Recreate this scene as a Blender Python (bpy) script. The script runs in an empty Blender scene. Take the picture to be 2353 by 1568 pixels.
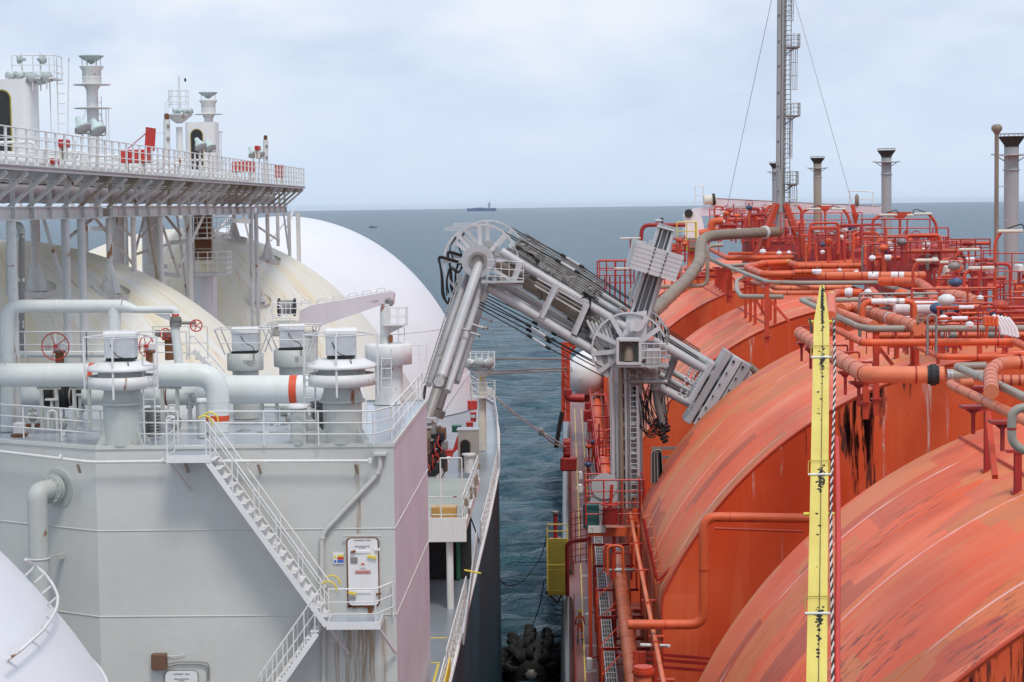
import bpy, math, random
import numpy as np
from mathutils import Vector, Matrix, noise as mnoise
random.seed(7)
C = bpy.context.scene
col = C.collection
R = math.radians
# ---------------------------------------------------------------- camera
F, CX, CY = 4500.0, 1176.5, 784.0          # focal length and centre in units of a 2353 wide picture
VX, VY, ROLL = 1298.0, 474.0, 0.0133       # where the ships' long axis vanishes
CAMZ = 36.0
cY = Vector(((VX-CX)/F, (CY-VY)/F, 1)).normalized()
eH = Vector((1, ROLL, 0)).normalized()
cZ = cY.cross(eH)
if cZ.y < 0: cZ = -cZ
cZ.normalize()
cX = eH - cY*eH.dot(cY); cX.normalize()
if abs(cX.dot(cZ)) > 1e-3: pass
# camera axes (right, up, back) in world coordinates
right = Vector((cX.x, cY.x, cZ.x)); up = Vector((cX.y, cY.y, cZ.y)); fwd = Vector((cX.z, cY.z, cZ.z))
cam_d = bpy.data.cameras.new("camera"); cam = bpy.data.objects.new("camera", cam_d); col.objects.link(cam)
m = Matrix(((right.x, up.x, -fwd.x, 0), (right.y, up.y, -fwd.y, 0), (right.z, up.z, -fwd.z, CAMZ), (0,0,0,1)))
cam.matrix_world = m
cam_d.sensor_width = 36.0; cam_d.lens = F/2353.0*36.0
cam_d.clip_start = 0.5; cam_d.clip_end = 60000
C.camera = cam
# ---------------------------------------------------------------- light
SUN_EL, SUN_AZ = R(60), R(158)             # azimuth from +Y towards +X
w = bpy.data.worlds.new("World"); C.world = w; w.use_nodes = True
nt = w.node_tree; nt.nodes.clear()
def N(t, ty, **k):
    n = t.nodes.new(ty)
    for a, b in k.items():
        if a in n.inputs.keys() if isinstance(a, str) and a in [i.name for i in n.inputs] else False: n.inputs[a].default_value = b
        else: setattr(n, a, b)
    return n
L = nt.links.new
out = N(nt, 'ShaderNodeOutputWorld')
sky = N(nt, 'ShaderNodeTexSky'); sky.sky_type = 'NISHITA'; sky.sun_disc = False
sky.sun_elevation = SUN_EL; sky.sun_rotation = SUN_AZ; sky.air_density = 1.2; sky.dust_density = 1.5
b1 = N(nt, 'ShaderNodeBackground'); b1.inputs[1].default_value = 0.10; L(sky.outputs[0], b1.inputs[0])
tc = N(nt, 'ShaderNodeTexCoord')
mp = N(nt, 'ShaderNodeMapping'); mp.inputs['Scale'].default_value = (1.0, 1.0, 2.3); mp.inputs['Location'].default_value = (0.3, 0.1, 0.4)
L(tc.outputs['Generated'], mp.inputs[0])
n1 = N(nt, 'ShaderNodeTexNoise'); n1.inputs['Scale'].default_value = 8.0; n1.inputs['Detail'].default_value = 7; n1.inputs['Roughness'].default_value = .52
n1.inputs['Distortion'].default_value = .15
L(mp.outputs[0], n1.inputs['Vector'])
r1 = N(nt, 'ShaderNodeValToRGB'); r1.color_ramp.elements[0].position = .36; r1.color_ramp.elements[1].position = .64
r1.color_ramp.elements[0].color = (.60, .69, .87, 1); r1.color_ramp.elements[1].color = (.85, .89, .97, 1)
e = r1.color_ramp.elements.new(.5); e.color = (.705, .80, .965, 1)
L(n1.outputs[0], r1.inputs[0])
# cloud deck is paler and bluer towards the horizon
sx = N(nt, 'ShaderNodeSeparateXYZ'); L(tc.outputs['Generated'], sx.inputs[0])
mr = N(nt, 'ShaderNodeMapRange'); mr.inputs[1].default_value = 0.0; mr.inputs[2].default_value = .09; L(sx.outputs[2], mr.inputs[0])
mx = N(nt, 'ShaderNodeMixRGB'); mx.inputs[1].default_value = (.64, .775, .96, 1)
L(mr.outputs[0], mx.inputs[0]); L(r1.outputs[0], mx.inputs[2])
b2 = N(nt, 'ShaderNodeBackground'); b2.inputs[1].default_value = 0.90; L(mx.outputs[0], b2.inputs[0])
ms = N(nt, 'ShaderNodeMixShader'); ms.inputs[0].default_value = .93; L(b1.outputs[0], ms.inputs[1]); L(b2.outputs[0], ms.inputs[2]); L(ms.outputs[0], out.inputs[0])
sd = bpy.data.lights.new("sun", 'SUN'); sd.energy = 1.6; sd.angle = R(14); sd.color = (1, .93, .83)
so = bpy.data.objects.new("sun", sd); col.objects.link(so)
sdir = Vector((math.sin(SUN_AZ)*math.cos(SUN_EL), math.cos(SUN_AZ)*math.cos(SUN_EL), math.sin(SUN_EL)))
so.rotation_euler = sdir.to_track_quat('Z', 'Y').to_euler(); so.location = (0, 0, 120)
C.view_settings.view_transform = 'Standard'; C.view_settings.look = 'None'; C.view_settings.gamma = 1; C.view_settings.exposure = 0.20
C.view_settings.use_curve_mapping = False

# ---------------------------------------------------------------- from the photograph's views to points of the place
VW = dict(D=(0,0,1), a=(0,91.9,.3125), b=(0,459.6,.3125), c=(0,919.1,.41379), d=(551.5,643.4,.29312), e=(551.5,1038.6,.33761),
          f=(919.1,459.6,.36346), g=(1562.5,0,.33594), h=(1424.7,441.2,.23443), i=(1838.3,459.6,.22272), j=(1746.4,735.3,.25792),
          k=(1240.8,1011.1,.35519), l=(1746.4,1038.6,.33757))
def ray(v, x, y):
    x0, y0, s = VW[v]; x = x0+s*x; y = y0+s*y
    c = Vector(((x-CX)/F, (CY-y)/F, 1))
    return Vector((c.dot(cX), c.dot(cY), c.dot(cZ)))
O = Vector((0, 0, CAMZ))
def at(v, x, y, d): r = ray(v, x, y); return O + r*(d/r.y)            # at a distance along the ships
def on(v, x, y, h): r = ray(v, x, y); return O + r*(-h/r.z)           # on the level h metres under the eye
def ax(v, x, y, X): r = ray(v, x, y); return O + r*(X/r.x)            # on a fore-and-aft plane
def S(d): return F/d
def pt(X, d, h): return Vector((X, d, CAMZ-h))

# ---------------------------------------------------------------- mesh builder
def vv(*a): return Vector(a)
def frame(dr, upv=None):
    dr = dr.normalized(); u = upv or (Vector((0,0,1)) if abs(dr.z) < .95 else Vector((0,1,0)))
    s = dr.cross(u)
    if s.length < 1e-5: s = dr.cross(Vector((1,0,0)))
    s.normalize(); return s, s.cross(dr).normalized()
def bendpath(pts, rb, n=5):
    pts = [Vector(p) for p in pts]; o = [pts[0]]
    for i in range(1, len(pts)-1):
        a, b, c = pts[i-1], pts[i], pts[i+1]
        d1 = (a-b); d2 = (c-b); l = min(rb, d1.length*.48, d2.length*.48)
        if d1.length < 1e-6 or d2.length < 1e-6: continue
        p = b+d1.normalized()*l; q = b+d2.normalized()*l
        for k in range(n+1):
            t = k/n; o.append(p*(1-t)**2 + b*2*t*(1-t) + q*t*t)
    o.append(pts[-1]); return o
class MB:
    def __init__(s): s.v = []; s.f = []; s.sm = []
    def add(s, vs, fs, smooth=False):
        n = len(s.v); s.v += [tuple(x) for x in vs]
        for f in fs: s.f.append(tuple(n+i for i in f)); s.sm.append(smooth)
        return s
    def box(s, c, sz, rz=0, M=None):
        c = Vector(c); hx, hy, hz = sz[0]/2, sz[1]/2, sz[2]/2
        vs = [Vector((x,y,z)) for x in (-hx,hx) for y in (-hy,hy) for z in (-hz,hz)]
        rm = M or Matrix.Rotation(rz, 3, 'Z')
        return s.add([c+rm@p for p in vs], [(0,1,3,2),(4,6,7,5),(0,4,5,1),(2,3,7,6),(0,2,6,4),(1,5,7,3)])
    def rbox(s, c, sz, b=.03, rz=0, M=None):                          # box with chamfered edges
        c = Vector(c); rm = M or Matrix.Rotation(rz, 3, 'Z'); h = [q/2 for q in sz]; b = min(b, min(h)*.8)
        vs = []; idx = {}
        for sx_ in (-1,1):
            for sy in (-1,1):
                for sz_ in (-1,1):
                    for a in range(3):
                        p = [sx_*(h[0]-b), sy*(h[1]-b), sz_*(h[2]-b)]; p[a] += b*(sx_,sy,sz_)[a]
                        idx[(sx_,sy,sz_,a)] = len(vs); vs.append(c+rm@Vector(p))
        fs = []
        for a in range(3):
            o1, o2 = [q for q in range(3) if q != a]
            for sg in (-1,1):
                f = []
                for u_, w_ in ((-1,-1),(1,-1),(1,1),(-1,1)):
                    k = [0,0,0]; k[a] = sg; k[o1] = u_; k[o2] = w_; f.append(idx[(k[0],k[1],k[2],a)])
                fs.append(tuple(f) if (sg > 0) == (a != 1) else tuple(reversed(f)))
            for u_ in (-1,1):
                for w_ in (-1,1):
                    k = [0,0,0]; k[o1] = u_; k[o2] = w_; k2 = list(k); k[a] = -1; k2[a] = 1
                    fs.append((idx[(*k,o1)], idx[(*k2,o1)], idx[(*k2,o2)], idx[(*k,o2)]))
        for k in [(x,y,z) for x in (-1,1) for y in (-1,1) for z in (-1,1)]:
            fs.append((idx[(*k,0)], idx[(*k,1)], idx[(*k,2)]))
        return s.add(vs, fs)
    def bar(s, p, q, wd, ht=None, upv=None):
        p = Vector(p); q = Vector(q); ht = ht or wd; a, b = frame(q-p, upv); a = a*wd/2; b = b*ht/2
        vs = [p-a-b, p+a-b, p+a+b, p-a+b, q-a-b, q+a-b, q+a+b, q-a+b]
        return s.add(vs, [(3,2,1,0),(4,5,6,7),(0,1,5,4),(1,2,6,5),(2,3,7,6),(3,0,4,7)])
    def ibeam(s, p, q, wd, ht, t=.03):
        p = Vector(p); q = Vector(q); a, b = frame(q-p)
        s.bar(p+b*(ht/2-t/2), q+b*(ht/2-t/2), wd, t); s.bar(p-b*(ht/2-t/2), q-b*(ht/2-t/2), wd, t); s.bar(p, q, t, ht-2*t-.004); return s
    def tube(s, pts, r, seg=10, bend=None, cap=True, nb=5, r2=None):
        pts = [Vector(p) for p in pts]
        if bend is None: bend = r*3
        if len(pts) > 2 and bend > 0: pts = bendpath(pts, bend, nb)
        n = len(pts); ring = []; a = None
        for i, p in enumerate(pts):
            d = (pts[min(i+1,n-1)]-pts[max(i-1,0)])
            if d.length < 1e-8: d = Vector((0,0,1))
            d.normalize()
            if a is None: a, b = frame(d)
            else:
                a = a - d*a.dot(d)
                if a.length < 1e-6: a, b = frame(d)
                a.normalize(); b = a.cross(d)
            rr = r if r2 is None else r+(r2-r)*i/(n-1)
            ring += [p + (a*math.cos(2*math.pi*k/seg) + b*math.sin(2*math.pi*k/seg))*rr for k in range(seg)]
        fs = [(i*seg+k, i*seg+(k+1)%seg, (i+1)*seg+(k+1)%seg, (i+1)*seg+k) for i in range(n-1) for k in range(seg)]
        s.add(ring, fs, seg > 5)
        if cap:
            s.add(ring[:seg], [tuple(range(seg-1,-1,-1))]); s.add(ring[-seg:], [tuple(range(seg))])
        return s
    def lathe(s, prof, c, seg=24, axis=None, a0=0, a1=None, smooth=True):   # prof: (r, z) pairs
        c = Vector(c); axz = (axis or Vector((0,0,1))).normalized(); a, b = frame(axz)
        full = a1 is None; ns = seg if full else seg+1; span = 2*math.pi if full else a1-a0
        vs = []
        for r_, z_ in prof:
            for k in range(ns):
                t = a0+span*k/seg; vs.append(c+axz*z_+(a*math.cos(t)+b*math.sin(t))*r_)
        fs = [(i*ns+k, i*ns+(k+1)%ns, (i+1)*ns+(k+1)%ns, (i+1)*ns+k) for i in range(len(prof)-1) for k in range(seg)]
        return s.add(vs, fs, smooth)
    def ring(s, c, rad, r, axis=None, seg=28, ts=6, a0=0, a1=None):
        c = Vector(c); axz = (axis or Vector((0,0,1))).normalized(); a, b = frame(axz)
        full = a1 is None; span = 2*math.pi if full else a1-a0
        pts = [c+(a*math.cos(a0+span*k/seg)+b*math.sin(a0+span*k/seg))*rad for k in range(seg+1)]
        return s.tube(pts, r, ts, 0, cap=not full)
    def prism(s, poly, p0, ex, ey, dep):                                 # poly in 2D on axes ex, ey; extruded by vector dep
        p0 = Vector(p0); n = len(poly); a = [p0+ex*x+ey*y for x, y in poly]; b = [q+dep for q in a]
        return s.add(a+b, [tuple(range(n)), tuple(range(2*n-1, n-1, -1))]+[(i, n+i, n+(i+1)%n, (i+1)%n) for i in range(n)])
    def poly(s, pts, dep):
        n = len(pts); a = [Vector(p) for p in pts]; b = [q+Vector(dep) for q in a]
        return s.add(a+b, [tuple(range(n)), tuple(range(2*n-1, n-1, -1))]+[(i, n+i, n+(i+1)%n, (i+1)%n) for i in range(n)])
    def build(s, name, mat, parent=None):
        me = bpy.data.meshes.new(name)
        if parent is not None:
            rt = parent
            while rt.parent: rt = rt.parent
            off = rt.location.copy()
        else:
            n = len(s.v); off = Vector((sum(p[0] for p in s.v)/n, sum(p[1] for p in s.v)/n, min(p[2] for p in s.v)))
        me.from_pydata([(p[0]-off.x, p[1]-off.y, p[2]-off.z) for p in s.v], [], s.f)
        me.polygons.foreach_set('use_smooth', s.sm); me.materials.append(mat)
        if True:
            import bmesh
            bm = bmesh.new(); bm.from_mesh(me); bmesh.ops.recalc_face_normals(bm, faces=bm.faces); bm.to_mesh(me); bm.free()
        o = bpy.data.objects.new(name, me); col.objects.link(o)
        if parent is not None: o.parent = parent
        else: o.location = off
        return o
def thing(name, label, cat, loc, group=None):
    o = bpy.data.objects.new(name, None); col.objects.link(o); o.location = loc; o.empty_display_size = .3
    o['label'] = label; o['category'] = cat
    if group: o['group'] = group
    return o
def tag(o, label, cat, group=None):
    o['label'] = label; o['category'] = cat
    if group: o['group'] = group
    return o
def struct(o, label=None): 
    o['kind'] = 'structure'
    if label: o['label'] = label
    return o

# ---------------------------------------------------------------- materials
def newmat(name):
    m = bpy.data.materials.new(name); m.use_nodes = True; t = m.node_tree; t.nodes.clear()
    o = N(t, 'ShaderNodeOutputMaterial'); p = N(t, 'ShaderNodeBsdfPrincipled'); t.links.new(p.outputs[0], o.inputs[0])
    return m, t, p
def noise(t, vec, scale, detail=4, rough=.55, mapping=None, dist=0):
    if mapping:
        mp = N(t, 'ShaderNodeMapping'); mp.inputs['Scale'].default_value = mapping; t.links.new(vec, mp.inputs[0]); vec = mp.outputs[0]
    n = N(t, 'ShaderNodeTexNoise'); n.inputs['Scale'].default_value = scale; n.inputs['Detail'].default_value = detail
    n.inputs['Roughness'].default_value = rough; n.inputs['Distortion'].default_value = dist
    t.links.new(vec, n.inputs['Vector']); return n.outputs[0]
def ramp(t, fac, lo, hi):
    r = N(t, 'ShaderNodeMapRange'); r.inputs[1].default_value = lo; r.inputs[2].default_value = hi; t.links.new(fac, r.inputs[0]); return r.outputs[0]
def mul(t, a, b, op='MULTIPLY'):
    n = N(t, 'ShaderNodeMath'); n.operation = op
    for i, q in enumerate((a, b)):
        if isinstance(q, (int, float)): n.inputs[i].default_value = q
        else: t.links.new(q, n.inputs[i])
    return n.outputs[0]
def mix(t, fac, a, b):
    n = N(t, 'ShaderNodeMixRGB')
    for i, q in enumerate((fac, a, b)):
        if isinstance(q, (int, float)): n.inputs[i].default_value = q
        elif isinstance(q, tuple): n.inputs[i].default_value = (*q[:3], 1)
        else: t.links.new(q, n.inputs[i])
    return n.outputs[0]
RUST = (.26, .085, .02); DRUST = (.07, .025, .015)
def paint(name, c, rough=.5, var=.12, rust=0.0, streak=0.0, rc=RUST, metal=0.0, dirt=(.25,.24,.21), ds=.35, scale=1.0, bump=.15, spec=.5):
    m, t, p = newmat(name); g = N(t, 'ShaderNodeNewGeometry').outputs['Position']
    big = noise(t, g, .35*scale, 5); fine = noise(t, g, 5*scale, 5, .6)
    cd = tuple(x*(1-var) for x in c); cl = tuple(min(1, x*(1+var*.5)) for x in c)
    base = mix(t, ramp(t, big, .35, .65), cd, cl)
    base = mix(t, mul(t, ramp(t, fine, .5, .8), ds), base, tuple(x*.55+dirt[i]*.25 for i, x in enumerate(c)))
    if streak > 0:
        st = noise(t, g, 1.0, 5, .65, mapping=(3.2*scale, 3.2*scale, .16*scale), dist=.3)
        base = mix(t, mul(t, ramp(t, st, .5, .78), streak), base, tuple(c[i]*.55+rc[i]*.55 for i in range(3)))
    gr = noise(t, g, 1.0, 6, .7, mapping=(.9*scale, .9*scale, .5*scale), dist=1.0)
    base = mix(t, mul(t, ramp(t, gr, .50, .72), ds*.7), base, tuple(x*.6+dirt[i]*.12 for i, x in enumerate(c)))
    if rust > 0:
        k = noise(t, g, 1.7*scale, 8, .7, mapping=(1, 1, .45), dist=.8)
        hi = .72-rust*.24
        base = mix(t, ramp(t, k, hi, hi+.05), base, rc)
    t.links.new(base, p.inputs['Base Color']); p.inputs['Roughness'].default_value = rough; p.inputs['Metallic'].default_value = metal
    p.inputs['Specular IOR Level'].default_value = spec
    if bump > 0:
        b = N(t, 'ShaderNodeBump'); b.inputs['Strength'].default_value = bump; b.inputs['Distance'].default_value = .02
        t.links.new(fine, b.inputs['Height']); t.links.new(b.outputs[0], p.inputs['Normal'])
    return m
M = {}
M['white'] = paint('white_marine_paint', (.76, .765, .75), .45, .10, rust=.34, streak=.45, ds=.2)
M['white_clean'] = paint('pale_paint', (.79, .79, .785), .42, .06, streak=.12, ds=.15)
M['white_rusty'] = paint('rust_stained_white_paint', (.70, .71, .70), .5, .12, rust=.55, streak=.6, scale=1.4)
M['pale_pink'] = paint('pinkish_faded_paint', (.70, .62, .65), .5, .10, streak=.45, rc=(.75,.55,.62), ds=.15)
M['house'] = paint('pale_grey_house_paint', (.59, .60, .57), .55, .09, streak=.5, rc=(.50,.44,.32), ds=.12, scale=.7, bump=.5)
M['greenpipe'] = paint('greenish_white_pipe_paint', (.70, .735, .71), .42, .08, rust=.30, streak=.25, ds=.2)
M['greytrunk'] = paint('grey_green_trunk_paint', (.52, .55, .52), .5, .08, rust=.36, streak=.35)
M['gallery'] = paint('gallery_grey_white_paint', (.64, .645, .63), .5, .14, rust=.50, streak=.75)
M['galgrey'] = paint('grimy_grey_pipe', (.33, .31, .32), .5, .2, rust=.2, streak=.3)
M['roofdeck'] = paint('wet_blue_grey_deck', (.43, .47, .53), .22, .15, ds=.3, scale=.8)
M['rustm'] = paint('solid_rust', (.22, .085, .035), .8, .4, ds=.6)
M['brown'] = paint('brown_box', (.16, .08, .05), .7, .25, ds=.4)
M['red'] = paint('red_paint', (.55, .045, .035), .45, .15, ds=.3)
M['dred'] = paint('dark_red_paint', (.36, .022, .018), .5, .2, ds=.4, rust=.12, rc=DRUST)
M['redor'] = paint('red_orange_paint', (.58, .062, .022), .5, .22, rust=.2, rc=(.28,.05,.03), ds=.4)
M['orange'] = paint('orange_paint', (.74, .125, .038), .5, .18, rust=.34, rc=(.20,.05,.025), ds=.5, streak=.4)
M['orange2'] = paint('faded_orange_paint', (.74, .20, .09), .5, .18, rust=.36, rc=(.28,.09,.05), ds=.4, streak=.3)
M['band'] = paint('orange_red_band', (.68, .085, .03), .5, .1)
M['steel'] = paint('galvanised_grey_steel', (.50, .51, .52), .45, .14, streak=.35, ds=.45, rust=.12, metal=.1, rc=(.3,.28,.26))
M['steel_d'] = paint('worn_grey_steel', (.27, .26, .25), .5, .25, rust=.25, streak=.3, ds=.4, metal=.2)
M['ghaze'] = paint('pale_grey_arm_paint', (.58, .59, .61), .45, .08, streak=.25, ds=.3, rust=.06)
M['lag'] = paint('brown_grey_lagging', (.27, .215, .165), .55, .15, streak=.2, ds=.3)
M['greyp'] = paint('weathered_grey_lagging', (.33, .30, .245), .45, .12, streak=.2, ds=.25)
M['concrete'] = paint('weathered_grey_stack_paint', (.38, .385, .39), .6, .10, streak=.4, rust=.05, rc=(.3,.2,.1), ds=.3)
M['stackrust'] = paint('rust_streaked_stack_paint', (.38, .33, .27), .6, .2, streak=.9, rust=.2, rc=(.36,.17,.06), ds=.3)
M['soot'] = paint('sooty_cowl', (.065, .045, .04), .8, .4, ds=.4)
M['black'] = paint('black_rubber', (.012, .012, .014), .7, .3, ds=.2)
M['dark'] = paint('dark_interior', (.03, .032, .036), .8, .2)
M['yellow'] = paint('yellow_paint', (.78, .60, .05), .45, .1, rust=.1, rc=(.05,.04,.02), ds=.15)
M['dyellow'] = paint('dirty_yellow_paint', (.42, .33, .03), .55, .25, rust=.15, ds=.4)
M['cream'] = paint('cream_enclosure', (.70, .66, .56), .5, .1, rust=.2, streak=.4)
M['fanbox'] = paint('shaded_fan_box_paint', (.56,.585,.61), .45, .07, rust=.15, streak=.3)  # shade of the housing fronts put into a darker colour than the lids
M['maindeck'] = paint('grey_main_deck', (.27,.30,.335), .28, .18, ds=.4, scale=.8)
M['lampg'] = paint('pale_green_lamp_housing', (.50, .62, .60), .4, .1, rust=.1)
M['green'] = paint('green_paint', (.03, .20, .10), .5, .2)
M['blue'] = paint('blue_band', (.05, .10, .20), .5, .15)
M['walk'] = paint('red_brown_walkway_paint', (.21, .065, .052), .45, .3, ds=.5, rust=.3, rc=(.34,.22,.20))
M['grating'] = paint('grey_green_grating', (.34, .37, .33), .6, .15, ds=.3)
M['blankw'] = paint('white_lagging_cloth', (.82, .81, .83), .6, .08, ds=.2)
M['ropew'] = paint('pale_rope', (.62, .58, .55), .8, .15)
M['glass'] = paint('lamp_glass', (.55, .60, .60), .12, .05, bump=0)
M['hivis'] = paint('orange_overall', (.75, .15, .06), .7, .1)
M['skin'] = paint('skin', (.45, .28, .2), .6, .05)
M['teal'] = paint('teal_box', (.03, .13, .13), .5, .2)
M['ink'] = paint('stencil_ink', (.04, .04, .045), .7, .1, bump=0)
M['signblue'] = paint('sign_blue', (.05, .15, .5), .5, .05, bump=0); M['signyel'] = paint('sign_yellow', (.75, .65, .08), .5, .05, bump=0)

def tankwhite(cx, cy):
    m, t, p = newmat('white_tank_paint'); g = N(t, 'ShaderNodeNewGeometry').outputs['Position']
    sp = N(t, 'ShaderNodeSeparateXYZ'); t.links.new(g, sp.inputs[0]); big = noise(t, g, .12, 4)
    an = N(t, 'ShaderNodeMath'); an.operation = 'ARCTAN2'; t.links.new(mul(t, sp.outputs[1], cy, 'SUBTRACT'), an.inputs[0]); t.links.new(mul(t, sp.outputs[0], cx, 'SUBTRACT'), an.inputs[1])
    cb = N(t, 'ShaderNodeCombineXYZ'); t.links.new(mul(t, an.outputs[0], 9.0), cb.inputs[0]); t.links.new(mul(t, sp.outputs[2], .10), cb.inputs[1]); uv = cb.outputs[0]
    base = mix(t, ramp(t, big, .35, .65), (.70,.705,.68), (.77,.77,.745))
    high = ramp(t, sp.outputs[2], 22.5, 31.5)
    base = mix(t, mul(t, ramp(t, noise(t, uv, 1.0, 6, .7, dist=.3), .38, .60), mul(t, high, .7)), base, (.72,.62,.38))
    base = mix(t, mul(t, ramp(t, noise(t, uv, 2.3, 7, .75, mapping=(1,1.6,1), dist=.5), .57, .70), mul(t, high, .95)), base, (.55,.27,.07))
    sm = N(t, 'ShaderNodeMath'); sm.operation = 'PINGPONG'; t.links.new(an.outputs[0], sm.inputs[0]); sm.inputs[1].default_value = .131
    base = mix(t, mul(t, ramp(t, sm.outputs[0], .0022, .0008), .5), base, (.50,.50,.48))
    t.links.new(base, p.inputs['Base Color']); p.inputs['Roughness'].default_value = .45
    b = N(t, 'ShaderNodeBump'); b.inputs['Strength'].default_value = .3; b.inputs['Distance'].default_value = .1; t.links.new(noise(t, g, .5, 3), b.inputs['Height']); t.links.new(b.outputs[0], p.inputs['Normal'])
    return m
M['tankwA'] = tankwhite(-22, 75); M['tankwB'] = tankwhite(-22, 112)
M['tankc'] = paint('clean_white_tank_paint', (.73, .735, .765), .42, .04, streak=.06, ds=.05, scale=.5, bump=.05)

def tankorange(name, dark=False, seed=0.0):
    """weathered orange shell: long strakes round the barrel, patches of repaint, chalk lines, scuffs following the strakes"""
    m, t, p = newmat(name); g = N(t, 'ShaderNodeNewGeometry').outputs['Position']
    sp = N(t, 'ShaderNodeSeparateXYZ'); t.links.new(g, sp.inputs[0]); X, Y, Z = sp.outputs
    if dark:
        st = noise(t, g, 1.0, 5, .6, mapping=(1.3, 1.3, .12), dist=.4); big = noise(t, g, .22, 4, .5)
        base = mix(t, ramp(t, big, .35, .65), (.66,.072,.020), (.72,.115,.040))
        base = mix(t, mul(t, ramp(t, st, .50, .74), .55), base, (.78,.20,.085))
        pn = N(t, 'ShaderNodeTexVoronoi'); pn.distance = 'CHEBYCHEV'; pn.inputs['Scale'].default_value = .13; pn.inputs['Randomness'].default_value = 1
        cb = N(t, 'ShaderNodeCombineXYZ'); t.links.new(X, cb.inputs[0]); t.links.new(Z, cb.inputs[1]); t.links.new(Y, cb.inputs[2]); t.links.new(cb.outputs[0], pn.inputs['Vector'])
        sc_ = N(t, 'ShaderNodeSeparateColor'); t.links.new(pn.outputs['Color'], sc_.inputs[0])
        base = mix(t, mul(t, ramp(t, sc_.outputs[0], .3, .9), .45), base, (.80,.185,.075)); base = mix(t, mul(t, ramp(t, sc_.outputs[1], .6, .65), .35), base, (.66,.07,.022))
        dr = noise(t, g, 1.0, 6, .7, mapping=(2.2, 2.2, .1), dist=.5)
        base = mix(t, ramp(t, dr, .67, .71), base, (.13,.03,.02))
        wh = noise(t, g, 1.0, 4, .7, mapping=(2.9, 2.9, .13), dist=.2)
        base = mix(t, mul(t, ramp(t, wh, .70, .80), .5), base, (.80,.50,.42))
    else:
        ang = N(t, 'ShaderNodeMath'); ang.operation = 'ARCTAN2'
        zz = mul(t, Z, CAMZ-24.1, 'SUBTRACT'); xx = mul(t, X, 20.0, 'SUBTRACT'); t.links.new(xx, ang.inputs[0]); t.links.new(zz, ang.inputs[1])
        arc = mul(t, ang.outputs[0], 17.5)
        cb = N(t, 'ShaderNodeCombineXYZ'); t.links.new(arc, cb.inputs[0]); t.links.new(Y, cb.inputs[1]); cb.inputs[2].default_value = seed
        uv = cb.outputs[0]
        pn = N(t, 'ShaderNodeTexBrick'); pn.inputs['Scale'].default_value = .2; pn.inputs['Mortar Size'].default_value = .0035; pn.inputs['Row Height'].default_value = .5
        pn.inputs['Brick Width'].default_value = 1.6
        t.links.new(uv, pn.inputs[0]); pn.inputs[1].default_value = (1,1,1,1); pn.inputs[2].default_value = (.84,.84,.84,1); pn.inputs[3].default_value = (.72,.72,.72,1)
        big = noise(t, uv, .10, 4, .5); st = noise(t, uv, 1.0, 5, .6, mapping=(.10, 1.0, 1), dist=.3)
        base = mix(t, ramp(t, big, .38, .62), (.84,.115,.036), (.86,.19,.085))
        base = mix(t, mul(t, ramp(t, st, .50, .66), .4), base, (.86,.27,.16))
        st3 = noise(t, uv, 1.0, 5, .6, mapping=(.13, .6, 1), dist=.2)
        base = mix(t, mul(t, ramp(t, st3, .57, .62), .5), base, (.78,.27,.10))
        mm = N(t, 'ShaderNodeMixRGB'); mm.blend_type = 'MULTIPLY'; mm.inputs[0].default_value = .5; t.links.new(base, mm.inputs[1]); t.links.new(pn.outputs[0], mm.inputs[2]); base = mm.outputs[0]
        vo = N(t, 'ShaderNodeTexVoronoi'); vo.distance = 'CHEBYCHEV'; vo.inputs['Scale'].default_value = 1.0
        vm = N(t, 'ShaderNodeMapping'); vm.inputs['Scale'].default_value = (.19, .42, 1); t.links.new(uv, vm.inputs[0]); t.links.new(vm.outputs[0], vo.inputs['Vector'])
        vc = N(t, 'ShaderNodeSeparateColor'); t.links.new(vo.outputs['Color'], vc.inputs[0])
        low = ramp(t, Z, 29.5, 24.0)
        base = mix(t, mul(t, ramp(t, vc.outputs[0], .66, .67), .28), base, (.78,.30,.20)); base = mix(t, mul(t, ramp(t, vc.outputs[1], .70, .72), mul(t, low, .7)), base, (.40,.085,.055))
        base = mix(t, mul(t, ramp(t, vc.outputs[2], .72, .74), .4), base, (.62,.26,.08))
        # chalky strake seams
        sn = mul(t, mul(t, Y, 1/3.9), 1.0, 'PINGPONG'); wob = noise(t, uv, .25, 3, .6)
        sn2 = mul(t, sn, mul(t, wob, .05), 'ADD')
        seam = ramp(t, sn2, .052, .038)
        brk = ramp(t, noise(t, uv, 1.0, 3, .6, mapping=(.25, .5, 1)), .42, .55)
        base = mix(t, mul(t, seam, mul(t, brk, .8)), base, (.80,.50,.47))
        # dark purple scuffs in short dashes along the strakes
        sc = noise(t, uv, 1.0, 6, .72, mapping=(1.0, 3.4, 1), dist=.2); zone = noise(t, uv, .13, 3, .5)
        msk = mul(t, ramp(t, sc, .54, .57), ramp(t, zone, .47, .54)); msk = mul(t, msk, ramp(t, Y, 62, 57)); msk = mul(t, msk, ramp(t, Z, 30.5, 27.5))
        base = mix(t, mul(t, msk, .9), base, (.20,.055,.045))
        mo = mul(t, mul(t, Y, 1/6.1), 1.0, 'PINGPONG')
    t.links.new(base, p.inputs['Base Color']); p.inputs['Roughness'].default_value = .5; p.inputs['Specular IOR Level'].default_value = .22
    fb = N(t, 'ShaderNodeBump'); fb.inputs['Strength'].default_value = .5; fb.inputs['Distance'].default_value = .05; t.links.new(noise(t, g, .7, 4, .55), fb.inputs['Height']); t.links.new(fb.outputs[0], p.inputs['Normal'])
    return m
M['shell'] = tankorange('weathered_orange_shell'); M['endface'] = tankorange('deep_orange_end_wall', True)
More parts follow.
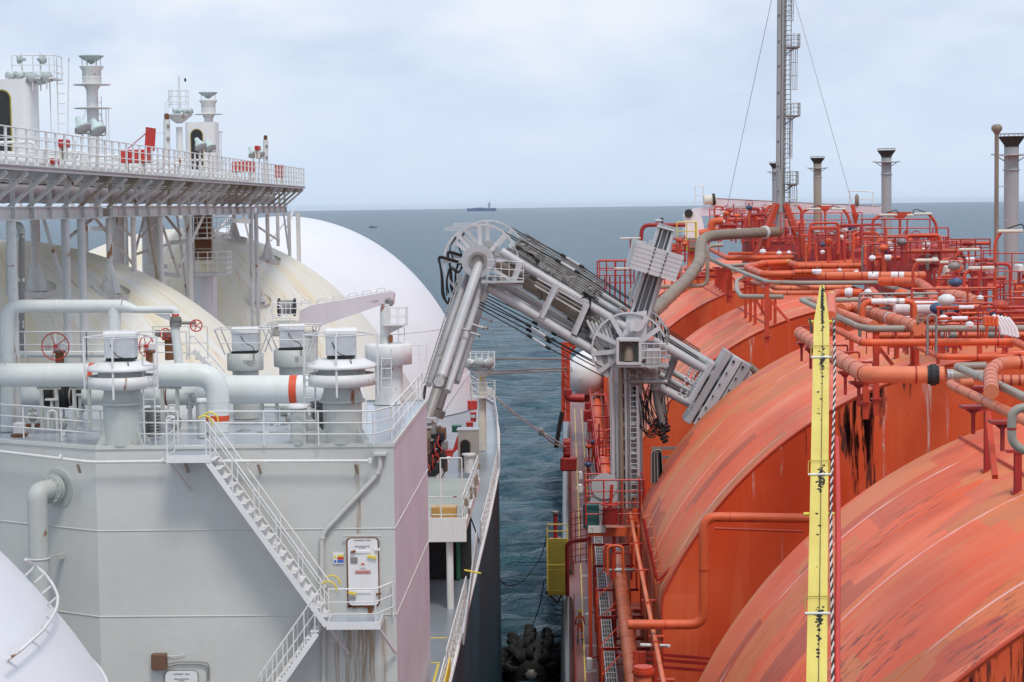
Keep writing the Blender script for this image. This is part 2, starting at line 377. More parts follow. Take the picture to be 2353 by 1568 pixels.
# ---------------------------------------------------------------- more helpers
def text(body, size, loc, ex, ey, mat, parent, name='lettering', align='CENTER'):
    cu = bpy.data.curves.new('t', 'FONT'); cu.body = body; cu.size = size; cu.align_x = align; cu.align_y = 'CENTER'; cu.extrude = .002; cu.space_line = 1.0
    tmp = bpy.data.objects.new('t', cu); col.objects.link(tmp)
    dg = bpy.context.evaluated_depsgraph_get(); dg.update()
    me = bpy.data.meshes.new_from_object(tmp.evaluated_get(dg)); bpy.data.objects.remove(tmp)
    ex = ex.normalized(); ey = ey.normalized(); ez = ex.cross(ey)
    b = MB(); b.add([Vector(loc)+ex*v.co.x+ey*v.co.y+ez*v.co.z for v in me.vertices], [tuple(p.vertices) for p in me.polygons])
    return b.build(name, mat, parent)
def along(pts, sp):
    o = []; pts = [Vector(p) for p in pts]
    for a, b in zip(pts, pts[1:]):
        n = max(1, round((b-a).length/sp)); o += [a+(b-a)*i/n for i in range(n)]
    return o+[pts[-1]]
def railing(label, pts, H=1.0, mids=(.33,.66), sp=1.5, r=.022, mat=None, name='railing', group=None, posts=True, cat='railing', flat=False):
    mat = mat or M['white']; pts = [Vector(p) for p in pts]; t = thing(name, label, cat, pts[0], group); u = Vector((0,0,H))
    MB().tube([p+u for p in pts], r, 6, .1, nb=2).build('top_rail', mat, t)
    for k in mids: MB().tube([p+u*k for p in pts], r*.8, 5, .1, nb=2).build('mid_rail', mat, t)
    if posts:
        for p in along(pts, sp):
            b = MB()
            if flat: b.box(p+u*.5, (r*3.4, r*1.4, H))
            else: b.tube([p, p+u], r*.95, 6, 0)
            b.build('post', mat, t)
    return t
def railmesh(b, pts, H=1.0, mids=(.33,.66), sp=1.5, r=.02):
    pts = [Vector(p) for p in pts]; u = Vector((0,0,H))
    b.tube([p+u for p in pts], r, 5, 0)
    for k in mids: b.tube([p+u*k for p in pts], r*.8, 5, 0)
    for p in along(pts, sp): b.tube([p, p+u], r, 5, 0)
    return b
def pipe(label, pts, r, mat, name='pipe', seg=16, bend=None, clamps=(), cmat=None, bands=(), group=None, cat='pipe', cr=1.05, cw=.05, flanges=(), fm=None):
    """pipe run: shell, plus rings at given fractions of its length"""
    pts = [Vector(p) for p in pts]; b0 = bend if bend is not None else r*3
    path = bendpath(pts, b0) if len(pts) > 2 else pts
    t = thing(name, label, cat, min(pts, key=lambda p: p.z), group)
    MB().tube(pts, r, seg, b0).build('pipe_run', mat, t)
    ls = [0.0]
    for a, b in zip(path, path[1:]): ls.append(ls[-1]+(b-a).length)
    def loc(fr):
        s = fr*ls[-1]
        for i in range(len(path)-1):
            if ls[i+1] >= s or i == len(path)-2:
                d = (path[i+1]-path[i]).normalized(); return path[i]+d*(s-ls[i]), d
    for fr in clamps:
        p, d = loc(fr); MB().tube([p-d*cw/2, p+d*cw/2], r*cr, seg, 0).build('clamp', cmat or M['dred'], t)
    for fr in flanges:
        p, d = loc(fr); b = MB().tube([p-d*.06, p+d*.06], r*1.28, seg, 0); b.tube([p-d*.16, p+d*.16], r*1.1, seg, 0)
        a, c = frame(d)
        for k in range(12):
            q = p+(a*math.cos(k*.5236)+c*math.sin(k*.5236))*r*1.19; b.tube([q-d*.09, q+d*.09], r*.06, 5, 0)
        b.build('flange', fm or mat, t)
    for fr, wd, bm_ in bands:
        p, d = loc(fr); MB().tube([p-d*wd/2, p+d*wd/2], r*1.012, seg, 0).build('painted_band', bm_, t)
    return t
def ladder(b, p, q, wd, side, r=.02, step=.3):
    p = Vector(p); q = Vector(q); s = Vector(side).normalized()*wd/2
    b.tube([p-s, q-s], r, 5, 0); b.tube([p+s, q+s], r, 5, 0)
    n = max(2, int((q-p).length/step))
    for i in range(1, n): c = p+(q-p)*i/n; b.tube([c-s, c+s], r*.7, 4, 0, cap=False)
    return b
def handwheel(b, c, axis, rad, r=.02, spokes=5):
    b.ring(c, rad, r, axis, 24, 6); a, d = frame(Vector(axis).normalized())
    for k in range(spokes): t = 2*math.pi*k/spokes; b.tube([c, c+(a*math.cos(t)+d*math.sin(t))*rad], r*.7, 5, 0)
    b.tube([c-Vector(axis).normalized()*.06, c+Vector(axis).normalized()*.06], rad*.14, 8, 0); return b
UX, UY, UZ = Vector((1,0,0)), Vector((0,1,0)), Vector((0,0,1))

# ---------------------------------------------------------------- sea
def sea():
    rng = np.random.RandomState(3)
    ds = [70.0]
    while ds[-1] < 42000: ds.append(ds[-1]*1.0075 if ds[-1] < 1500 else ds[-1]*1.03)
    ds = np.array(ds); us = np.linspace(-.62, .62, 620)
    D, U = np.meshgrid(ds, us, indexing='ij'); X = D*U; Y = D.copy(); Z = np.zeros_like(D)
    spc = D*.0075
    wind = R(250)
    for i in range(110):
        lam = .9*(13/.9)**rng.rand(); th = wind+rng.normal()*.6; k = 2*np.pi/lam
        A = .0105*lam**.75*(.5+rng.rand()); ph = rng.rand()*6.28
        fade = np.clip((lam/spc-1.8)/1.5, 0, 1)
        a = k*(X*np.cos(th)+Y*np.sin(th))+ph
        Z += 1.25*fade*A*(np.sin(a)+.25*np.sin(2*a+1.2))
    nr, nc = D.shape; v = np.stack([X, Y, Z], -1).reshape(-1, 3)
    i = np.arange((nr-1)*(nc-1)); r_, c_ = i//(nc-1), i % (nc-1); a = r_*nc+c_
    f = np.stack([a, a+1, a+nc+1, a+nc], -1)
    me = bpy.data.meshes.new('sea'); me.from_pydata(v.tolist(), [], f.tolist()); me.polygons.foreach_set('use_smooth', [True]*len(f))
    m, t, p = newmat('sea_water'); g = N(t, 'ShaderNodeNewGeometry').outputs['Position']
    a1 = noise(t, g, 1.3, 6, .6, mapping=(.55, 1.2, 1), dist=.3); a2 = noise(t, g, .26, 6, .62, mapping=(.45, 1.3, 1)); a3 = noise(t, g, .004, 4, .6, mapping=(.35, 1.8, 1))
    a4 = noise(t, g, .06, 6, .65, mapping=(.3, 1.4, 1))
    fo = noise(t, g, .5, 7, .72, mapping=(.5, 1.3, 1))
    base = mix(t, ramp(t, a3, .35, .65), (.030,.085,.128), (.042,.110,.155))
    base = mix(t, ramp(t, a2, .42, .62), base, (.040,.125,.155)); base = mix(t, mul(t, ramp(t, a4, .42, .62), .6), base, (.006,.032,.055))
    base = mix(t, ramp(t, fo, .725, .75), base, (.55,.6,.62))
    t.links.new(base, p.inputs['Base Color']); p.inputs['Roughness'].default_value = .14; p.inputs['IOR'].default_value = 1.33; p.inputs['Specular IOR Level'].default_value = .36
    b = N(t, 'ShaderNodeBump'); b.inputs['Strength'].default_value = 1; b.inputs['Distance'].default_value = .30; t.links.new(a1, b.inputs['Height'])
    b2 = N(t, 'ShaderNodeBump'); b2.inputs['Strength'].default_value = 1; b2.inputs['Distance'].default_value = 2.6; t.links.new(a2, b2.inputs['Height']); t.links.new(b.outputs[0], b2.inputs['Normal'])
    b3 = N(t, 'ShaderNodeBump'); b3.inputs['Strength'].default_value = .8; b3.inputs['Distance'].default_value = 7.0; t.links.new(a4, b3.inputs['Height']); t.links.new(b2.outputs[0], b3.inputs['Normal'])
    t.links.new(b3.outputs[0], p.inputs['Normal'])
    df = N(t, 'ShaderNodeBsdfDiffuse'); t.links.new(base, df.inputs[0]); t.links.new(b3.outputs[0], df.inputs['Normal']); mxs = N(t, 'ShaderNodeMixShader'); mxs.inputs[0].default_value = .76
    t.links.new(df.outputs[0], mxs.inputs[1]); t.links.new(p.outputs[0], mxs.inputs[2]); t.links.new(mxs.outputs[0], [n for n in t.nodes if n.type == 'OUTPUT_MATERIAL'][0].inputs[0])
    me.materials.append(m); o = bpy.data.objects.new('sea', me); col.objects.link(o); struct(o)
sea()
# under and beside the ships: the same water out to the sides and behind, just below the waves' troughs
b = MB(); b.add([(-42000,-3000,-1.6),(42000,-3000,-1.6),(42000,60000,-1.6),(-42000,60000,-1.6)], [(0,1,2,3)]); struct(b.build('sea', bpy.data.materials['sea_water']))

# ---------------------------------------------------------------- white ship: hull
DK = 16.0                                            # deck level under the eye
def hullmat():
    m, t, p = newmat('dark_blue_green_hull_paint'); g = N(t, 'ShaderNodeNewGeometry').outputs['Position']
    st = noise(t, g, 1.0, 6, .65, mapping=(1.2, 1.2, .05), dist=.3); big = noise(t, g, .1, 4)
    sp = N(t, 'ShaderNodeSeparateXYZ'); t.links.new(g, sp.inputs[0])
    base = mix(t, ramp(t, st, .35, .7), (.006,.045,.070), (.030,.150,.190)); base = mix(t, ramp(t, big, .4, .7), base, (.02,.04,.052))
    sc = noise(t, g, 1.0, 7, .75, mapping=(4, 4, .5)); base = mix(t, ramp(t, sc, .68, .72), base, (.35,.38,.40))
    t.links.new(base, p.inputs['Base Color']); p.inputs['Roughness'].default_value = .6; p.inputs['Specular IOR Level'].default_value = .25; return m
M['hullg'] = hullmat()
ship = thing('gas_tanker_hull', 'dark blue-green hull and grey deck of the white gas tanker', 'ship', pt(-22, 60, 36))
edge = [(-4.1,10),(-4.1,60),(-4.1,100),(-4.22,118),(-4.9,138),(-5.9,158),(-9.5,178),(-15,192),(-22,200)]
full = edge+[(-44-x, y) for x, y in reversed(edge[:-1])]
b = MB(); b.add([pt(x, y, DK-.12) for x, y in full]+[pt(x-(0 if y < 123 else (x+4.1)*.06), y-(0 if y < 123 else (y-123)*.06), 37) for x, y in full],
    [(i, i+1, i+1+len(full), i+len(full)) for i in range(len(full)-1)]); b.build('hull_side', M['hullg'], ship)
b = MB(); b.add([pt(x, y, DK) for x, y in full], [tuple(range(len(full)))]); b.build('deck', M['maindeck'], ship)
b = MB(); b.tube([pt(x+.03, y, DK-.1) for x, y in edge], .09, 6, 0); b.build('gunwale', M['white'], ship)
# strip of painted yellow marks on the side deck
b = MB()
for d in (58, 61.5, 64.2, 68, 72): b.box(pt(-4.95, d, DK-.006), (.75, .12, .008))
b.box(pt(-4.62, 65.5, DK-.006), (.08, 4.6, .006)); b.build('yellow_deck_marking', M['yellow'], ship)
railing('white deck-edge railing along the side of the tanker next to its dark hull', [pt(-4.15, 50, DK), pt(-4.15, 75.6, DK)], H=1.1, sp=1.5, r=.03, mat=M['white_clean'], mids=(.25,.5,.75))
railing('rusty white deck-edge railing curving away past the floodlight mast', [pt(-4.15, 92, DK), pt(-4.15, 102, DK), pt(-4.3, 119, DK), pt(-4.98, 139, DK), pt(-5.95, 158, DK), pt(-9.4, 178, DK)], H=1.15, sp=2.0, r=.035, mat=M['white_rusty'], mids=(.25,.5,.75))
# grey band plates hung outboard of the rail
b = MB(); b.bar(pt(-3.95, 60.5, DK-.9), pt(-3.95, 63.5, DK-1.0), .04, .5); tag(b.build('yellow_banner', M['yellow'],), 'yellow strip banner tied to the deck-edge railing', 'banner')
# ---------------------------------------------------------------- tanks
def dome(name, label, d, mat, ringh=13.9, Rr=15.5, Xc=-22, hc=17.25, bz=None, extra=True):
    bz = bz or Rr
    t = thing(name, label, 'gas tank', pt(Xc, d, DK), 'white dome tanks of the tanker')
    prof = [(Rr*math.cos(a), bz*math.sin(a)) for a in [i*math.pi/2/64 for i in range(6, 64)]]+[(.01, bz)]
    b = MB().lathe(prof, pt(Xc, d, hc), 144); b.build('shell', mat, t)
    def seam(h, r=.045, nm='weld_ring'):
        zz = hc-h; rad = Rr*math.sqrt(1-(zz/bz)**2)
        MB().ring(pt(Xc, d, h), rad+.01, r, seg=96, ts=5).build(nm, mat, t)
    seam(ringh, .06)
    if extra: seam(9.5, .03)
    return t
tkA = dome('dome_tank', 'rust-stained white dome tank right behind the grey compressor house', 75, M['tankwA'], hc=21.4, bz=20.4)
tkB = dome('dome_tank', 'white dome tank with orange run-off streaks, second behind the compressor house', 112, M['tankwB'], hc=21.4, bz=20.4)
tkC = dome('dome_tank', 'clean white dome tank farthest away, its edge against the sea', 157, M['tankc'], 13.3, Rr=15.6, Xc=-22.8, hc=18.6, bz=18.1)
tkD = dome('dome_tank', 'white dome tank cut off by the lower left corner', 35, M['tankc'], Rr=15.3)
MB().lathe([(15.0,-.2),(15.0,2.75),(14.96,2.8)], pt(-22.8, 157, DK), 120).build('skirt', M['tankc'], tkC)
# guard rail curving over the near dome
cD = pt(-22, 35, 17.25)
def onD(v, x, y, lift=.0):
    r = ray(v, x, y).normalized(); oc = O-cD; bb = r.dot(oc); cc = oc.length_squared-(15.3)**2; disc = bb*bb-cc
    tt = -bb-math.sqrt(max(disc, 0)); p = O+r*tt; return p+(p-cD).normalized()*lift
t = thing('guard_rail', 'thin white guard rail looping over the lower left dome', 'railing', onD('c', 60, 1440))
gp = [(85,940),(140,975),(190,1015),(235,1075),(262,1140),(255,1200),(228,1260),(170,1335),(110,1390),(40,1450),(-30,1500)]
base = [onD('c', x, y) for x, y in gp]
pts = [p+(p-cD).normalized()*.28 for p in base]
MB().tube(pts, .03, 6, .5).build('top_rail', M['white'], t)
for i in (1,2,3,4,5,6,7,9): MB().bar(base[i], pts[i], .10, .02).build('stanchion', M['white_rusty'], t)

# ---------------------------------------------------------------- compressor house
RH = 6.3
cFL = on('D', 232, 1020, RH); cFR = on('D', 887, 1027, RH); dF = (cFL.y+cFR.y)/2
cFL = Vector((cFL.x, dF, CAMZ-RH)); cFR = Vector((cFR.x, dF, CAMZ-RH)); cRB = Vector((-4.62, 64.0, CAMZ-RH)); cFR.x = -4.67
cL = Vector((-20.0, dF+4.3, CAMZ-RH)); cLB = Vector((-20.0, 64, CAMZ-RH))
outl = [cL, cFL, cFR, cRB, cLB]
house = thing('compressor_house', 'pale grey steel compressor house with a faceted front', 'deckhouse', Vector((-12, dF, CAMZ-DK)))
dn = Vector((0,0,-(DK-RH)))
def wall(a, b_, nm, mat):
    bb = MB(); n = (b_-a).cross(UZ).normalized(); bb.add([a, b_, b_+dn, a+dn], [(0,1,2,3)]); return bb.build(nm, mat, house)
wall(cL, cFL, 'wall', M['house']); wall(cFL, cFR, 'wall', M['house'])
def pinkwall():
    m = paint('bounce_tinted_wall_paint', (.60, .60, .67), .5, .08, streak=.7, rc=(.74,.70,.80), ds=.1, scale=1.2); return m  # tint in the colour stands for light bounced off the orange ship
M['pinkw'] = pinkwall()
o = wall(cFR, cRB, 'wall', M['pinkw']); o['label'] = 'side wall tinted by pinkish bounced light'
wall(cRB, cLB, 'wall', M['house']); wall(cLB, cL, 'wall', M['house'])
b = MB(); b.add([p-UZ*.02 for p in outl], [(0,1,2,3,4)]); b.build('roof', M['roofdeck'], house)
b = MB()
for a, c in zip(outl, outl[1:]+outl[:1]): b.bar(a-UZ*.03, c-UZ*.03, .07, .10)
b.build('roof_edge', M['house'], house)
fy = dF
def W(v, x, y, off=.0):                                  # a point on the plane of the front wall
    return at(v, x, y, fy-off)
hs = [CAMZ-W('c', 565, 728).z, CAMZ-W('c', 565, 1205).z]
for h in hs:
    b = MB()
    for a, c in ((cL,cFL),(cFL,cFR),(cFR,cRB)):
        a2 = Vector((a.x,a.y,CAMZ-h)); c2 = Vector((c.x,c.y,CAMZ-h)); b.tube([a2, c2], .022, 6, 0)
    b.build('weld_seam', M['house'], house)
# rust runs below the brackets and the landing: thin stains of real rust on the paint
def stain(pts, wd, parent, mat=None):
    m_ = mat or M['stain']; b = MB()
    for (x0,y0),(x1,y1) in zip(pts, pts[1:]): 
        a = W('e', x0, y0, .006); c = W('e', x1, y1, .006); s = UX*wd/2; b.add([a-s, a+s, c+s*.8, c-s*.8], [(0,1,2,3)])
    return b.build('rust_run', m_, parent)
def stainmat():
    m, t, p = newmat('rust_run_stain'); g = N(t, 'ShaderNodeNewGeometry').outputs['Position']
    k = noise(t, g, 1.0, 6, .7, mapping=(14, 1, .8)); tr = N(t, 'ShaderNodeBsdfTransparent'); ms = N(t, 'ShaderNodeMixShader')
    t.links.new(mul(t, ramp(t, k, .42, .70), .75), ms.inputs[0]); t.links.new(tr.outputs[0], ms.inputs[1]); t.links.new(p.outputs[0], ms.inputs[2])
    p.inputs['Base Color'].default_value = (.45,.27,.12,1); p.inputs['Roughness'].default_value = .8
    o = [n for n in t.nodes if n.type == 'OUTPUT_MATERIAL'][0]; t.links.new(ms.outputs[0], o.inputs[0]); return m
M['stain'] = stainmat()
stain([(798,85),(800,300),(808,560)], .16, house); stain([(655,1290),(665,1568)], .14, house); stain([(975,1140),(985,1568)], .16, house)
stain([(880,1190),(885,1568)], .35, house); stain([(790,1190),(780,1568)], .7, house)
# compressor room door
def quadpts(v, x0, y0, x1, y1, off=0): return W(v, x0, y0, off), W(v, x1, y1, off)
def rrect(b, v, x0, y0, x1, y1, off, dep, rad):
    a, c = quadpts(v, x0, y0, x1, y1, off); w_ = c.x-a.x; h_ = a.z-c.z; pts = []
    for cx_, cz_, s0 in ((w_-rad, -rad, 0), (rad, -rad, 90), (rad, -h_+rad, 180), (w_-rad, -h_+rad, 270)):
        for k in range(5): t_ = R(s0+k*22.5); pts.append(a+UX*(cx_+rad*math.cos(t_))+UZ*(cz_+rad*math.sin(t_)))
    b.poly(pts, Vector((0, dep, 0))); return b
door = rrect(MB(), 'e', 732, 592, 943, 1044, .10, .06, .1).build('door', M['white_clean'], house); door['label'] = 'white steel door with rounded corners and rusty edges'
rrect(MB(), 'e', 722, 584, 952, 1054, .035, .03, .12).build('door_frame', M['rustm'], house)
b = MB()
for y0, y1 in ((662,700),(935,975)):
    a = W('e', 785, (y0+y1)/2, .11); c = W('e', 890, (y0+y1)/2, .11); b.rbox((a+c)/2, ((c-a).length, .03, .09), .02)
b.build('pressed_rib', M['white_clean'], door)
for (x, y, x2, y2, mt) in ((760,683,785,676,'rustm'),(875,712,928,722,'yellow'),(745,958,790,968,'yellow'),(742,995,788,996,'steel_d'),(925,665,955,663,'white_clean'),(930,970,960,965,'rustm')):
    b = MB().bar(W('e', x, y, .15), W('e', x2, y2, .15), .04, .06); b.tube([W('e', x, y, .16), W('e', x, y, .04)], .035, 8, 0); b.build('handle', M[mt], door)
rb = MB(); a, c = quadpts('e', 751, 718, 800, 758, .112); rb.box((a+c)/2, (c.x-a.x, .02, a.z-c.z)); rb.build('window_plate', M['steel_d'], door)
a, c = quadpts('e', 785, 809, 888, 827, .112); MB().box((a+c)/2, (c.x-a.x, .012, a.z-c.z)).build('warning_strip', M['red'], door)
text('RESTRICTED AREA', .055, (a+c)/2-UY*.012, UX, UZ, M['white_clean'], door)
text('COMPRESSOR   ROOM', .045, W('e', 832, 604, .105), UX, UZ, M['ink'], door); text('SPACE PROTECTED\nBY CO2', .045, W('e', 832, 650, .105), UX, UZ, M['ink'], door)
a, c = quadpts('e', 820, 762, 856, 790, .112); b = MB().box((a+c)/2, (c.x-a.x, .03, a.z-c.z)); b.build('handle', M['white'], door); MB().box(W('e', 836, 764, .125), (.3*(c.x-a.x)*2, .02, .04)).build('handle_mark', M['red'], door)
b = MB().tube([W('e',708,585,.12), W('e',708,570,.12), W('e',960,570,.12), W('e',960,585,.12)], .025, 6, .05); b.build('rain_gutter', M['house'], house)
b = MB(); 
for i in range(9):
    x = 735+random.random()*210; y = 1048+random.random()*6; b.rbox(W('e', x, y, .05), (.12, .03, .04+.08*random.random()), .01)
a = W('e', 888, 1066, .01); b.poly([a+UX*-.09+UZ*.08, a+UX*.10+UZ*.08, a+UX*.04-UZ*.14, a-UX*.06-UZ*.16], Vector((0,-.01,0))); b.build('rust_patch', M['rustm'], house)
# notice beside the door
t = thing('safety_notice', 'small coloured safety notice beside the compressor room door', 'sign', W('e', 670, 760))
a, c = quadpts('e', 633, 685, 708, 762, .03); MB().box((a+c)/2, (c.x-a.x, .02, a.z-c.z)).build('plate', M['white_clean'], t)
for (x0,y0,x1,y1,mt) in ((662,700,706,714,'signyel'),(662,716,706,734,'red'),(662,737,706,755,'signblue'),(640,705,655,725,'signyel'),(640,737,656,755,'signblue')):
    a, c = quadpts('e', x0, y0, x1, y1, .045); MB().box((a+c)/2, (c.x-a.x, .008, a.z-c.z)).build('panel', M[mt], t)
# lower door, brown box and its conduits
b = rrect(MB(), 'c', 916, 1510, 1098, 1640, .1, .06, .12); d2 = b.build('door', M['white_clean'], house); rrect(MB(), 'c', 910, 1503, 1104, 1640, .035, .03, .14).build('door_frame', M['steel_d'], house)
text('COMPRESSOR   ROOM', .045, W('c', 1008, 1524, .105), UX, UZ, M['ink'], d2); text('SPACE PROTECTED\nBY CO2', .045, W('c', 1008, 1556, .105), UX, UZ, M['ink'], d2)
t = thing('junction_box', 'brown junction box on the house wall, wired to the lower door', 'junction box', W('c', 885, 1498))
a, c = quadpts('c', 842, 1410, 928, 1498, .12); MB().rbox((a+c)/2, (c.x-a.x, .22, a.z-c.z), .02).build('case', M['brown'], t)
for dy in (0, 14):
    MB().tube([W('c',928,1466+dy,.06),W('c',950,1466+dy,.06),W('c',985,1455+dy,.06),W('c',1110,1455+dy,.06),W('c',1155-dy,1462+dy,.06),W('c',1163-dy*.6,1500,.06),W('c',1160-dy*.6,1560,.06)], .016, 6, .06).build('conduit', M['steel_d'], t)
MB().tube([W('c',928,1421,.05),W('c',975,1425,.05),W('c',1030,1412,.05)], .012, 6, .1).build('conduit', M['white'], t)
# drain pipe
pipe('white drain pipe cranked diagonally down the house front', [W('e',952,10,.1),W('e',955,135,.1),W('e',558,560,.1),W('e',556,900,.1),W('e',572,1300,.1),W('e',568,1568,.1)], .065, M['house'], 'drain_pipe', 10, .25, clamps=(.08,.42,.62,.78), cmat=M['house'], cr=1.35)
a = W('e', 955, 15, .12); MB().rbox(a, (.34,.2,.10), .02).build('hopper', M['house'], bpy.data.objects['drain_pipe'])
# wall rail pipe
t = thing('fire_main_pipe', 'thin white pipe on rusty brackets across the whole house front', 'pipe', W('D', 500, 1058, .3))
pts = [W('c', -40, 265, -1.2), W('c', 500, 346, .30), W('c', 920, 342, .30), W('c', 1290, 340, .30), at('e', 885, 62, fy-.30)]
cLo = cL+Vector((0,-.3,0)); pts[0] = Vector((cLo.x, cLo.y, pts[0].z)); MB().tube(pts, .045, 8, .3).build('pipe_run', M['white'], t)
MB().rbox(at('e', 885, 62, fy-.3), (.09,.12,.16), .02).build('end_cap', M['white'], t)
for v, x, y in (('c',905,340),('c',338,320)): MB().tube([W(v,x,y,.30)-UX*.03, W(v,x,y,.30)+UX*.03] , .085, 10, 0).build('coupling', M['white'], t)
for v, x, y, mt in (('c',1030,345,'rustm'),('c',1432,348,'rustm'),('e',785,72,'rustm'),('c',430,345,'rustm')):
    o_ = .30; p = W(v, x, y, o_); q = W(v, x+14, y+2, 0) if v == 'c' else W(v, x+14, y, 0); b = MB().bar(p-UZ*.05, Vector((q.x, fy, q.z-.28)), .07, .04); b.build('bracket', M['stackrust'], t)
# large elbow pipe out of the angled wall
fdir = (cFL-cL).normalized(); nrm = Vector((fdir.y, -fdir.x, 0)).normalized()
if nrm.y > 0: nrm = -nrm
def onwall(v, x, y, off=0):
    r = ray(v, x, y); k = ((cFL+nrm*off)-O).dot(nrm)/r.dot(nrm); return O+r*k
pw = onwall('c', 325, 490); ctr = pw+nrm*.62
low = Vector((0,0,0)); c2 = at('c', 205, 500, ctr.y-.25)
t = thing('elbow_pipe', 'fat grey-white pipe bending out of the angled house wall and down', 'pipe', c2-UZ*6)
MB().tube([pw-nrm*.05, pw+nrm*.2+(c2-pw)*.25, Vector((c2.x, c2.y, pw.z)), c2-UZ*8.5], .27, 20, .55, nb=8).build('pipe_run', M['greytrunk'], t)
axd = ((pw+nrm*.2+(c2-pw)*.25)-(pw-nrm*.05)).normalized()
b = MB().tube([pw+axd*.18, pw+axd*.26], .40, 20, 0); b.tube([pw+axd*.29, pw+axd*.35], .40, 20, 0)
a, c = frame(axd)
for k in range(12): q = pw+axd*.26+(a*math.cos(k*.5236)+c*math.sin(k*.5236))*.36; b.tube([q-axd*.1, q+axd*.13], .022, 5, 0)
b.build('flange', M['greytrunk'], t); MB().tube([pw-nrm*.0, pw+nrm*.03], .55, 24, 0).build('wall_plate', M['greytrunk'], t)
zc = at('c', 205, 880, c2.y).z; MB().ring(Vector((c2.x, c2.y, zc)), .28, .02).build('clamp', M['white'], t); MB().bar(Vector((c2.x+.25, c2.y, zc)), onwall('c', 350, 868), .12, .14).build('bracket', M['greytrunk'], t)
# roof railings
def Rf(x, y, v='D'): return on(v, x, y, RH)
railing('three-bar white railing along the left front edge of the house roof', [Rf(-30,1001), Rf(232,1022), Rf(410,1024)], H=.92, sp=1.35, r=.025, mids=(.33,.66))
railing('three-bar white railing along the right front edge of the house roof', [Rf(483,1024), Rf(858,1024), cFR+Vector((-.12,.3,0))+UY*.5, cRB+Vector((-.12,-.2,0))], H=.92, sp=1.55, r=.025, mids=(.33,.66))
# stairs down the front of the house
def flight(label, top, bot, wd, n, name='steel_stairs', hoops=True):
    t = thing(name, label, 'stairs', bot); d = bot-top; s = UY*wd/2; mt = M['white_clean']
    for sg in (-1, 1): MB().bar(top+s*sg-UZ*.10, bot+s*sg-UZ*.10, .05, .14).build('stringer', mt, t)
    for i in range(n): p = top+d*(i+.5)/n; MB().box(p+UZ*.04, (.22, wd-.02, .025)).box(p+Vector((-.06,0,-.02)), (.03, wd-.02, .10)).build('tread', mt, t)
    for sg in (-1, 1):
        h0 = top+s*sg; h1 = bot+s*sg
        for k, r_ in ((.95,.022),(.5,.016)): MB().tube([h0+UZ*k, h1+UZ*k], r_, 6, 0).build('handrail', mt, t)
        for i in range(6): p = h0+d*(i+.15)/5.4; MB().tube([p, p+UZ*.95], .018, 6, 0).build('post', mt, t)
    return t
sy = fy-.62
tp = at('c', 1165, 310, sy); bt = at('e', 600, 1140, sy)
st1 = flight('white steel stairs running down the house front to the door landing', tp, bt, .8, 19)
tp2 = at('e', 560, 1190, sy-.02)+Vector((-.1,0,0)); bt2 = at('e', 150, 1740, sy)
st2 = flight('lower white steel stairs descending to the left under the landing', tp2, bt2, .8, 12)
def platform(label, x0, x1, y0, y1, z, braces, rails):
    t = thing('landing', label, 'platform', Vector(((x0+x1)/2, y1, z-.6)))
    MB().box(Vector(((x0+x1)/2, (y0+y1)/2, z)), (x1-x0, y1-y0, .03)).build('floor_plate', M['roofdeck'], t)
    b = MB(); b.box(Vector(((x0+x1)/2, y0, z-.08)), (x1-x0+.04, .03, .2)); b.box(Vector((x0, (y0+y1)/2, z-.08)), (.03, y1-y0-.04, .2)); b.box(Vector((x1, (y0+y1)/2, z-.08)), (.03, y1-y0-.04, .2)); b.build('edge_frame', M['white_clean'], t)
    for bx in braces: MB().bar(Vector((bx, y0+.08, z-.18)), Vector((bx+(.35 if bx > (x0+x1)/2 else .35), y1-.05, z-1.05)), .07, .05).build('brace', M['pale_pink'], t)
    for rp in rails:
        b = MB(); pts = [Vector(p) for p in rp]
        for k, r_ in ((.95,.022),(.6,.016),(.28,.016)): b.tube([p+UZ*k for p in pts], r_, 6, 0)
        b.build('railing', M['white_clean'], t)
        for p in along(pts, .95): MB().tube([p, p+UZ*.95], .02, 6, 0).build('post', M['white_clean'], t)
    return t
a = at('c', 928, 318, fy-1.05); c = at('c', 1165, 318, fy-1.05)
platform('small upper landing where the stairs leave the house roof', a.x, c.x, fy-1.05, fy-.03, a.z+.02, (a.x+.05, c.x-.05), [[(a.x,fy-.05,a.z),(a.x,fy-1.03,a.z),(c.x-.1,fy-1.03,a.z)]])
a = at('e', 605, 1178, fy-1.05); c = at('e', 950, 1178, fy-1.05)
platform('door landing of the compressor house with rust-streaked brackets', a.x-.05, c.x, fy-1.05, fy-.03, a.z+.05, (a.x+.05, c.x-.02), [[(a.x,fy-1.03,a.z),(c.x-.1,fy-1.03,a.z),(c.x+.28,fy-.1,a.z)]])
for i, (v, x, y, lb) in enumerate((('c',1150,115,'pair of yellow grab hoops at the head of the stairs'),('e',612,905,'pair of yellow grab hoops at the foot of the stairs'))):
    t = thing('grab_hoop', lb, 'hoop', at(v, x, y, sy)-UZ*.2)
    for dy in (-.42, .42):
        c0 = at(v, x, y, sy)+UY*dy; pp = [c0+Vector((.0,0,0))+Vector((math.cos(R(q))*.22, 0, math.sin(R(q))*.22-.05)) for q in range(-10, 150, 16)]
        MB().tube(pp, .022, 8, 0).build('hoop', M['yellow'], t)
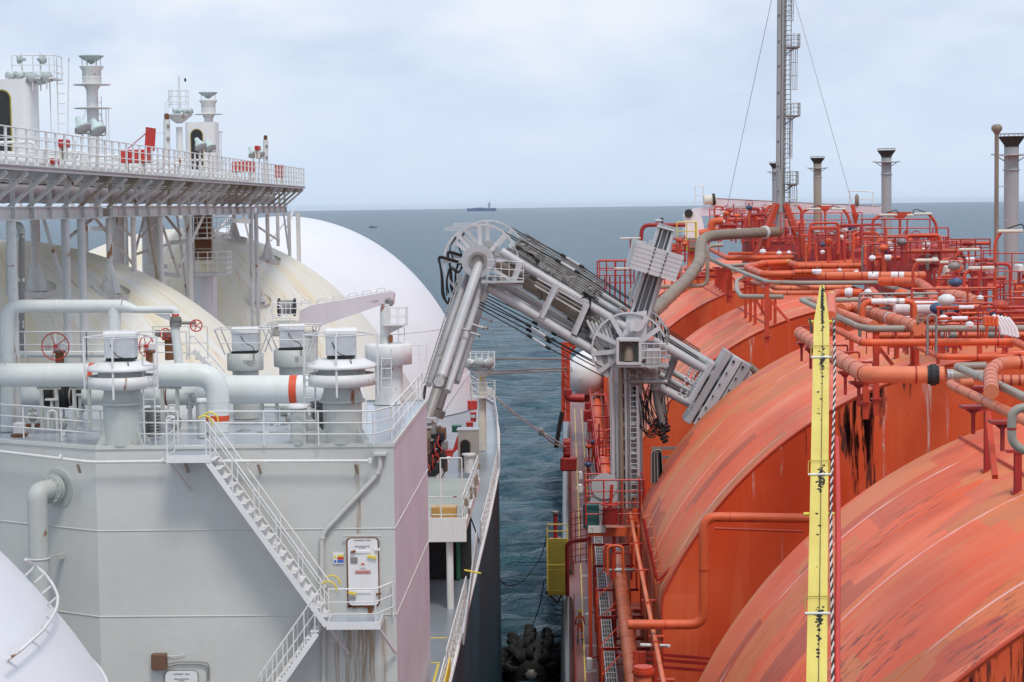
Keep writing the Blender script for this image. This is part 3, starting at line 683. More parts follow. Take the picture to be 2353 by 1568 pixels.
# ---------------------------------------------------------------- ventilation units on the house roof
def fan(label, x, d, mat, k=1.0, ladder_side=1):
    c = at('D', x, 1000, d); c.z = CAMZ-RH; t = thing('roof_ventilator', label, 'ventilator', c, 'big mushroom ventilators on the house roof')
    b = MB().lathe([(.53,0),(.53,1.12)], c, 32); b.build('trunk', M['greytrunk'], t)
    b = MB()
    for a_ in (35, 145, 215, 325):
        q = c+Vector((math.cos(R(a_)), math.sin(R(a_)), 0))*.5; e = Vector((math.cos(R(a_)), math.sin(R(a_)), 0)); s_ = Vector((-e.y, e.x, 0))*.015
        b.poly([q+s_, q+e*.3+s_, q+UZ*.5+s_], s_*-2)
    b.build('gusset', M['greytrunk'], t)
    MB().lathe([(.53,1.1),(.63,1.1),(.63,1.16),(.585,1.16),(.50,1.42),(.50,1.55)], c, 32).build('flange_cone', M['greytrunk'], t)
    MB().lathe([(.50,1.50),(.72,1.53),(.91,1.56),(.91,1.88),(.87,1.88),(.87,1.62),(.55,1.6)], c, 40).build('rain_ring', M['white'], t)
    MB().lathe([(.64,1.6),(.64,2.1)], c, 32).build('inner_drum', M['greytrunk'], t)
    MB().lathe([(.0,2.0),(.95,2.03),(.96,2.06),(.95,2.12),(.62,2.27),(0,2.29)], c, 16).build('cowl', M['white_clean'], t)
    b = MB(); b.box(c+UZ*2.335, (.7,.7,.07)); b.build('vibration_mount', M['dark'], t)
    MB().rbox(c+UZ*2.66, (.82,.82,.56), .02, R(6)).build('fan_housing', M['fanbox'], t); MB().rbox(c+UZ*3.0, (.90,.90,.17), .04, R(6)).build('housing_lid', M['white_clean'], t)
    MB().tube([c+Vector((-.2,-.43,2.75)), c+Vector((-.05,-.5,2.45)), c+Vector((.3,-.6,2.35)), c+Vector((.35,-.75,2.2))], .014, 5, .15).build('cable', M['black'], t)
    ps = [c+Vector((math.cos(R(a_))*1.0, math.sin(R(a_))*.9, 0)) for a_ in (188, 268, 352, 70, 130)]
    for p in ps[:3]:
        b = MB().bar(p+UZ*1.3, p+UZ*2.95, .05, .04); b.bar(p+UZ*1.7, p+UZ*1.7+(c-p)*Vector((1,1,0)).length*.06, .05); b.build('cage_post', M['white'], t)
    cage = MB().tube([p+UZ*2.95*Vector((1,)*1)[0] if False else p+Vector((0,0,2.93)) for p in ps]+[ps[0]+Vector((0,0,2.93))], .018, 5, 0)
    for p in ps[:3]: cage.tube([p+Vector((0,0,2.93)), c+Vector((0,0,3.09))], .012, 5, 0)
    cage.build('cage_ring', M['white'], t)
    lx = c+Vector((.82*ladder_side, -.45, 0)); ladder(MB(), lx+UZ*.02, lx+UZ*2.5, .3, UX, .022).build('ladder', M['gallery'], t)
    return t
fan('left one of the two mushroom ventilators, by the near red-banded pipe', 284, 52.6, 0)
fan('mushroom ventilator with box top at the right front corner of the house roof', 788, 52.6, 0, ladder_side=-1)
def sfan(label, x, ytop, d, r, txt=None):
    c = at('D', x, ytop, d); z0 = CAMZ-RH; t = thing('supply_fan', label, 'ventilator', Vector((c.x, c.y, z0)), 'smaller supply fans on the house roof'); H = c.z-z0
    q = Vector((c.x, c.y, z0)); k = 1/S(d)
    MB().lathe([(r*.72,0),(r*.72,H-1.25)], q, 28).build('neck', M['greytrunk'], t)
    MB().lathe([(r*.7,H-1.27),(r*.97,H-1.25),(r,H-1.22),(r,H-.74),(r*.96,H-.73),(r*.7,H-.73)], q, 32).build('drum', M['greytrunk'], t)
    MB().box(q+UZ*(H-.70), (r*1.3,r*1.3,.07)).build('vibration_mount', M['dark'], t)
    MB().rbox(q+UZ*(H-.36), (.76,.76,.58), .02, R(8)).build('fan_housing', M['fanbox'], t); MB().rbox(q+UZ*(H-.05), (.83,.83,.16), .03, R(8)).build('housing_lid', M['white_clean'], t)
    for sx_ in (-1, 1):
        for dy in (-.5, .5): MB().bar(q+Vector((sx_*r*.95, dy, H-.75)), q+Vector((sx_*(r+.28), dy, H+.02)), .07, .03).build('strut', M['steel'], t)
    b = MB().tube([q+Vector((x_, y_, H+.02)) for x_, y_ in ((-r-.3,-.5),(r+.3,-.5),(r+.3,.5),(-r-.3,.5),(-r-.3,-.5))], .018, 5, 0); b.tube([q+Vector((-r-.12,-.5,H-.4)), q+Vector((r+.12,-.5,H-.4))], .015, 5, 0); b.build('guard_ring', M['white'], t)
    MB().tube([q+Vector((-.05,-.42,H-.2)), q+Vector((.1,-.5,H-.42)), q+Vector((.35,-.55,H-.5)), q+Vector((.36,-.56,H-.9))], .013, 5, .12).build('cable', M['black'], t)
    if txt: text(txt, .06, q+Vector((.22, -r*.96, H-1.0)), Vector((1,.30,0)), UZ, M['ink'], t)
    return t
sfan('small supply fan with stencilled drum, left of the grey crane boom foot', 562, 756, 59, .55, 'MOTOR ROOM\nSUPPLY FAN\nNO.2')
sfan('small supply fan standing just under the winch of the grey crane', 670, 749, 60, .57, 'MOT\nSUP\nNO')
# ---------------------------------------------------------------- big pipes over the roof
d1 = 55.0
def Q(x, y, d): return at('b', x, y, d)
pipe('fat white pipe crossing in front, turning down with a red band at its foot', [Q(-300,1287,d1), Q(1598,1287,d1), at('D', 500, 992, d1)], .335, M['greenpipe'], bend=.62, seg=24,
     clamps=(.02,.035,.30,.62,.80,.90), cmat=M['white'], cr=1.02, bands=((.955,.16,M['band']),(.436,.14,M['band'])))
pipe('fattest white pipe with an orange-red band, right of the downturned pipe', [Q(1450,1395,57.2), at('D',812,895,57.2), at('D',812,985,57.2)], .42, M['greenpipe'], bend=.75, seg=28, clamps=(.2,.55), cmat=M['white'], cr=1.015, bands=((.515,.22,M['band']),))
pipe('grey-green pipe running behind the fat white one, with a black valve joint', [Q(-200,1440,58.5), Q(1530,1440,58.5), Q(1530,1800,58.5)], .29, M['greenpipe'], bend=.5, seg=20, clamps=(.36,.5,.7), cmat=M['rustm'], cr=1.03, flanges=(.28,.32,.335,.38), fm=M['black'], bands=((.75,.0,M['band']),)[:0])
pipe('thin pale pipe low behind the handwheel', [Q(-50,1135,58), Q(780,1135,58)], .1, M['greenpipe'])
t = pipe('pale arched pipe on legs above the roof, narrowing to a red-banded valve', [Q(55,1700,56), Q(55,782,56), Q(900,782,56)], .19, M['greenpipe'], bend=.42, clamps=(.72,), cmat=M['white'])
MB().tube([Q(900,782,56), Q(1000,807,56)], .19, 16, 0, r2=.105).build('reducer', M['greenpipe'], t)
MB().tube([Q(1000,807,56), Q(1290,807,56), Q(1290,850,56)], .105, 14, .2).build('pipe_run', M['greenpipe'], t)
MB().tube([Q(840,790,56), Q(840,1300,56)], .19, 16, 0).build('pipe_leg', M['greenpipe'], t)
MB().tube([Q(1290,840,56), Q(1290,856,56)], .11, 14, 0).build('painted_band', M['band'], t)
MB().tube([Q(1290,935,56), Q(1290,965,56), Q(1320,1250,56)], .13, 14, .2).build('pipe_leg', M['greenpipe'], t)
b = MB().tube([Q(1290,860,56), Q(1290,935,56)], .17, 12, 0); b.tube([Q(1290,880,56), Q(1290,888,56)], .2, 12, 0); b.tube([Q(1330,905,56), Q(1440,905,56)], .05, 8, 0); b.build('valve_body', M['steel_d'], t)
handwheel(MB(), Q(1443,925,55.8), Vector((.3,-1,0)), .165).build('handwheel', M['red'], t)
MB().poly([Q(1130,838,55.7), Q(1250,838,55.7), Q(1250,890,55.7), Q(1200,870,55.7)], Vector((0,.03,0))).build('bracket_plate', M['steel'], t)
def valve(label, v, x, y, d, rad, tilt=(0,-1,0), bodymat=None, stem=.5):
    c = at(v, x, y, d); t = thing('valve', label, 'valve', c-UZ*stem); bm_ = bodymat or M['white']
    handwheel(MB(), c, Vector(tilt), rad, .018, 5).build('handwheel', M['red'], t)
    b = MB().rbox(c+Vector((.05,.22,-.03)), (.34,.26,.26), .05); b.tube([c+Vector((-.2,.2,0)), c+Vector((-.34,.2,0))], .11, 12, 0); b.build('gearbox', bm_, t)
    b = MB().tube([c+Vector((.06,.22,-.16)), c+Vector((.06,.22,-stem))], .13, 12, 0); b.tube([c+Vector((.06,.22,-.16)), c+Vector((.06,.22,-.2))], .2, 14, 0); b.build('stem', M['rustm'], t)
    return t
valve('large red handwheel with white gearbox at the left end of the roof piping', 'b', 407, 1078, 56.5, .40)
valve('red handwheel half hidden behind the left ventilator box', 'b', 1075, 1075, 57, .30, (.85,-.5,0))
valve('small red handwheel on a brown spindle between ventilator and stairs', 'b', 1215, 985, 58, .16, (.6,-.8,0), M['steel_d'], .8)
for (x0,x1,lb) in ((-40,640,'white walkway railing at the far left of the roof piping'),(640,1375,'white walkway railing behind the left ventilator')):
    railing(lb, [Q(x0,1180,57.5), Q(x1,1180,57.5)], H=.85, sp=1.1, r=.022, mids=(.28,.55))
t = thing('steel_stairs', 'short white steps with curved handrails coming down behind the fat pipe', 'stairs', Q(1660,1280,57))
for dd in (57, 57.7):
    MB().tube([Q(1385,1150,dd), Q(1395,1010,dd), Q(1420,995,dd), Q(1660,1270,dd)], .022, 6, .1).build('handrail', M['white'], t)
    MB().bar(Q(1420,1110,dd), Q(1640,1330,dd), .04, .14).build('stringer', M['white'], t)
for i in range(6): MB().box(Q(1435+i*40,1125+i*40,57.35), (.2,.66,.03)).build('tread', M['white'], t)
railing('white railing on the far roof walkway with the steps', [Q(1130,1170,58.5), Q(1530,1170,58.5)], H=.98, sp=.6, r=.02, mids=(.5,))
# posts and vents
def ventpost(label, x, ytop, d, w_, box=False):
    c = at('D', x, ytop, d); z0 = CAMZ-RH; t = thing('vent_post', label, 'vent pipe', Vector((c.x,c.y,z0)))
    H = c.z-z0; q = Vector((c.x,c.y,z0))
    MB().lathe([(w_,0),(w_,H-.06)], q, 18).build('pipe', M['greytrunk'], t); MB().lathe([(w_*1.25,H-.07),(w_*1.25,H),(w_*1.1,H+.03),(0,H+.03)], q, 18).build('cap', M['white'], t)
    if box: MB().poly([q+Vector((w_*.8,-.02,0)), q+Vector((w_*.8+.75,-.02,0)), q+Vector((w_*.8,-.02,.9))], Vector((0,.03,0))).build('gusset', M['greytrunk'], t)
ventpost('short capped vent pipe in front of the downturned pipe', 463, 918, 54, .115)
ventpost('grey capped vent post with a triangular gusset left of the right ventilator', 686, 931, 52.3, .24, True)
# pipe supports and small fittings under the big pipes
for i, (x, lb) in enumerate(((20,'steel trestle under the left end of the fat pipe'),(115,'steel trestle under the black valve joint'),(190,'steel trestle left of the left ventilator'),(392,'steel trestle right of the left ventilator'),(620,'steel trestle under the fattest pipe'))):
    c = on('D', x, 985 if x < 600 else 975, RH); t = thing('pipe_trestle', lb, 'pipe support', c)
    for dx in (-.22, .22): MB().ibeam(c+UX*dx, c+UX*dx+UZ*1.15, .09, .12, .015).build('leg', M['greytrunk'], t)
    MB().ibeam(c+UX*-.35+UZ*1.2, c+UX*.35+UZ*1.2, .1, .1, .015).build('beam', M['greytrunk'], t)
t = thing('filter_unit', 'coiled grey hose reel on the roof beside the red pipe foot', 'hose reel', on('D', 345, 1012, RH)); c = on('D', 352, 1010, RH)
for k in range(9): MB().ring(c+UZ*(.12+k*.09), .2, .035, UZ, 16, 6).build('coil', M['steel_d'], t)
c = on('D', 733, 1010, RH); t = thing('filter_unit', 'coiled grey hose reel on the roof left of the right ventilator', 'hose reel', c)
for k in range(11): MB().ring(c+UZ*(.12+k*.09), .2, .035, UZ, 16, 6).build('coil', M['steel_d'], t)
pipe('small pale pipe with valve flanges low on the roof behind the right vent post', [on('D',548,957,RH)+UZ*.02, on('D',548,957,RH)+UZ*.32, on('D',690,957,RH)+UZ*.32, on('D',690,957,RH)+UZ*.02], .07, M['greenpipe'], bend=.15, flanges=(.25,.72))
def puddle():
    m, t, p = newmat('standing_rain_water'); p.inputs['Base Color'].default_value = (.25,.26,.27,1); p.inputs['Roughness'].default_value = .04; return m
M['puddle'] = puddle()
for i, (x, y, rx, ry, lb) in enumerate(((640,972,.5,.5,'longer rain puddle on the roof, in front of the fattest pipe'),(620,992,.45,.2,'thin rain puddle on the roof near the front railing'),(560,988,.2,.35,'small rain puddle beside the red-banded pipe foot'))):
    c = on('D', x, y, RH); ps = []
    for k in range(22): a_ = 2*math.pi*k/22; rr = 1+.3*math.sin(3*a_+i)+.15*math.sin(5*a_+2*i); ps.append(c+Vector((math.cos(a_)*rx*rr, math.sin(a_)*ry*rr, -.017)))
    b = MB(); b.add(ps, [tuple(range(22))]); tag(b.build('puddle', M['puddle']), lb, 'puddle')
# ---------------------------------------------------------------- grey provision crane
def G(x, y, d=63.0): return at('d', x, y, d)
c = G(1170, 930); c.z = CAMZ-RH; t = thing('crane_rest', 'rusty round pedestal with wide drum and a ladder, at the back right of the roof', 'pedestal', c)
MB().lathe([(.52,0),(.46,.1),(.45,1.25)], c, 28).build('pedestal', M['white_rusty'], t)
zt = G(1170, 660).z-c.z; MB().lathe([(.0,zt),(.76,zt),(.76,zt+.62),(.72,zt+.66),(0,zt+.67)], c, 36).build('drum', M['white'], t)
ladder(MB(), G(1148,925,62.2), G(1148,540,62.1), .32, UX, .02).build('ladder', M['white'], t)
colx = G(1140, 500).x; q = Vector((colx, 63.0, G(1140,500).z)); MB().lathe([(.17,0),(.15,1.28)], q, 16).build('post', M['white_rusty'], t)
z = G(1140,352).z; b = MB().box(Vector((G(1220,352).x, 63, z)), (.72,.8,.04)); b.poly([Vector((colx, 62.98, z-.03)), Vector((G(1300,352).x,62.98,z-.03)), Vector((colx,62.98,z-.36))], Vector((0,.04,0))); b.build('step_platform', M['white_rusty'], t)
b = railmesh(MB(), [Vector((G(1165,0).x, 62.6, z)), Vector((G(1302,0).x, 62.6, z)), Vector((G(1302,0).x, 63.4, z)), Vector((G(1165,0).x, 63.4, z))], .55, (.5,), .35, .014); b.build('railing', M['white'], t)
ladder(MB(), G(1265,490,63.1), G(1265,372,63.1), .2, UX, .014).build('ladder', M['white'], t)
MB().rbox(G(1182,462,62.8), (.13,.12,.25), .03).build('horn', M['rustm'], t)
railing('small white railing on the bracket right of the crane drum', [G(1345,645), G(1465,645)], H=.55, sp=.25, r=.014, mids=(.5,))
c = G(560, 420, 66); t = thing('provision_crane', 'grey-pink provision crane with its jib lowered onto the rusty pedestal', 'crane', c)
jib = [(470,240),(560,200),(1190,90),(1206,108),(1200,195),(1120,195),(600,372),(460,350)]
b = MB().poly([G(x, y, 64.6) for x, y in jib], Vector((0,.55,0))); b.build('jib', M['pale_pink'], t)
b = MB().tube([G(470,190,64.6), G(1190,80,64.6)], .012, 4, 0)
for x in (480,610,730,850,960,1070): 
    y = 200-(x-560)*.175-6 if x > 560 else 200
    b.tube([G(x,y+4,64.6), G(x,y-32,64.6), G(x+65,y-44,64.6), G(x+65,y-8,64.6)], .014, 4, .05)
b.build('jib_rail', M['white'], t)
b = MB().tube([G(310,215,64.4), G(425,215,64.4)], .24, 18, 0); b.build('winch_drum', M['steel_d'], t)
b = MB().tube([G(300,215,64.4), G(312,215,64.4)], .30, 18, 0); b.tube([G(422,215,64.4), G(434,215,64.4)], .30, 18, 0); b.build('winch_flange', M['dark'], t)
b = MB()
for x in (255,325,360,395,460): b.tube([G(x,335,64), G(x,180,64)], .014, 5, 0)
for y in (180,225,270,300): b.tube([G(255,y,64), G(468,y,64)], .014, 5, 0)
b.ring(G(290,245,64), .2, .02, UY, 18, 5); b.build('winch_guard', M['white'], t)
MB().rbox(G(345,340,64.6), (1.0,.8,.14), .03).build('winch_base', M['cream'], t); MB().tube([G(250,400,64.6), G(570,400,64.6)], .19, 16, 0).build('slew_motor', M['cream'], t)
c0 = G(480,420,65); MB().lathe([(.55,-2.5),(.55,0),(.5,.1),(0,.1)], c0, 24).build('pedestal', M['greytrunk'], t)
b = MB(); b.tube([G(1150,150,64.5), G(1185,195,64.5)], .09, 10, 0); b.rbox(G(1180,180,64.4), (.16,.2,.22), .03); b.build('jib_head', M['steel_d'], t)
text('T 1.0TON', .06, G(1055,168,64.58), Vector((1,0,.17)), Vector((-.17,0,1)), M['ink'], t)

# ---------------------------------------------------------------- floodlights
def flood(label, p, dr, s=.3, group='pale green floodlights', post=True, base=None, mat=None):
    p = Vector(p); dr = Vector(dr).normalized(); t = thing('floodlight', label, 'floodlight', base or p-UZ*s, group)
    MB().lathe([(.0,-s*1.15),(s*.22,-s*1.1),(s*.3,-s*.7),(s*.62,-s*.1),(s*.72,0),(s*.68,.03)], p, 18, dr).build('shade', mat or M['lampg'], t)
    MB().lathe([(0,.0),(s*.66,.02),(s*.66,.05),(0,.06)], p, 18, dr).build('lens', M['glass'], t)
    a, c = frame(dr); b = MB().tube([p+a*s*.75, p+a*s*.75-UZ*s*.5-dr*s*.1, p-a*s*.75-UZ*s*.5-dr*s*.1, p-a*s*.75], s*.05, 5, .04); b.build('yoke', M['steel_d'], t)
    if post: MB().tube([p-UZ*s*.5-dr*s*.1, base or p-UZ*s*1.4-dr*s*.1], s*.09, 6, 0).build('stem', M['gallery'], t)
    return t

# ---------------------------------------------------------------- pipe gallery over the domes
XG, XO = -16.0, -14.9; zR, zD, zT, zB = CAMZ+2.33, CAMZ+1.28, CAMZ+.20, CAMZ-.20
gd0, gd1 = 48.0, 112.0
gal = thing('pipe_gallery', 'long white steel gallery on columns above the dome tanks', 'gallery', Vector((XG, 60, zB)))
b = MB()
for d0, d1_, dz in ((48,67.5,0),(69,90,.02),(90.1,101,-.0),(101.6,gd1,.02)): b.ibeam(Vector((XG, d0, (zT+zB)/2+dz)), Vector((XG, d1_, (zT+zB)/2+dz)), .3, zT-zB, .03)
b.build('girder', M['gallery'], gal)
b = MB().ibeam(Vector((-21.5, 48, (zT+zB)/2)), Vector((-21.5, gd1, (zT+zB)/2)), .3, zT-zB, .03); b.build('girder', M['gallery'], gal)
MB().box(Vector(((XG+XO)/2, (gd0+gd1)/2, zD)), (XG*-1+XO+.2, gd1-gd0, .05)).build('walkway', M['steel_d'], gal)
MB().box(Vector((-18.8, (gd0+gd1)/2, zD-.25)), (4.6, gd1-gd0, .05)).build('deck_plate', M['gallery'], gal)
MB().bar(Vector((XO+.02, gd0, zD-.02)), Vector((XO+.02, gd1, zD-.02)), .03, .16).build('toe_board', M['white'], gal)
dd = gd0; i = 0
while dd < gd1+.1:
    rust = random.random()
    mt = M['stackrust'] if rust > .66 else M['gallery']
    MB().bar(Vector((XG-.06, dd, zT-.05)), Vector((XO, dd, zD-.16)), .14, .10).build('bracket', mt, gal)
    MB().poly([Vector((XG,dd,zD-.03)), Vector((XO,dd,zD-.03)), Vector((XO,dd,zD-.16)), Vector((XO-.2,dd,zD-.30)), Vector((XG,dd,zD-.30))], Vector((0,.03,0))).build('bracket_head', mt, gal)
    MB().bar(Vector((XG-.02, dd+.35, zT)), Vector((XG-.02, dd+.35, zD-.05)), .12, .08).build('web_post', mt if random.random()>.5 else M['gallery'], gal)
    MB().box(Vector((XG+.09, dd, (zT+zB)/2)), (.12, .02, zT-zB-.07)).build('stiffener', M['gallery'], gal)
    MB().bar(Vector((-21.5, dd+.3, zT)), Vector((-21.5, dd+.3, zD-.05)), .12, .08).build('web_post', M['gallery'], gal) if i % 2 == 0 else None
    dd += 2.05; i += 1
pipe('grimy grey pipe slung under the gallery walkway', [Vector((-16.7, 46, CAMZ+.62)), Vector((-16.7, 111, CAMZ+.62))], .31, M['galgrey'], clamps=[.04+i*.072 for i in range(13)], cmat=M['galgrey'], cr=1.06)
railing('long many-barred white railing along the outer edge of the gallery', [Vector((XO, gd0, zD)), Vector((XO, gd1, zD))], H=1.05, sp=1.03, r=.022, mids=(.25,.5,.75), flat=True)
railing('railing across the far end of the gallery walkway', [Vector((XO, gd1+.1, zD)), Vector((XG-.6, gd1+.1, zD)), Vector((XG-1.2, gd1+2, zD))], H=1.05, sp=.8, r=.022, mids=(.33,.66))
railing('white railing along the inner side of the gallery', [Vector((-21.6, gd0, zD)), Vector((-21.6, gd1+6, zD))], H=1.1, sp=2.6, r=.022, mids=(.5,))
for i, (X, z, r_, d0, d1_, lb) in enumerate(((-17.4,.35,.16,47,108,'nearest'),(-18.1,.62,.11,47,104,'slimmer raised'),(-18.9,.4,.20,47,110,'fat middle'),(-19.8,.75,.12,55,112,'thin upper'),(-20.6,.45,.17,47,112,'innermost'))):
    pipe(f'{lb} white pipe lying lengthwise on top of the gallery', [Vector((X, d0, zD+z)), Vector((X, d1_, zD+z))], r_, M['white'], clamps=[.03+k*.06 for k in range(16)], cmat=M['gallery'], cr=1.25, cw=.08)
# cross pipes, valves and posts standing on the gallery
rg = random.Random(11)
for i in range(46):
    d = 50+i*1.33+rg.random(); X = -16.6-rg.random()*3.6; k = rg.random(); c = Vector((X, d, zD-.02)); 
    side = ('grey', 'rusty', 'white')[i % 3]
    if k < .45:
        t = thing('gallery_valve', 'small valve with stem among the white gallery pipes', 'valve', c, 'small valves on the gallery'); b = MB().tube([c, c+UZ*(.9+rg.random()*.35)], .035, 6, 0); b.build('stem', M['white_rusty'], t)
        MB().rbox(c+UZ*(.5+rg.random()*.3), (.2,.3,.22), .04).build('valve_body', M['white'], t)
        if rg.random() < .6: handwheel(MB(), c+UZ*(1.0+rg.random()*.2), UZ, .16, .015, 4).build('handwheel', M['white'], t)
    elif k < .8:
        h = .8+rg.random()*.5; t = thing('pipe_loop', 'thin white pipe loop arching over the gallery pipes', 'pipe', c, 'thin pipe loops on the gallery'); MB().tube([c, c+UZ*h, c+UZ*h-UX*(1+rg.random()), c-UX*(1.2)], .05, 8, .2).build('pipe_run', M['white'], t)
    else:
        t = thing('cable_cabinet', 'small white cabinet standing on the gallery', 'cabinet', c, 'small cabinets on the gallery'); MB().rbox(c+UZ*.62, (.35,.45,.5), .03).build('case', M['white'], t); MB().box(c+UZ*.2, (.08,.08,.4)).build('leg', M['gallery'], t)
# columns with skirted feet
TK = {'A': pt(-22,75,21.4), 'B': pt(-22,112,21.4)}; EK = 15.5/20.4
def onT(k, v, x, y):
    r = ray(v, x, y); c = TK[k]; rs = Vector((r.x, r.y, r.z*EK)); oc = Vector((O.x-c.x, O.y-c.y, (O.z-c.z)*EK)); a_ = rs.dot(rs); bb = rs.dot(oc); cc = oc.length_squared-15.5**2; disc = bb*bb-a_*cc
    return O+r*((-bb-math.sqrt(max(disc, 0)))/a_)
def sphz(k, X, d):
    c = TK[k]; q = 15.5**2-(X-c.x)**2-(d-c.y)**2; return c.z+math.sqrt(q)/EK if q > 0 else CAMZ-16
def column(label, foot, r_, cone=True, slant=None, k='A', group='round white columns under the gallery'):
    top = Vector((foot.x, foot.y, zB)) if slant is None else Vector((slant[0], slant[1], zB))
    t = thing('gallery_column', label, 'column', foot, group); d = (top-foot).normalized()
    MB().tube([foot+d*(.9 if cone else -.1), top], r_, 16, 0).build('shaft', M['gallery'], t)
    if cone:
        n = (foot-TK[k]).normalized(); b = MB()
        for a_ in range(4):
            th = a_*math.pi/2+.6; e = Vector((math.cos(th), math.sin(th), 0)); s_ = Vector((-e.y, e.x, 0))*.02
            b.poly([foot+d*1.0+s_+e*r_*.9, foot+e*(r_+.38)-UZ*.25+s_, foot-UZ*.3+s_, foot+d*1.0+s_], s_*-2)
        b.lathe([(r_*1.02,.95),(r_+.30,-.1)], foot, 20); b.build('foot_cone', M['gallery'], t)
        a, c = frame(n); b = MB(); ps = [foot-n*.02+(a*math.cos(q)+c*math.sin(q))*.72 for q in [2*math.pi*j/24 for j in range(25)]]
        b.add([p-n*.10 for p in ps]+[p+n*.13 for p in ps], [(j, j+1, j+26, j+25) for j in range(24)]); b.build('collar', M['gallery'], t)
    return t
column('thick column with a skirted foot on the near dome, far left under the gallery', onT('A','b',265,650), .14)
column('column with a skirted foot in the middle of the near dome', onT('A','b',812,668), .11)
column('column standing on the ridge of the near dome, thin rusty collar at its foot', onT('A','b',988,528), .10, False)
column('column with a skirted foot on the second dome, below the pipe bundle', onT('B','b',1895,735), .12, k='B')
column('column with a skirted foot high on the second dome', onT('B','b',1972,430), .11, k='B')
column('slim column near the far end with a plain foot on the second dome', onT('B','b',2045,328), .10, False, k='B')
column('skirted short column right behind the caged ladder tower', onT('B','b',1722,285), .11, k='B')
def longcol(label, x, r_, k):
    d = 4500*16/(1298-x); f = Vector((XG, d, sphz(k, XG, d))); return column(label, f, r_, False)
for x, r_, k, lb in ((18,.14,'A','leftmost long column at the photo edge'),(144,.135,'A','long column left of the paired pipes, passing behind the arched pipe'),(181,.135,'A','long column second from the arched pipe leg'),(365,.10,'A','plain column just left of the tall ladder trunk'),(431,.13,'A','thick long column running down to the near dome ridge'),(575,.11,'B','long column that ends behind the small supply fan'),(587,.10,'B','column close behind the long one at the supply fan'),(663,.10,'B','plain column third from the far end of the gallery'),(684,.13,'B','last thick column at the far end of the gallery')):
    longcol(lb, x, r_, k)
for i, d in enumerate((57,64,71,79,87,95,103,110)):
    k = 'A' if d < 92 else 'B'; f = Vector((-21.4, d, sphz(k, -21.4, d))); column('column of the gallery\'s far row, half hidden behind the near ones', f, .11, False, group='far row of gallery columns')
def brace(label, v, p, q, X, r_=.07, mat='gallery', X2=None):
    a = ax(v, p[0], p[1], X); c = ax(v, q[0], q[1], X2 or X); b = MB().tube([a, c], r_, 10, 0); return tag(b.build('diagonal_brace', M[mat]), label, 'brace', 'diagonal braces under the gallery')
for i, (p, q, mt) in enumerate((((320,140),(455,590),'gallery'),((690,130),(480,300),'gallery'),((700,135),(975,470),'gallery'),((1070,85),(990,400),'gallery'),((1080,90),(1160,580),'stackrust'),((1225,85),(1040,270),'gallery'),((1220,120),(1330,260),'stackrust'),((1300,95),(1375,720),'gallery'),((1510,90),(1320,490),'gallery'),((1525,95),(1600,330),'gallery'),((1780,80),(1845,340),'gallery'),((1735,80),(1500,330),'gallery'),((1900,200),(2050,300),'gallery'),((1920,75),(1870,130),'gallery'),((2080,60),(2120,360),'gallery'),((2120,130),(1990,300),'gallery'),((2160,70),(2110,200),'gallery'),((1180,150),(1310,540),'gallery'),((860,180),(960,260),'gallery'),((1000,400),(1230,330),'gallery'))):
    brace('slanting tubular brace under the gallery' if mt == 'gallery' else 'rust-streaked slanting brace under the gallery', 'b', p, q, -16.6-(i % 4)*1.1, .065, mt)
for i, (x, y0, y1, r_, d_, lb) in enumerate(((862,90,480,.30,90,'broad round riser trunk left of the caged ladder tower'),(1108,90,600,.42,93,'broadest pale round trunk between the two domes'),(1500,560,900,.5,95,'pale drum-like trunk below the caged landings'))):
    c_ = at('b',x,y1,d_); tag(MB().tube([c_-UZ*2, at('b',x,y0,d_)], r_, 20, 0).build('riser_trunk', M['gallery']), lb, 'trunk')
for i, (p, q, lb) in enumerate((((1050,490),(1230,490),'upper level white beam between the round trunk and ladder tower'),((1180,540),(1330,560),'lower level white beam beside the ladder tower'),((640,210),(860,215),'level beam high between the column pairs'),((1250,315),(1420,300),'level beam carrying the upper caged landing'),((1700,150),(1840,160),'short level beam right of the caged landings'))):
    tag(MB().bar(at('b',*p,90), at('b',*q,90), .14, .2).build('beam', M['gallery']), lb, 'beam')
# small fittings on the house roof under the pipes
rf = random.Random(5)
for i in range(22):
    x = rf.choice([rf.uniform(5,205), rf.uniform(350,440), rf.uniform(530,700)]); y = rf.uniform(955,1005); c_ = on('D', x, y, RH); kd = i % 4
    if kd == 0:
        t = thing('roof_valve', 'stubby dark valve standing on the house roof', 'valve', c_, 'small valves on the house roof'); MB().tube([c_, c_+UZ*.5], .05, 8, 0).build('stem', M['white_rusty'], t); MB().rbox(c_+UZ*.3, (.2,.2,.18), .04).build('body', M['steel_d'], t); handwheel(MB(), c_+UZ*.52, UZ, .12, .014, 4).build('handwheel', M['steel_d'], t)
    elif kd == 1: tag(MB().tube([c_, c_+UZ*.55, c_+UZ*.55+UX*.25, c_+UX*.25], .035, 8, .12).build('gooseneck', M['white']), 'small white gooseneck pipe on the house roof', 'pipe', 'goosenecks on the house roof')
    elif kd == 2:
        t = thing('pipe_stand', 'narrow steel stand on the house roof', 'stand', c_, 'narrow stands on the house roof'); MB().bar(c_, c_+UZ*.85, .08).build('post', M['greytrunk'], t); MB().box(c_+UZ*.87, (.35,.2,.05)).build('head', M['white_rusty'], t)
    else:
        t = thing('motor_box', 'rust-edged box on the house roof', 'box', c_, 'rust-edged boxes on the house roof'); MB().rbox(c_+UZ*.22, (.3,.3,.34), .04).build('case', M['white_rusty'], t); MB().box(c_+UZ*.03, (.4,.4,.06)).build('plinth', M['rustm'], t)
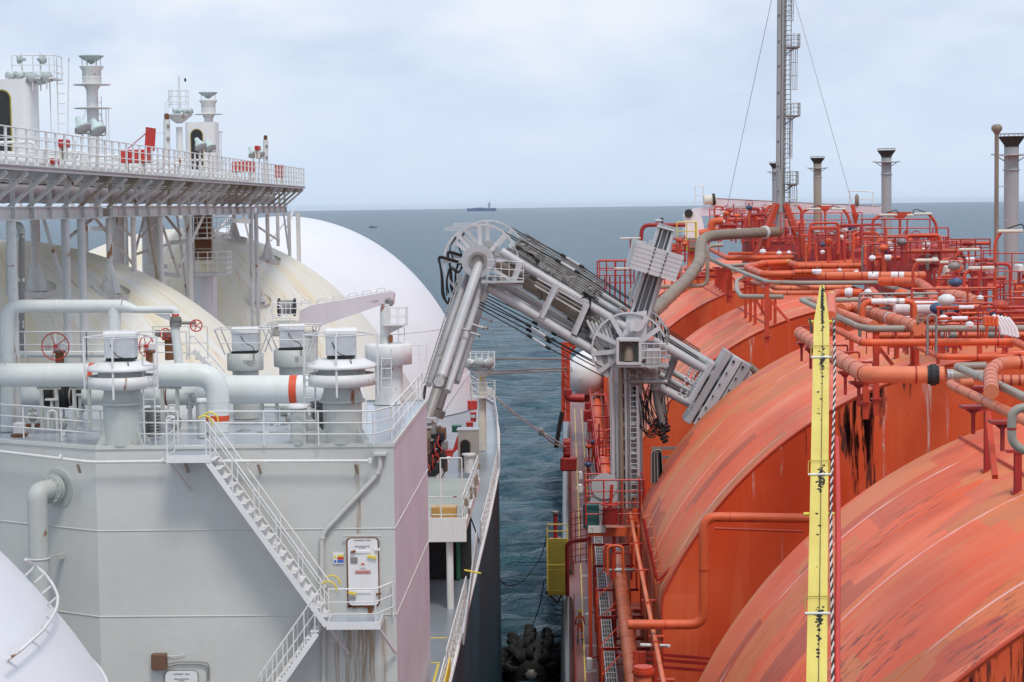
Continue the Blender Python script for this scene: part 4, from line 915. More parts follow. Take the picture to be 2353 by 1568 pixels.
# caged ladder tower between the domes
d = 92.0
def T(x, y, dd=92.0): return at('b', x, y, dd)
t = thing('access_tower', 'rusty brown ladder trunk with two caged landings between the domes', 'ladder tower', T(1500, 850))
MB().box((T(1440,100)+T(1555,440))/2, ((T(1555,0)-T(1440,0)).x, .6, (T(0,100)-T(0,440)).z)).build('trunk', M['rustm'], t)
for y in (120,200,280,360,430): MB().box(T(1497, y, 91.6), (1.1*.75, .05, .06)).build('rib', M['stackrust'], t)
b = MB(); 
for x in (1415,1430,1560): b.bar(T(x,90,91.8), T(x,780,91.8), .05)
for k in range(22): b.bar(T(1415,100+k*32,91.8), T(1430,100+k*32,91.8), .03)
b.build('ladder', M['white_rusty'], t)
MB().lathe([(.6,-5.5),(.6,.1)], T(1500,580,93), 24).build('round_base', M['tankc'], t)
for (x0,x1,y0,y1) in ((1410,1680,150,300),(1410,1680,400,560)):
    zf = T(0,y1).z; xa = T(x0,0).x; xb = T(x1,0).x
    MB().box(Vector(((xa+xb)/2, 91.6, zf)), (xb-xa, 1.6, .08)).build('landing', M['gallery'], t)
    b = railmesh(MB(), [Vector((xa,90.9,zf)), Vector((xb-.4,90.9,zf)), Vector((xb,91.4,zf)), Vector((xb,92.4,zf))], (T(0,y0)-T(0,y1)).z, (.25,.5,.75), .45, .02); b.build('railing', M['white'], t)
t = thing('grey_riser', 'mottled grey riser pipes at the far left under the gallery', 'pipe', T(150,1110,60))
for x, y0, y1, r_, mt in ((160,250,1110,.075,'steel_d'),(105,230,900,.05,'steel'),(60,240,700,.05,'steel')):
    MB().tube([at('b',x,y1,60), at('b',x,y0,60)], r_*1.25, 10, 0).build('riser', M[mt], t)
MB().tube([at('b',60,185,60), at('b',145,185,60), at('b',160,250,60)], .12, 10, .25).build('bend', M['greytrunk'], t)
for y in (270,590,900,930): MB().rbox(at('b',140,y,60), (.35,.16,.12), .02).build('clamp', M['white_rusty'], t)

# ---------------------------------------------------------------- towers and masts on the domes
def mast(label, x, d):
    X = at('D', x, 400, d).x; z0 = CAMZ+1.2; c = Vector((X, d, z0)); H = 7.3-1.2; t = thing('vent_mast', label, 'vent mast', c, 'mushroom vent masts of the tanker')
    MB().lathe([(.27,-1.5),(.27,H-1.6),(.28,H-1.55)], c, 24).build('shaft', M['white_clean'], t)
    MB().lathe([(.27,H-1.6),(.42,H-1.35),(.44,H-1.30),(.44,H-1.05),(.46,H-1.0),(.44,H-.95)], c, 24).build('collar', M['white'], t)
    MB().lathe([(.40,H-.92),(.44,H-.72),(.56,H-.52),(.56,H-.49),(.42,H-.6)], c, 28).build('lower_cowl', M['white'], t)
    MB().lathe([(.0,H-.42),(.2,H-.30),(.57,H-.06),(.58,H),(.0,H+.01)], c, 28).build('top_cowl', M['lampg'], t)
    for k in range(6): a_ = R(k*60+10); q = c+Vector((math.cos(a_)*.42, math.sin(a_)*.42, 0)); MB().tube([q+UZ*(H-.95), q+UZ*(H-.05)], .02, 5, 0).build('cowl_stay', M['white'], t)
    for k, rr in ((H-1.36,.87),(H-2.45,.87),(H-3.6,.35)):
        b = MB().lathe([(.27,k-.03),(rr,k-.01),(rr,k+.02),(.27,k+.02)], c, 20); b.build('ring_platform', M['white'], t)
    ladder(MB(), c+Vector((.36,-.1,-.6)), c+Vector((.36,-.1,H-1.9)), .22, UY+UX*.6, .018, .28).build('ladder', M['gallery'], t)
    b = MB().tube([c+Vector((.62,0,-.6)), c+Vector((.62,0,H-2.5))], .02, 5, 0); b.tube([c+Vector((.74,0,-.6)), c+Vector((.74,0,H-2.5))], .02, 5, 0); b.build('cage_bar', M['white'], t)
    MB().tube([c+Vector((-.3,0,H-2.5)), c+Vector((-1.6,0,-.3))], .012, 4, 0).build('stay_wire', M['white_rusty'], t); MB().tube([c+Vector((.3,0,H-2.6)), c+Vector((1.7,0,-.5))], .012, 4, 0).build('stay_wire', M['white_rusty'], t)
    return t
mast('tall white vent mast with mushroom head on the near dome', 217, 91.5); mast('white vent mast with mushroom head on the second dome, smaller in the picture', 482.5, 121)
def tower(label, xdoor, d):
    X = at('D', xdoor, 300, d).x; c = Vector((X+.18, d, CAMZ+1.0)); t = thing('dome_access_house', label, 'deckhouse', c, 'round-cornered access houses with arched doorways')
    ps = []; w2, dp, rr = .92, .9, .35
    for cx_, cy_, s0 in ((w2-rr,-dp+rr,-90),(w2-rr,dp-rr,0),(-w2+rr,dp-rr,90),(-w2+rr,-dp+rr,180)):
        for k in range(6): a_ = R(s0+k*18); ps.append(c+Vector((cx_+math.cos(a_)*rr, cy_+math.sin(a_)*rr, 0)))
    MB().poly([p for p in ps], UZ*4.35).build('wall', M['white_clean'], t)
    def arch(w_, off, dep, mt, nm, zt_):
        pp = [c+Vector((-.18-w_/2, -dp-off, .35)), c+Vector((-.18+w_/2, -dp-off, .35))]
        for k in range(0, 181, 15): pp.append(c+Vector((-.18+math.cos(R(k))*w_/2, -dp-off, zt_-w_/2+math.sin(R(k))*w_/2)))
        MB().poly(pp, Vector((0, dep, 0))).build(nm, M[mt], t)
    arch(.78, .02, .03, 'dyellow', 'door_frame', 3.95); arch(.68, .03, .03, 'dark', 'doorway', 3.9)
    b = railmesh(MB(), [c+Vector((-1.3,-1.5,.9)), c+Vector((1.3,-1.5,.9)), c+Vector((1.5,.8,.9))], 1.1, (.5,), .8, .02); b.build('railing', M['white'], t)
    return c
cT1 = tower('white access house with a dark arched doorway cut by the left edge', 20, 79)
cT2 = tower('white access house with a dark arched doorway beside the smaller vent mast', 458, 119)
# lamp deck on the left access house
zt = CAMZ+5.35
t = thing('lamp_gantry', 'open white lamp gantry with a ladder on top of the left access house', 'gantry', Vector((cT1.x+1, 79, zt)))
b = MB().box(Vector((cT1.x+.9, 79, zt+.03)), (2.0,1.4,.06)); b.build('deck', M['white'], t)
P0 = [Vector((cT1.x+.2,78.4,zt)), Vector((cT1.x+1.9,78.4,zt)), Vector((cT1.x+1.9,79.6,zt))]
railmesh(MB(), P0, .95, (.3,.6), .8, .022).build('railing', M['white'], t)
b = MB(); 
for dx in (1.55,1.85,2.15): b.tube([Vector((cT1.x+dx,79,CAMZ+1.5)), Vector((cT1.x+dx+(.2 if dx > 2 else 0),79,zt+.9))], .025, 5, 0)
for k in range(11): b.tube([Vector((cT1.x+1.85,79,CAMZ+1.6+k*.4)), Vector((cT1.x+2.15,79,CAMZ+1.6+k*.4))], .018, 4, 0)
b.build('ladder', M['white'], t)
for dx in ((at('a',160,145,78.5).x-cT1.x-.1), (at('a',297,145,78.5).x-cT1.x-.1)): MB().tube([Vector((cT1.x+dx+.1,78.5,zt)), Vector((cT1.x+dx+.1,78.5,zt+1.05))], .035, 6, 0).build('lamp_pole', M['white'], t)
for i, (x, y, dx, lb) in enumerate(((138,145,-1,'left high searchlight of the pair on the tall poles'),(315,145,1,'right high searchlight of the pair on the tall poles'))): flood(lb, at('a',x,y,78.5), (dx,-.6,-.1), .26, 'searchlights on poles', False)
for i, x in enumerate((70,105,130,215,240,300,345)): flood('pale green floodlight in the row on the left lamp gantry', at('a',x,275+(i % 3)*8-(20 if x == 130 else 0),78.3+.2*(i % 2)), ((-1 if i < 3 else 1)*.6,-.7,-.4), .34, 'floodlights in the row on the left gantry', True)
# lamp mast on the second dome
c = Vector((at('D',412,300,112).x, 112, CAMZ+.8)); t = thing('lamp_mast', 'white lamp mast with a railed top cage and a camera arm', 'mast', c)
MB().tube([c-UZ*1.2, c+UZ*4.0], .19, 14, 0).build('shaft', M['white'], t); zc = at('a',1335,555,112).z
MB().lathe([(.18,-.45),(.78,0),(.78,.05),(0,.06)], Vector((c.x,c.y,zc)), 20).build('lamp_platform', M['white_rusty'], t)
z1 = at('a',1335,500,112).z
b = railmesh(MB(), [Vector((c.x-.45,111.5,z1)),Vector((c.x+.5,111.5,z1)),Vector((c.x+.5,112.4,z1)),Vector((c.x-.45,112.4,z1)),Vector((c.x-.45,111.5,z1))], .98, (.33,.66), .5, .018); b.build('cage', M['white'], t)
MB().tube([Vector((c.x+.05,112,zc)), Vector((c.x+.05,112,at('a',0,285,112).z))], .05, 8, 0).build('pole', M['white'], t); MB().rbox(at('a',1362,295,112), (.1,.12,.2), .02).build('camera', M['dark'], t)
b = MB().tube([at('a',1215,550,112), at('a',1215,475,112), at('a',1275,375,112)], .018, 5, 0); b.tube([at('a',1235,550,112), at('a',1235,475,112), at('a',1390,475,112)], .018, 5, 0); b.build('access_rail', M['white'], t)
for i, x in enumerate((1285,1315,1365,1400)): flood('small floodlight in the ring on the lamp mast', at('a',x,525,111.6), ((-1 if x < 1330 else 1)*.7,-.6,-.3), .26, 'floodlights round the lamp mast', False)
for i, (x, y0, y1, d, lb) in enumerate(((1225,545,840,104,'stout white post with a rusty head beside the lamp mast'),(1952,705,960,138,'stout white post with a rusty head near the far end of the gallery'))):
    a = at('a',x,y1,d); c2 = at('a',x,y0,d); t = thing('king_post', lb, 'post', a-UZ*1, 'stout posts with rusty heads'); MB().tube([a-UZ*1, c2-UZ*.3], .18, 12, 0).build('post', M['white'], t); MB().rbox(c2-UZ*.15, (.24,.24,.36), .05).build('head', M['rustm'], t)
    for q in (.3, .62): MB().rbox(a*q+c2*(1-q)+Vector((.12,-.16,0)), (.16,.14,.2), .03).build('lug', M['stackrust'], t)
    MB().tube([c2+Vector((-.2,0,-1)), c2+Vector((-1.3,0,-.95))], .02, 5, 0).build('arm', M['white'], t)
for i, (x, y, dx, d, lb) in enumerate(((610,650,1,66,'left one of the two big pale floodlights above the near railing'),(722,665,1,68,'right one of the two big pale floodlights above the near railing'),(1475,785,1,88,'left one of the two floodlights in front of the second access house'),(1545,795,1,90,'right one of the two floodlights in front of the second access house'),(1865,840,1,101,'left one of the far pair of floodlights on the gallery'),(1910,845,1,102.5,'right one of the far pair of floodlights on the gallery'))):
    p = at('a', x, y, d); flood(lb, p, (.45*dx,-.35,-.75), .42, 'big conical floodlights on the gallery', True, Vector((p.x-.12, p.y, zD+.2)))
# red boxes
def redbox(label, x0, y0, x1, y1, d, lid=None):
    a = at('a',x0,y0,d); c = at('a',x1,y1,d); t = thing('hose_box', label, 'hose box', Vector(((a.x+c.x)/2, d, c.z)), 'red fire hose boxes on the gallery')
    MB().rbox(Vector(((a.x+c.x)/2, d, (a.z+c.z)/2)), (c.x-a.x, .7, a.z-c.z), .03).build('case', M['red'], t)
    for dx in (.2, .8): MB().box(Vector((a.x+(c.x-a.x)*dx, d-.1, c.z-.2)), (.08,.3,.4)).build('foot', M['cream'], t)
    for dx in (.33, .66): MB().box(Vector((a.x+(c.x-a.x)*dx, d-.357, (a.z+c.z)/2)), (.03,.02,(a.z-c.z)*.9)).build('seam', M['dred'], t)
    if lid:
        q0 = [at('a',*p,d+.3) for p in lid]; MB().poly(q0, Vector((0,.05,0))).build('lid', M['red'], t); MB().tube([at('a',940,800,d), at('a',1070,690,d+.3)], .02, 5, 0).build('lid_stay', M['dred'], t)
redbox('red hose box with its lid standing open on the gallery', 893,810,1102,905,72,[(1072,640),(1145,652),(1135,820),(1062,805)])
redbox('small upright red cabinet behind the near floodlights', 443,733,500,792,66); redbox('tiny red box low behind the near railing', 385,872,420,915,62)
redbox('red hose box under the far pair of floodlights', 1712,895,1870,972,96); redbox('red cabinet seen through the last railing of the gallery', 2025,920,2085,1012,107)
redbox('small red drum above the far red hose box', 1878,780,1912,812,100)
b = MB().tube([at('b',1075,-0,80), at('a',1170,1130,80), at('a',1180,1080,80)], .05, 8, .5); 
b = MB().tube([at('a',1085,1195,80), at('a',1140,1180,80), at('a',1170,1140,80), at('a',1165,1080,80), at('a',1145,1045,80)], .075, 8, .4); tag(b.build('black_hose', M['black']), 'black hose hanging in a curve under the gallery', 'hose')
# ---------------------------------------------------------------- marine loading arm
AD = 114.0
def A(x, y, dy=0.0): return at('f', x, y, AD+dy)
def zr(k): return k*.36346*AD/4500                    # view pixels to metres
def flatring(b, c, r0, r1, th, seg=48, a0=0, a1=360, ax_=None):
    c = Vector(c); pr = [(r0,-th/2),(r1,-th/2),(r1,th/2),(r0,th/2),(r0,-th/2)]
    pts = []
    n = seg+1
    for k in range(n):
        t_ = R(a0+(a1-a0)*k/seg); e = UX*math.cos(t_)+UZ*math.sin(t_)
        pts += [c+e*r+UY*z for r, z in pr[:4]]
    fs = [(k*4+j, k*4+(j+1)%4, (k+1)*4+(j+1)%4, (k+1)*4+j) for k in range(seg) for j in range(4)]
    b.add(pts, fs); return b
def make_arm():
    t = thing('loading_arm', 'big grey marine loading arm reaching across to the white tanker, the nearer one', 'loading arm', at('f', 1440, 1900, AD))
    s, g, dk, bl = M['steel'], M['ghaze'], M['steel_d'], M['black']
    def tube(nm, p, q, r, mt=s, seg=14, dy=0, dy2=None): return MB().tube([A(*p, dy), A(*q, dy if dy2 is None else dy2)], zr(r), seg, 0).build(nm, mt, t)
    # outer arm
    tube('outer_pipe', (512,375), (262,1120), 31, M['steel'], 20, -.5, -6.5); tube('outer_pipe', (262,1120), (170,1400), 33, M['steel_d'], 20, -6.5, -8.5)
    tube('outer_chord', (420,480), (180,1170), 19, dy=.5, dy2=-6); tube('outer_chord', (520,540), (300,1212), 21, dy=-.2, dy2=-6.6); tube('outer_chord', (455,470), (235,1130), 15, dy=1.1, dy2=-5.4)
    for i in range(9):
        f = i/9; a = (405-f*200, 540+f*560); c = (470-f*195, 640+f*530); tube('lattice_brace', a if i % 2 else c, (c[0]-25, c[1]+70) if i % 2 else (a[0]-20, a[1]+75), 10, dy=.3-f*6.2)
    b = MB(); b.bar(A(388,475,-.9), A(160,1180,-7.4), .10, .06)
    for k in range(26): f = k/26; b.box(A(388-228*f, 475+705*f, -.95-6.5*f), (.16,.06,.05))
    b.build('cable_tray', M['steel_d'], t); tube('hydraulic_line', (160,1180), (140,1330), 9, bl, 8, -7.4, -8.5); tube('hydraulic_line', (372,470), (150,1160), 4, M['steel_d'], 6, -.8, -7)
    MB().tube([A(245,1150,-7.4), A(245,1150,-6)], zr(31), 24, 0).build('swivel_cap', s, t)
    for (x0,y0,x1,y1) in ((455,785,530,812),(430,835,505,858),(400,815,440,825)): tube('spout_stub', (x0,y0), (x1,y1), 7, s, 8, -4); MB().tube([A(x1-4,y1-2,-4), A(x1+6,y1+3,-4)], zr(11), 10, 0).build('stub_cap', M['steel_d'], t)
    b = MB().tube([A(192,1395,-8.5), A(172,1440,-8.5)], zr(40), 16, 0); b.build('pipe_flange', M['steel_d'], t)
    # apex
    hub = A(497,385); b = MB(); flatring(b, hub-UY*.9, zr(56), zr(103), .3); b.build('apex_hub', s, t)
    b = MB()
    for k in range(36): a_ = R(k*10); e = UX*math.cos(a_)+UZ*math.sin(a_); b.bar(hub-UY*1.06+e*zr(62), hub-UY*1.06+e*zr(100), .03, .03, UY)
    b.build('hub_ribs', g, t)
    b = MB(); flatring(b, hub-UY*1.0, zr(40), zr(58), .25); b.tube([hub-UY*1.0, hub+UY*.6], zr(42), 20, 0); b.build('hub_bearing', M['steel_d'], t)
    MB().tube([hub-UY*.8, hub+UY*1.6], zr(75), 24, 0).build('hub_drum', M['steel_d'], t)
    for dy, a0, a1 in ((-.7,-42,205),(1.1,-30,250)):
        b = MB(); flatring(b, A(512,392,dy), zr(229), zr(240), .12, 60, a0, a1); b.build('sheave_rim', g, t)
    ctr = A(512,392,-.7)
    for a_, wd in ((92,.22),(48,.22),(130,.18),(142,.18),(4,.20),(-32,.18),(178,.20)):
        e = UX*math.cos(R(a_))+UZ*math.sin(R(a_)); MB().bar(ctr+e*zr(95), ctr+e*zr(232), .14, wd, e.cross(UY)).build('sheave_spoke', g, t)
        MB().bar(ctr+UY*1.8+e*zr(95), ctr+UY*1.8+e*zr(232), .1, wd*.8, e.cross(UY)).build('sheave_spoke', g, t)
    b = MB()
    for k in range(5): b.bar(A(285-k*2,172+k*5,-.6+k*.35), A(560,172+k*9,-.6+k*.35), .05, .03)
    for k in range(24): a_ = R(45+k*3.2); e = UX*math.cos(a_)+UZ*math.sin(a_); b.bar(A(512,392,-.7)+e*zr(236), A(512,392,1.1)+e*zr(236), .03, .02)
    b.build('top_grating', g, t)
    b = MB(); b.box(A(648,518,-1.3), (zr(260), 1.0, .10)); b.bar(A(518,515,-1.2), A(775,548,-1.2), .12, .2); b.build('apex_platform', s, t)
    b = MB(); z = A(0,515,-1.8).z
    for x in (555,600,640,690,735,780): b.tube([A(x,525,-1.8), A(x,390+(x-555)*.06,-1.8)], .025, 5, 0)
    for y in (378,430,480): b.tube([A(552,y,-1.8), A(785,y+18,-1.8), A(785,y+18,-.6)], .025, 5, 0)
    b.build('apex_railing', g, t)
    # inner arm
    tube('inner_chord', (640,325), (1425,805), 27, s, 18, -.7); tube('inner_chord', (560,552), (1235,965), 30, s, 18, -.7)
    tube('inner_chord', (690,300), (1420,740), 20, s, 16, 1.2); tube('inner_chord', (620,500), (1200,860), 22, s, 16, 1.2)
    tube('product_pipe', (600,400), (1230,800), 36, M['lag'], 20, .3)
    for k in range(7): f = .1+k*.13; MB().tube([A(600+630*f,400+400*f,.3), A(606+630*f,404+400*f,.3)], zr(39), 20, 0).build('pipe_band', dk, t)
    for k in range(5): tube('small_line', (640+k*22,610-k*30), (1120+k*25,890-k*34), 5+(k % 2)*3, M['steel'] if k % 2 else g, 8, -.2+k*.15)
    for k in range(4): tube('small_line', (850+k*8,540-k*22), (1180+k*10,735-k*24), 5, dk if k % 2 else s, 8, -.9)
    for (x0,y0,x1,y1) in ((985,545,890,745),(1180,660,1100,850),(760,400,700,560)):
        MB().ibeam(A(x0,y0,-1.0), A(x1,y1,-1.0), .34, .34, .04).build('cross_frame', g, t)
    # pipe rack on the back of the inner arm
    b = MB()
    for k in range(7): b.tube([A(705+k*8,310-k*12,-.4+k*.25), A(1230+k*8,640-k*12,-.4+k*.25)], zr(5.5), 6, 0)
    b.build('small_bore_lines', M['steel_d'], t)
    b = MB()
    for k in range(9): f = k/8; x, y = 730+480*f, 280+300*f; b.bar(A(x+30,y-30,-.7), A(x-20,y+48,-.7), .10, .07); b.bar(A(x+30,y-30,1.4), A(x+30,y-30,-.7), .06)
    b.build('rack_frame', M['steel_d'], t)
    for k in range(14): f = rg.random(); x, y = 740+470*f, 300+290*f; MB().rbox(A(x+rg.uniform(-15,25),y+rg.uniform(-25,20),-.6), (.28,.3,.2), .04).build('rack_fitting', dk, t)
    # wire ropes with pale turnbuckles
    for k, (a0, a1, a2, a3, dy) in enumerate((((655,200),(1000,385),(1120,455),(1490,700),-.4),((690,232),(1005,408),(1130,478),(1510,722),1.2),((480,632),(815,795),(935,872),(1285,1062),-1.0),((480,652),(815,825),(940,895),(1290,1085),0),((470,668),(820,862),(935,935),(1290,1120),-1.3))):
        r_ = 4.2
        tube('wire_rope', a0, a1, r_, bl, 6, dy); tube('turnbuckle', a1, a2, 7, g, 8, dy); tube('wire_rope', a2, a3, r_, bl, 6, dy)
        for q in (a1, a2): MB().tube([A(q[0]-16,q[1]-9,dy), A(q[0]+16,q[1]+9,dy)], zr(10), 8, 0).build('rope_socket', bl, t)
    def hose(pts, r=5, n=3, spread=7, mt=bl, nm='hose'):
        for k in range(n):
            o_ = [(x+rg.uniform(-spread,spread), y+rg.uniform(-spread,spread)) for x, y in pts]; MB().tube([A(x,y,-.9+k*.12) for x, y in o_], zr(r), 6, .5, nb=4).build(nm, mt, t)
    hose([(370,395),(300,370),(238,352),(262,460),(268,600),(300,668),(318,620)], 7, 3, 8)
    hose([(400,410),(375,470),(310,420),(285,520),(300,600)], 5, 3, 10); hose([(330,370),(310,300),(350,240)], 3, 3, 8)
    hose([(1160,590),(1205,610),(1190,700),(1150,760),(1130,850)], 7, 4, 10); hose([(1060,740),(1110,790),(1120,860)], 5, 3, 8); hose([(1130,640),(1190,600),(1250,640)], 4, 3, 10)
    hose([(870,570),(905,600),(890,635),(870,620)], 4, 1, 2); hose([(735,300),(780,320),(830,350),(880,400)], 6, 4, 12)
    # pivot
    pv = A(1445,950)
    for dy, a0, a1 in ((-1.0,20,215),(1.3,-15,225)):
        b = MB(); flatring(b, A(1450,950,dy), zr(229), zr(240), .12, 60, a0, a1); b.build('sheave_rim', g, t)
    for a_ in (118,152,62,36,185,215,240): 
        e = UX*math.cos(R(a_))+UZ*math.sin(R(a_)); MB().bar(A(1450,950,-1.0)+e*zr(90), A(1450,950,-1.0)+e*zr(232), .14, .26, e.cross(UY)).build('sheave_spoke', g, t)
    b = MB(); flatring(b, A(1450,950,-.8), zr(70), zr(105), .3, 40); b.build('pivot_hub', s, t)
    MB().poly([A(*p,-.9) for p in ((1235,985),(1300,960),(1380,1050),(1380,1130),(1300,1120),(1250,1060))], Vector((0,.5,0))).build('counter_plate', g, t)
    b = MB()
    for x0,y0,x1,y1 in ((1375,880,1375,1035),(1515,880,1515,1035),(1375,882,1515,882),(1375,1030,1515,1030)): b.bar(A(x0,y0,-2.2), A(x1,y1,-2.2), .14, 1.3, UY)
    b.build('swivel_housing', g, t); MB().box(A(1445,955,-1.55), (zr(136), .06, zr(148))).build('housing_back', M['cream'], t)
    b = MB().tube([A(1447,935,-1.4), A(1447,935,-2.3), A(1445,1020,-2.4)], zr(30), 18, .35); b.build('swivel_elbow', M['lag'], t)
    for k in range(3): MB().tube([A(1447,935,-1.75-k*.14), A(1447,935,-1.80-k*.14)], zr(45-k*3), 24, 0).build('swivel_flange', M['steel_d'], t)
    b = MB(); b.box(A(1535,1045,-2.0), (zr(315), 1.5, .12)); b.build('pivot_platform', s, t)
    b = MB()
    for x in (1525,1565,1605,1645,1682): b.tube([A(x,1040,-2.7), A(x,912,-2.7)], .028, 5, 0)
    for y in (910,955,1000): b.tube([A(1518,y,-2.7), A(1684,y,-2.7), A(1684,y,-1.2)], .028, 5, 0)
    b.build('pivot_railing', g, t); MB().rbox(A(1600,990,-2.2), (.9,.5,.9), .05).build('drive_box', s, t)
    # machinery between arm and pivot
    b = MB()
    for k in range(40): x = rg.uniform(1160,1400); y = 770+(x-1160)*.35+rg.uniform(-90,120); b.rbox(A(x,y,rg.uniform(-.4,.9)), (rg.uniform(.1,.5),rg.uniform(.2,.6),rg.uniform(.1,.45)), .03, M=Matrix.Rotation(R(33),3,'Y'))
    b.build('pivot_machinery', dk, t)
    for k in range(6): tube('machinery_line', (1180+k*28,760+k*8), (1250+k*22,900+k*10), 10, s if k % 2 else g, 10, -.7)
    for k in range(5): x = 1590+k*22; MB().tube([A(x,760+k*22,-.9), A(x+12,860+k*15,-.9)], zr(6), 6, 0).build('fitting', bl if k % 2 else dk, t)
    # weight mast
    d0 = (A(1680,190)-A(1497,790)); 
    for off, r_, nm in ((-52,9,'mast_flange'),(52,9,'mast_flange')): MB().bar(A(1497+off,780+off*.3,0), A(1680+off*.85,185+off*.25,0), .16, 1.1, UY).build(nm, s, t)
    for off in (-18, 18): MB().bar(A(1497+off,780+off*.3,-.3), A(1680+off,190+off*.25,-.3), .05, .5, UY).build('mast_rib', s, t)
    MB().poly([A(1450,770,.1), A(1545,800,.1), A(1728,200,.1), A(1636,175,.1)], Vector((0,.12,0))).build('mast_web', s, t)
    MB().poly([A(1625,165,-.65), A(1735,195,-.65), A(1735,190,.6), A(1625,160,.6)], Vector((0,0,-.04))).build('mast_cap', s, t)
    for off in (70,-75): MB().bar(A(1520+off,690+off*.3,.3), A(1640+off*.9,300+off*.25,.3), .18, .3, UY).build('mast_guide', g, t)
    b = MB().tube([A(1497,790,-1.6), A(1497,790,.3)], zr(42), 28, 0); b.build('mast_pin', s, t); MB().rbox(A(1470,800,-1.5), (zr(35),.2,zr(60)), .03).build('pin_keeper', g, t)
    MB().poly([A(1440,720,-.9), A(1560,700,-.9), A(1560,860,-.9), A(1520,890,-.9), A(1400,880,-.9)], Vector((0,.5,0))).build('pivot_bracket', g, t)
    wq = ((1500,268),(1797,357),(1740,520),(1450,432)); MB().poly([A(*p,-1.6) for p in wq], Vector((0,1.7,0))).build('counterweight', g, t)
    MB().poly([A(*p,-1.0) for p in ((1478,250),(1560,268),(1500,440),(1432,420))], Vector((0,1.8,0))).build('counterweight', s, t)
    b = MB()
    for k in range(1, 6):
        f = k/6; p0 = Vector(wq[0]).lerp(Vector(wq[3]), f); p1 = Vector(wq[1]).lerp(Vector(wq[2]), f); b.bar(A(*p0,-1.603), A(*p1,-1.603), .018, .012)
    b.build('plate_joint', dk, t)
    for xx, yy, xe, ye in ((1613,312,1567,462),(1691,340,1643,485)):
        for k in range(7): f = k/6; p = A(xx+(xe-xx)*f, yy+(ye-yy)*f, -1.62); MB().tube([p, p-UY*.05], zr(5.5), 8, 0).build('bolt', M['dark'], t)
    # tail of the arm and the inclined counterweight
    tube('tail_chord', (1600,880), (2015,1128), 31, s, 20, -.7); tube('tail_chord', (1640,1185), (1905,1325), 29, s, 20, -.7); tube('tail_chord', (1600,1080), (1900,1250), 20, s, 16, 1.0)
    tube('tail_strut', (1745,990), (1690,1130), 22, M['steel_d'], 16, 0); b = MB(); b.tube([A(1660,850,-.5), A(1890,1000,-.5)], zr(4), 6, 0); b.tube([A(1660,865,.3), A(1890,1015,.3)], zr(4), 6, 0); b.build('wire_rope', bl, t)
    u = (A(1,.58)-A(0,0)); u.normalize(); v_ = (A(-.5,.87)-A(0,0)); v_.normalize(); rot = Matrix((u, UY, v_)).transposed()
    def slab(cx, cy, lu, lv, ly, nm, mt, dy=0): return MB().rbox(A(cx,cy,dy), (zr(lu), ly, zr(lv)), .04, M=rot).build(nm, mt, t)
    slab(2000,1205,62,500,2.6,'counterweight',g); slab(2058,1240,62,500,2.6,'counterweight',s); slab(2112,1232,34,360,2.2,'counterweight',g); slab(1940,1175,46,520,2.3,'counterweight',s); slab(1893,1150,36,300,2.1,'counterweight',g)
    for k in range(6):
        f = -.42+k*.168; 
        for cx, cy in ((2000,1205),(2058,1240)): q = A(cx,cy,-1.33)+v_*zr(500)*f; MB().tube([q, q-UY*.06], zr(9 if k in (0,5) else 6), 10, 0).build('bolt', M['dark'], t)
    for cx in (1985,2045): p = A(cx,1140+(cx-1985)*.6,-.6); 
    for k in range(3): tube('threaded_rod', (1840+k*32,1065+k*16), (1770+k*34,1225+k*20), 4, g, 6, -.9); 
    b = MB()
    for k in range(3):
        for j in range(9): f = j/8; x, y = 1840+k*32-70*f, 1065+k*16+160*f; b.tube([A(x-9,y-5,-.9), A(x+9,y+5,-.9)], zr(6), 6, 0)
    b.build('rod_nuts', s, t)
    b = MB()
    for k in range(24): f = k/23; b.tube([A(1945-125*f,1085+240*f,-1.3), A(1957-125*f,1092+240*f,-1.3)], zr(3), 4, 0)
    b.bar(A(1945,1085,-1.25), A(1820,1325,-1.25), .03); b.build('chain', g, t)
    MB().tube([A(2120,1205,0), A(2180,1230,0)], zr(24), 14, 0).build('end_stub', s, t)
    # column
    for (x0,x1,mt,dy,dd_) in ((1326,1352,g,-.9,.7),(1362,1384,s,-.9,.5),(1408,1440,dk,-.2,.6),(1452,1476,s,-.6,.5),(1484,1512,g,-.6,.6)):
        a = A(x0,1080,dy); c = A(x1,1080,dy); MB().box(Vector(((a.x+c.x)/2, AD+dy, (a.z+CAMZ-17.6)/2)), (c.x-a.x, dd_, a.z-CAMZ+17.6)).build('column_member', mt, t)
    for x, r_, mt in ((1395,14,M['lag']),(1425,9,s),(1445,11,dk),(1500,10,s),(1340,7,g)):
        a = A(x,1060,-1.3); MB().tube([a, Vector((a.x, a.y, CAMZ-17.5))], zr(r_), 12, 0).build('riser', mt, t)
    for k in range(9): MB().box(Vector((A(1440,0,-1).x, AD-1, A(0,1150+k*90,0).z)), (zr(120), .5, .12)).build('tie_plate', g if k % 2 else s, t)
    ladder(MB(), Vector((A(1466,0,-1.5).x, AD-1.5, CAMZ-17)), Vector((A(1466,0,-1.5).x, AD-1.5, A(0,1080,0).z)), .4, UX, .025).build('ladder', g, t)
    MB().poly([A(*p,-1.2) for p in ((1330,1110),(1385,1040),(1500,1040),(1620,1080),(1620,1125),(1500,1160),(1330,1160))], Vector((0,1.6,0))).build('slew_head', g, t)
    MB().tube([A(1460,1150,-1.4), A(1690,1150,-1.4)], zr(13), 10, 0).build('slew_cylinder', s, t); MB().tube([A(1470,1150,-1.5), A(1540,1150,-1.5)], zr(20), 10, 0).build('slew_motor', dk, t)
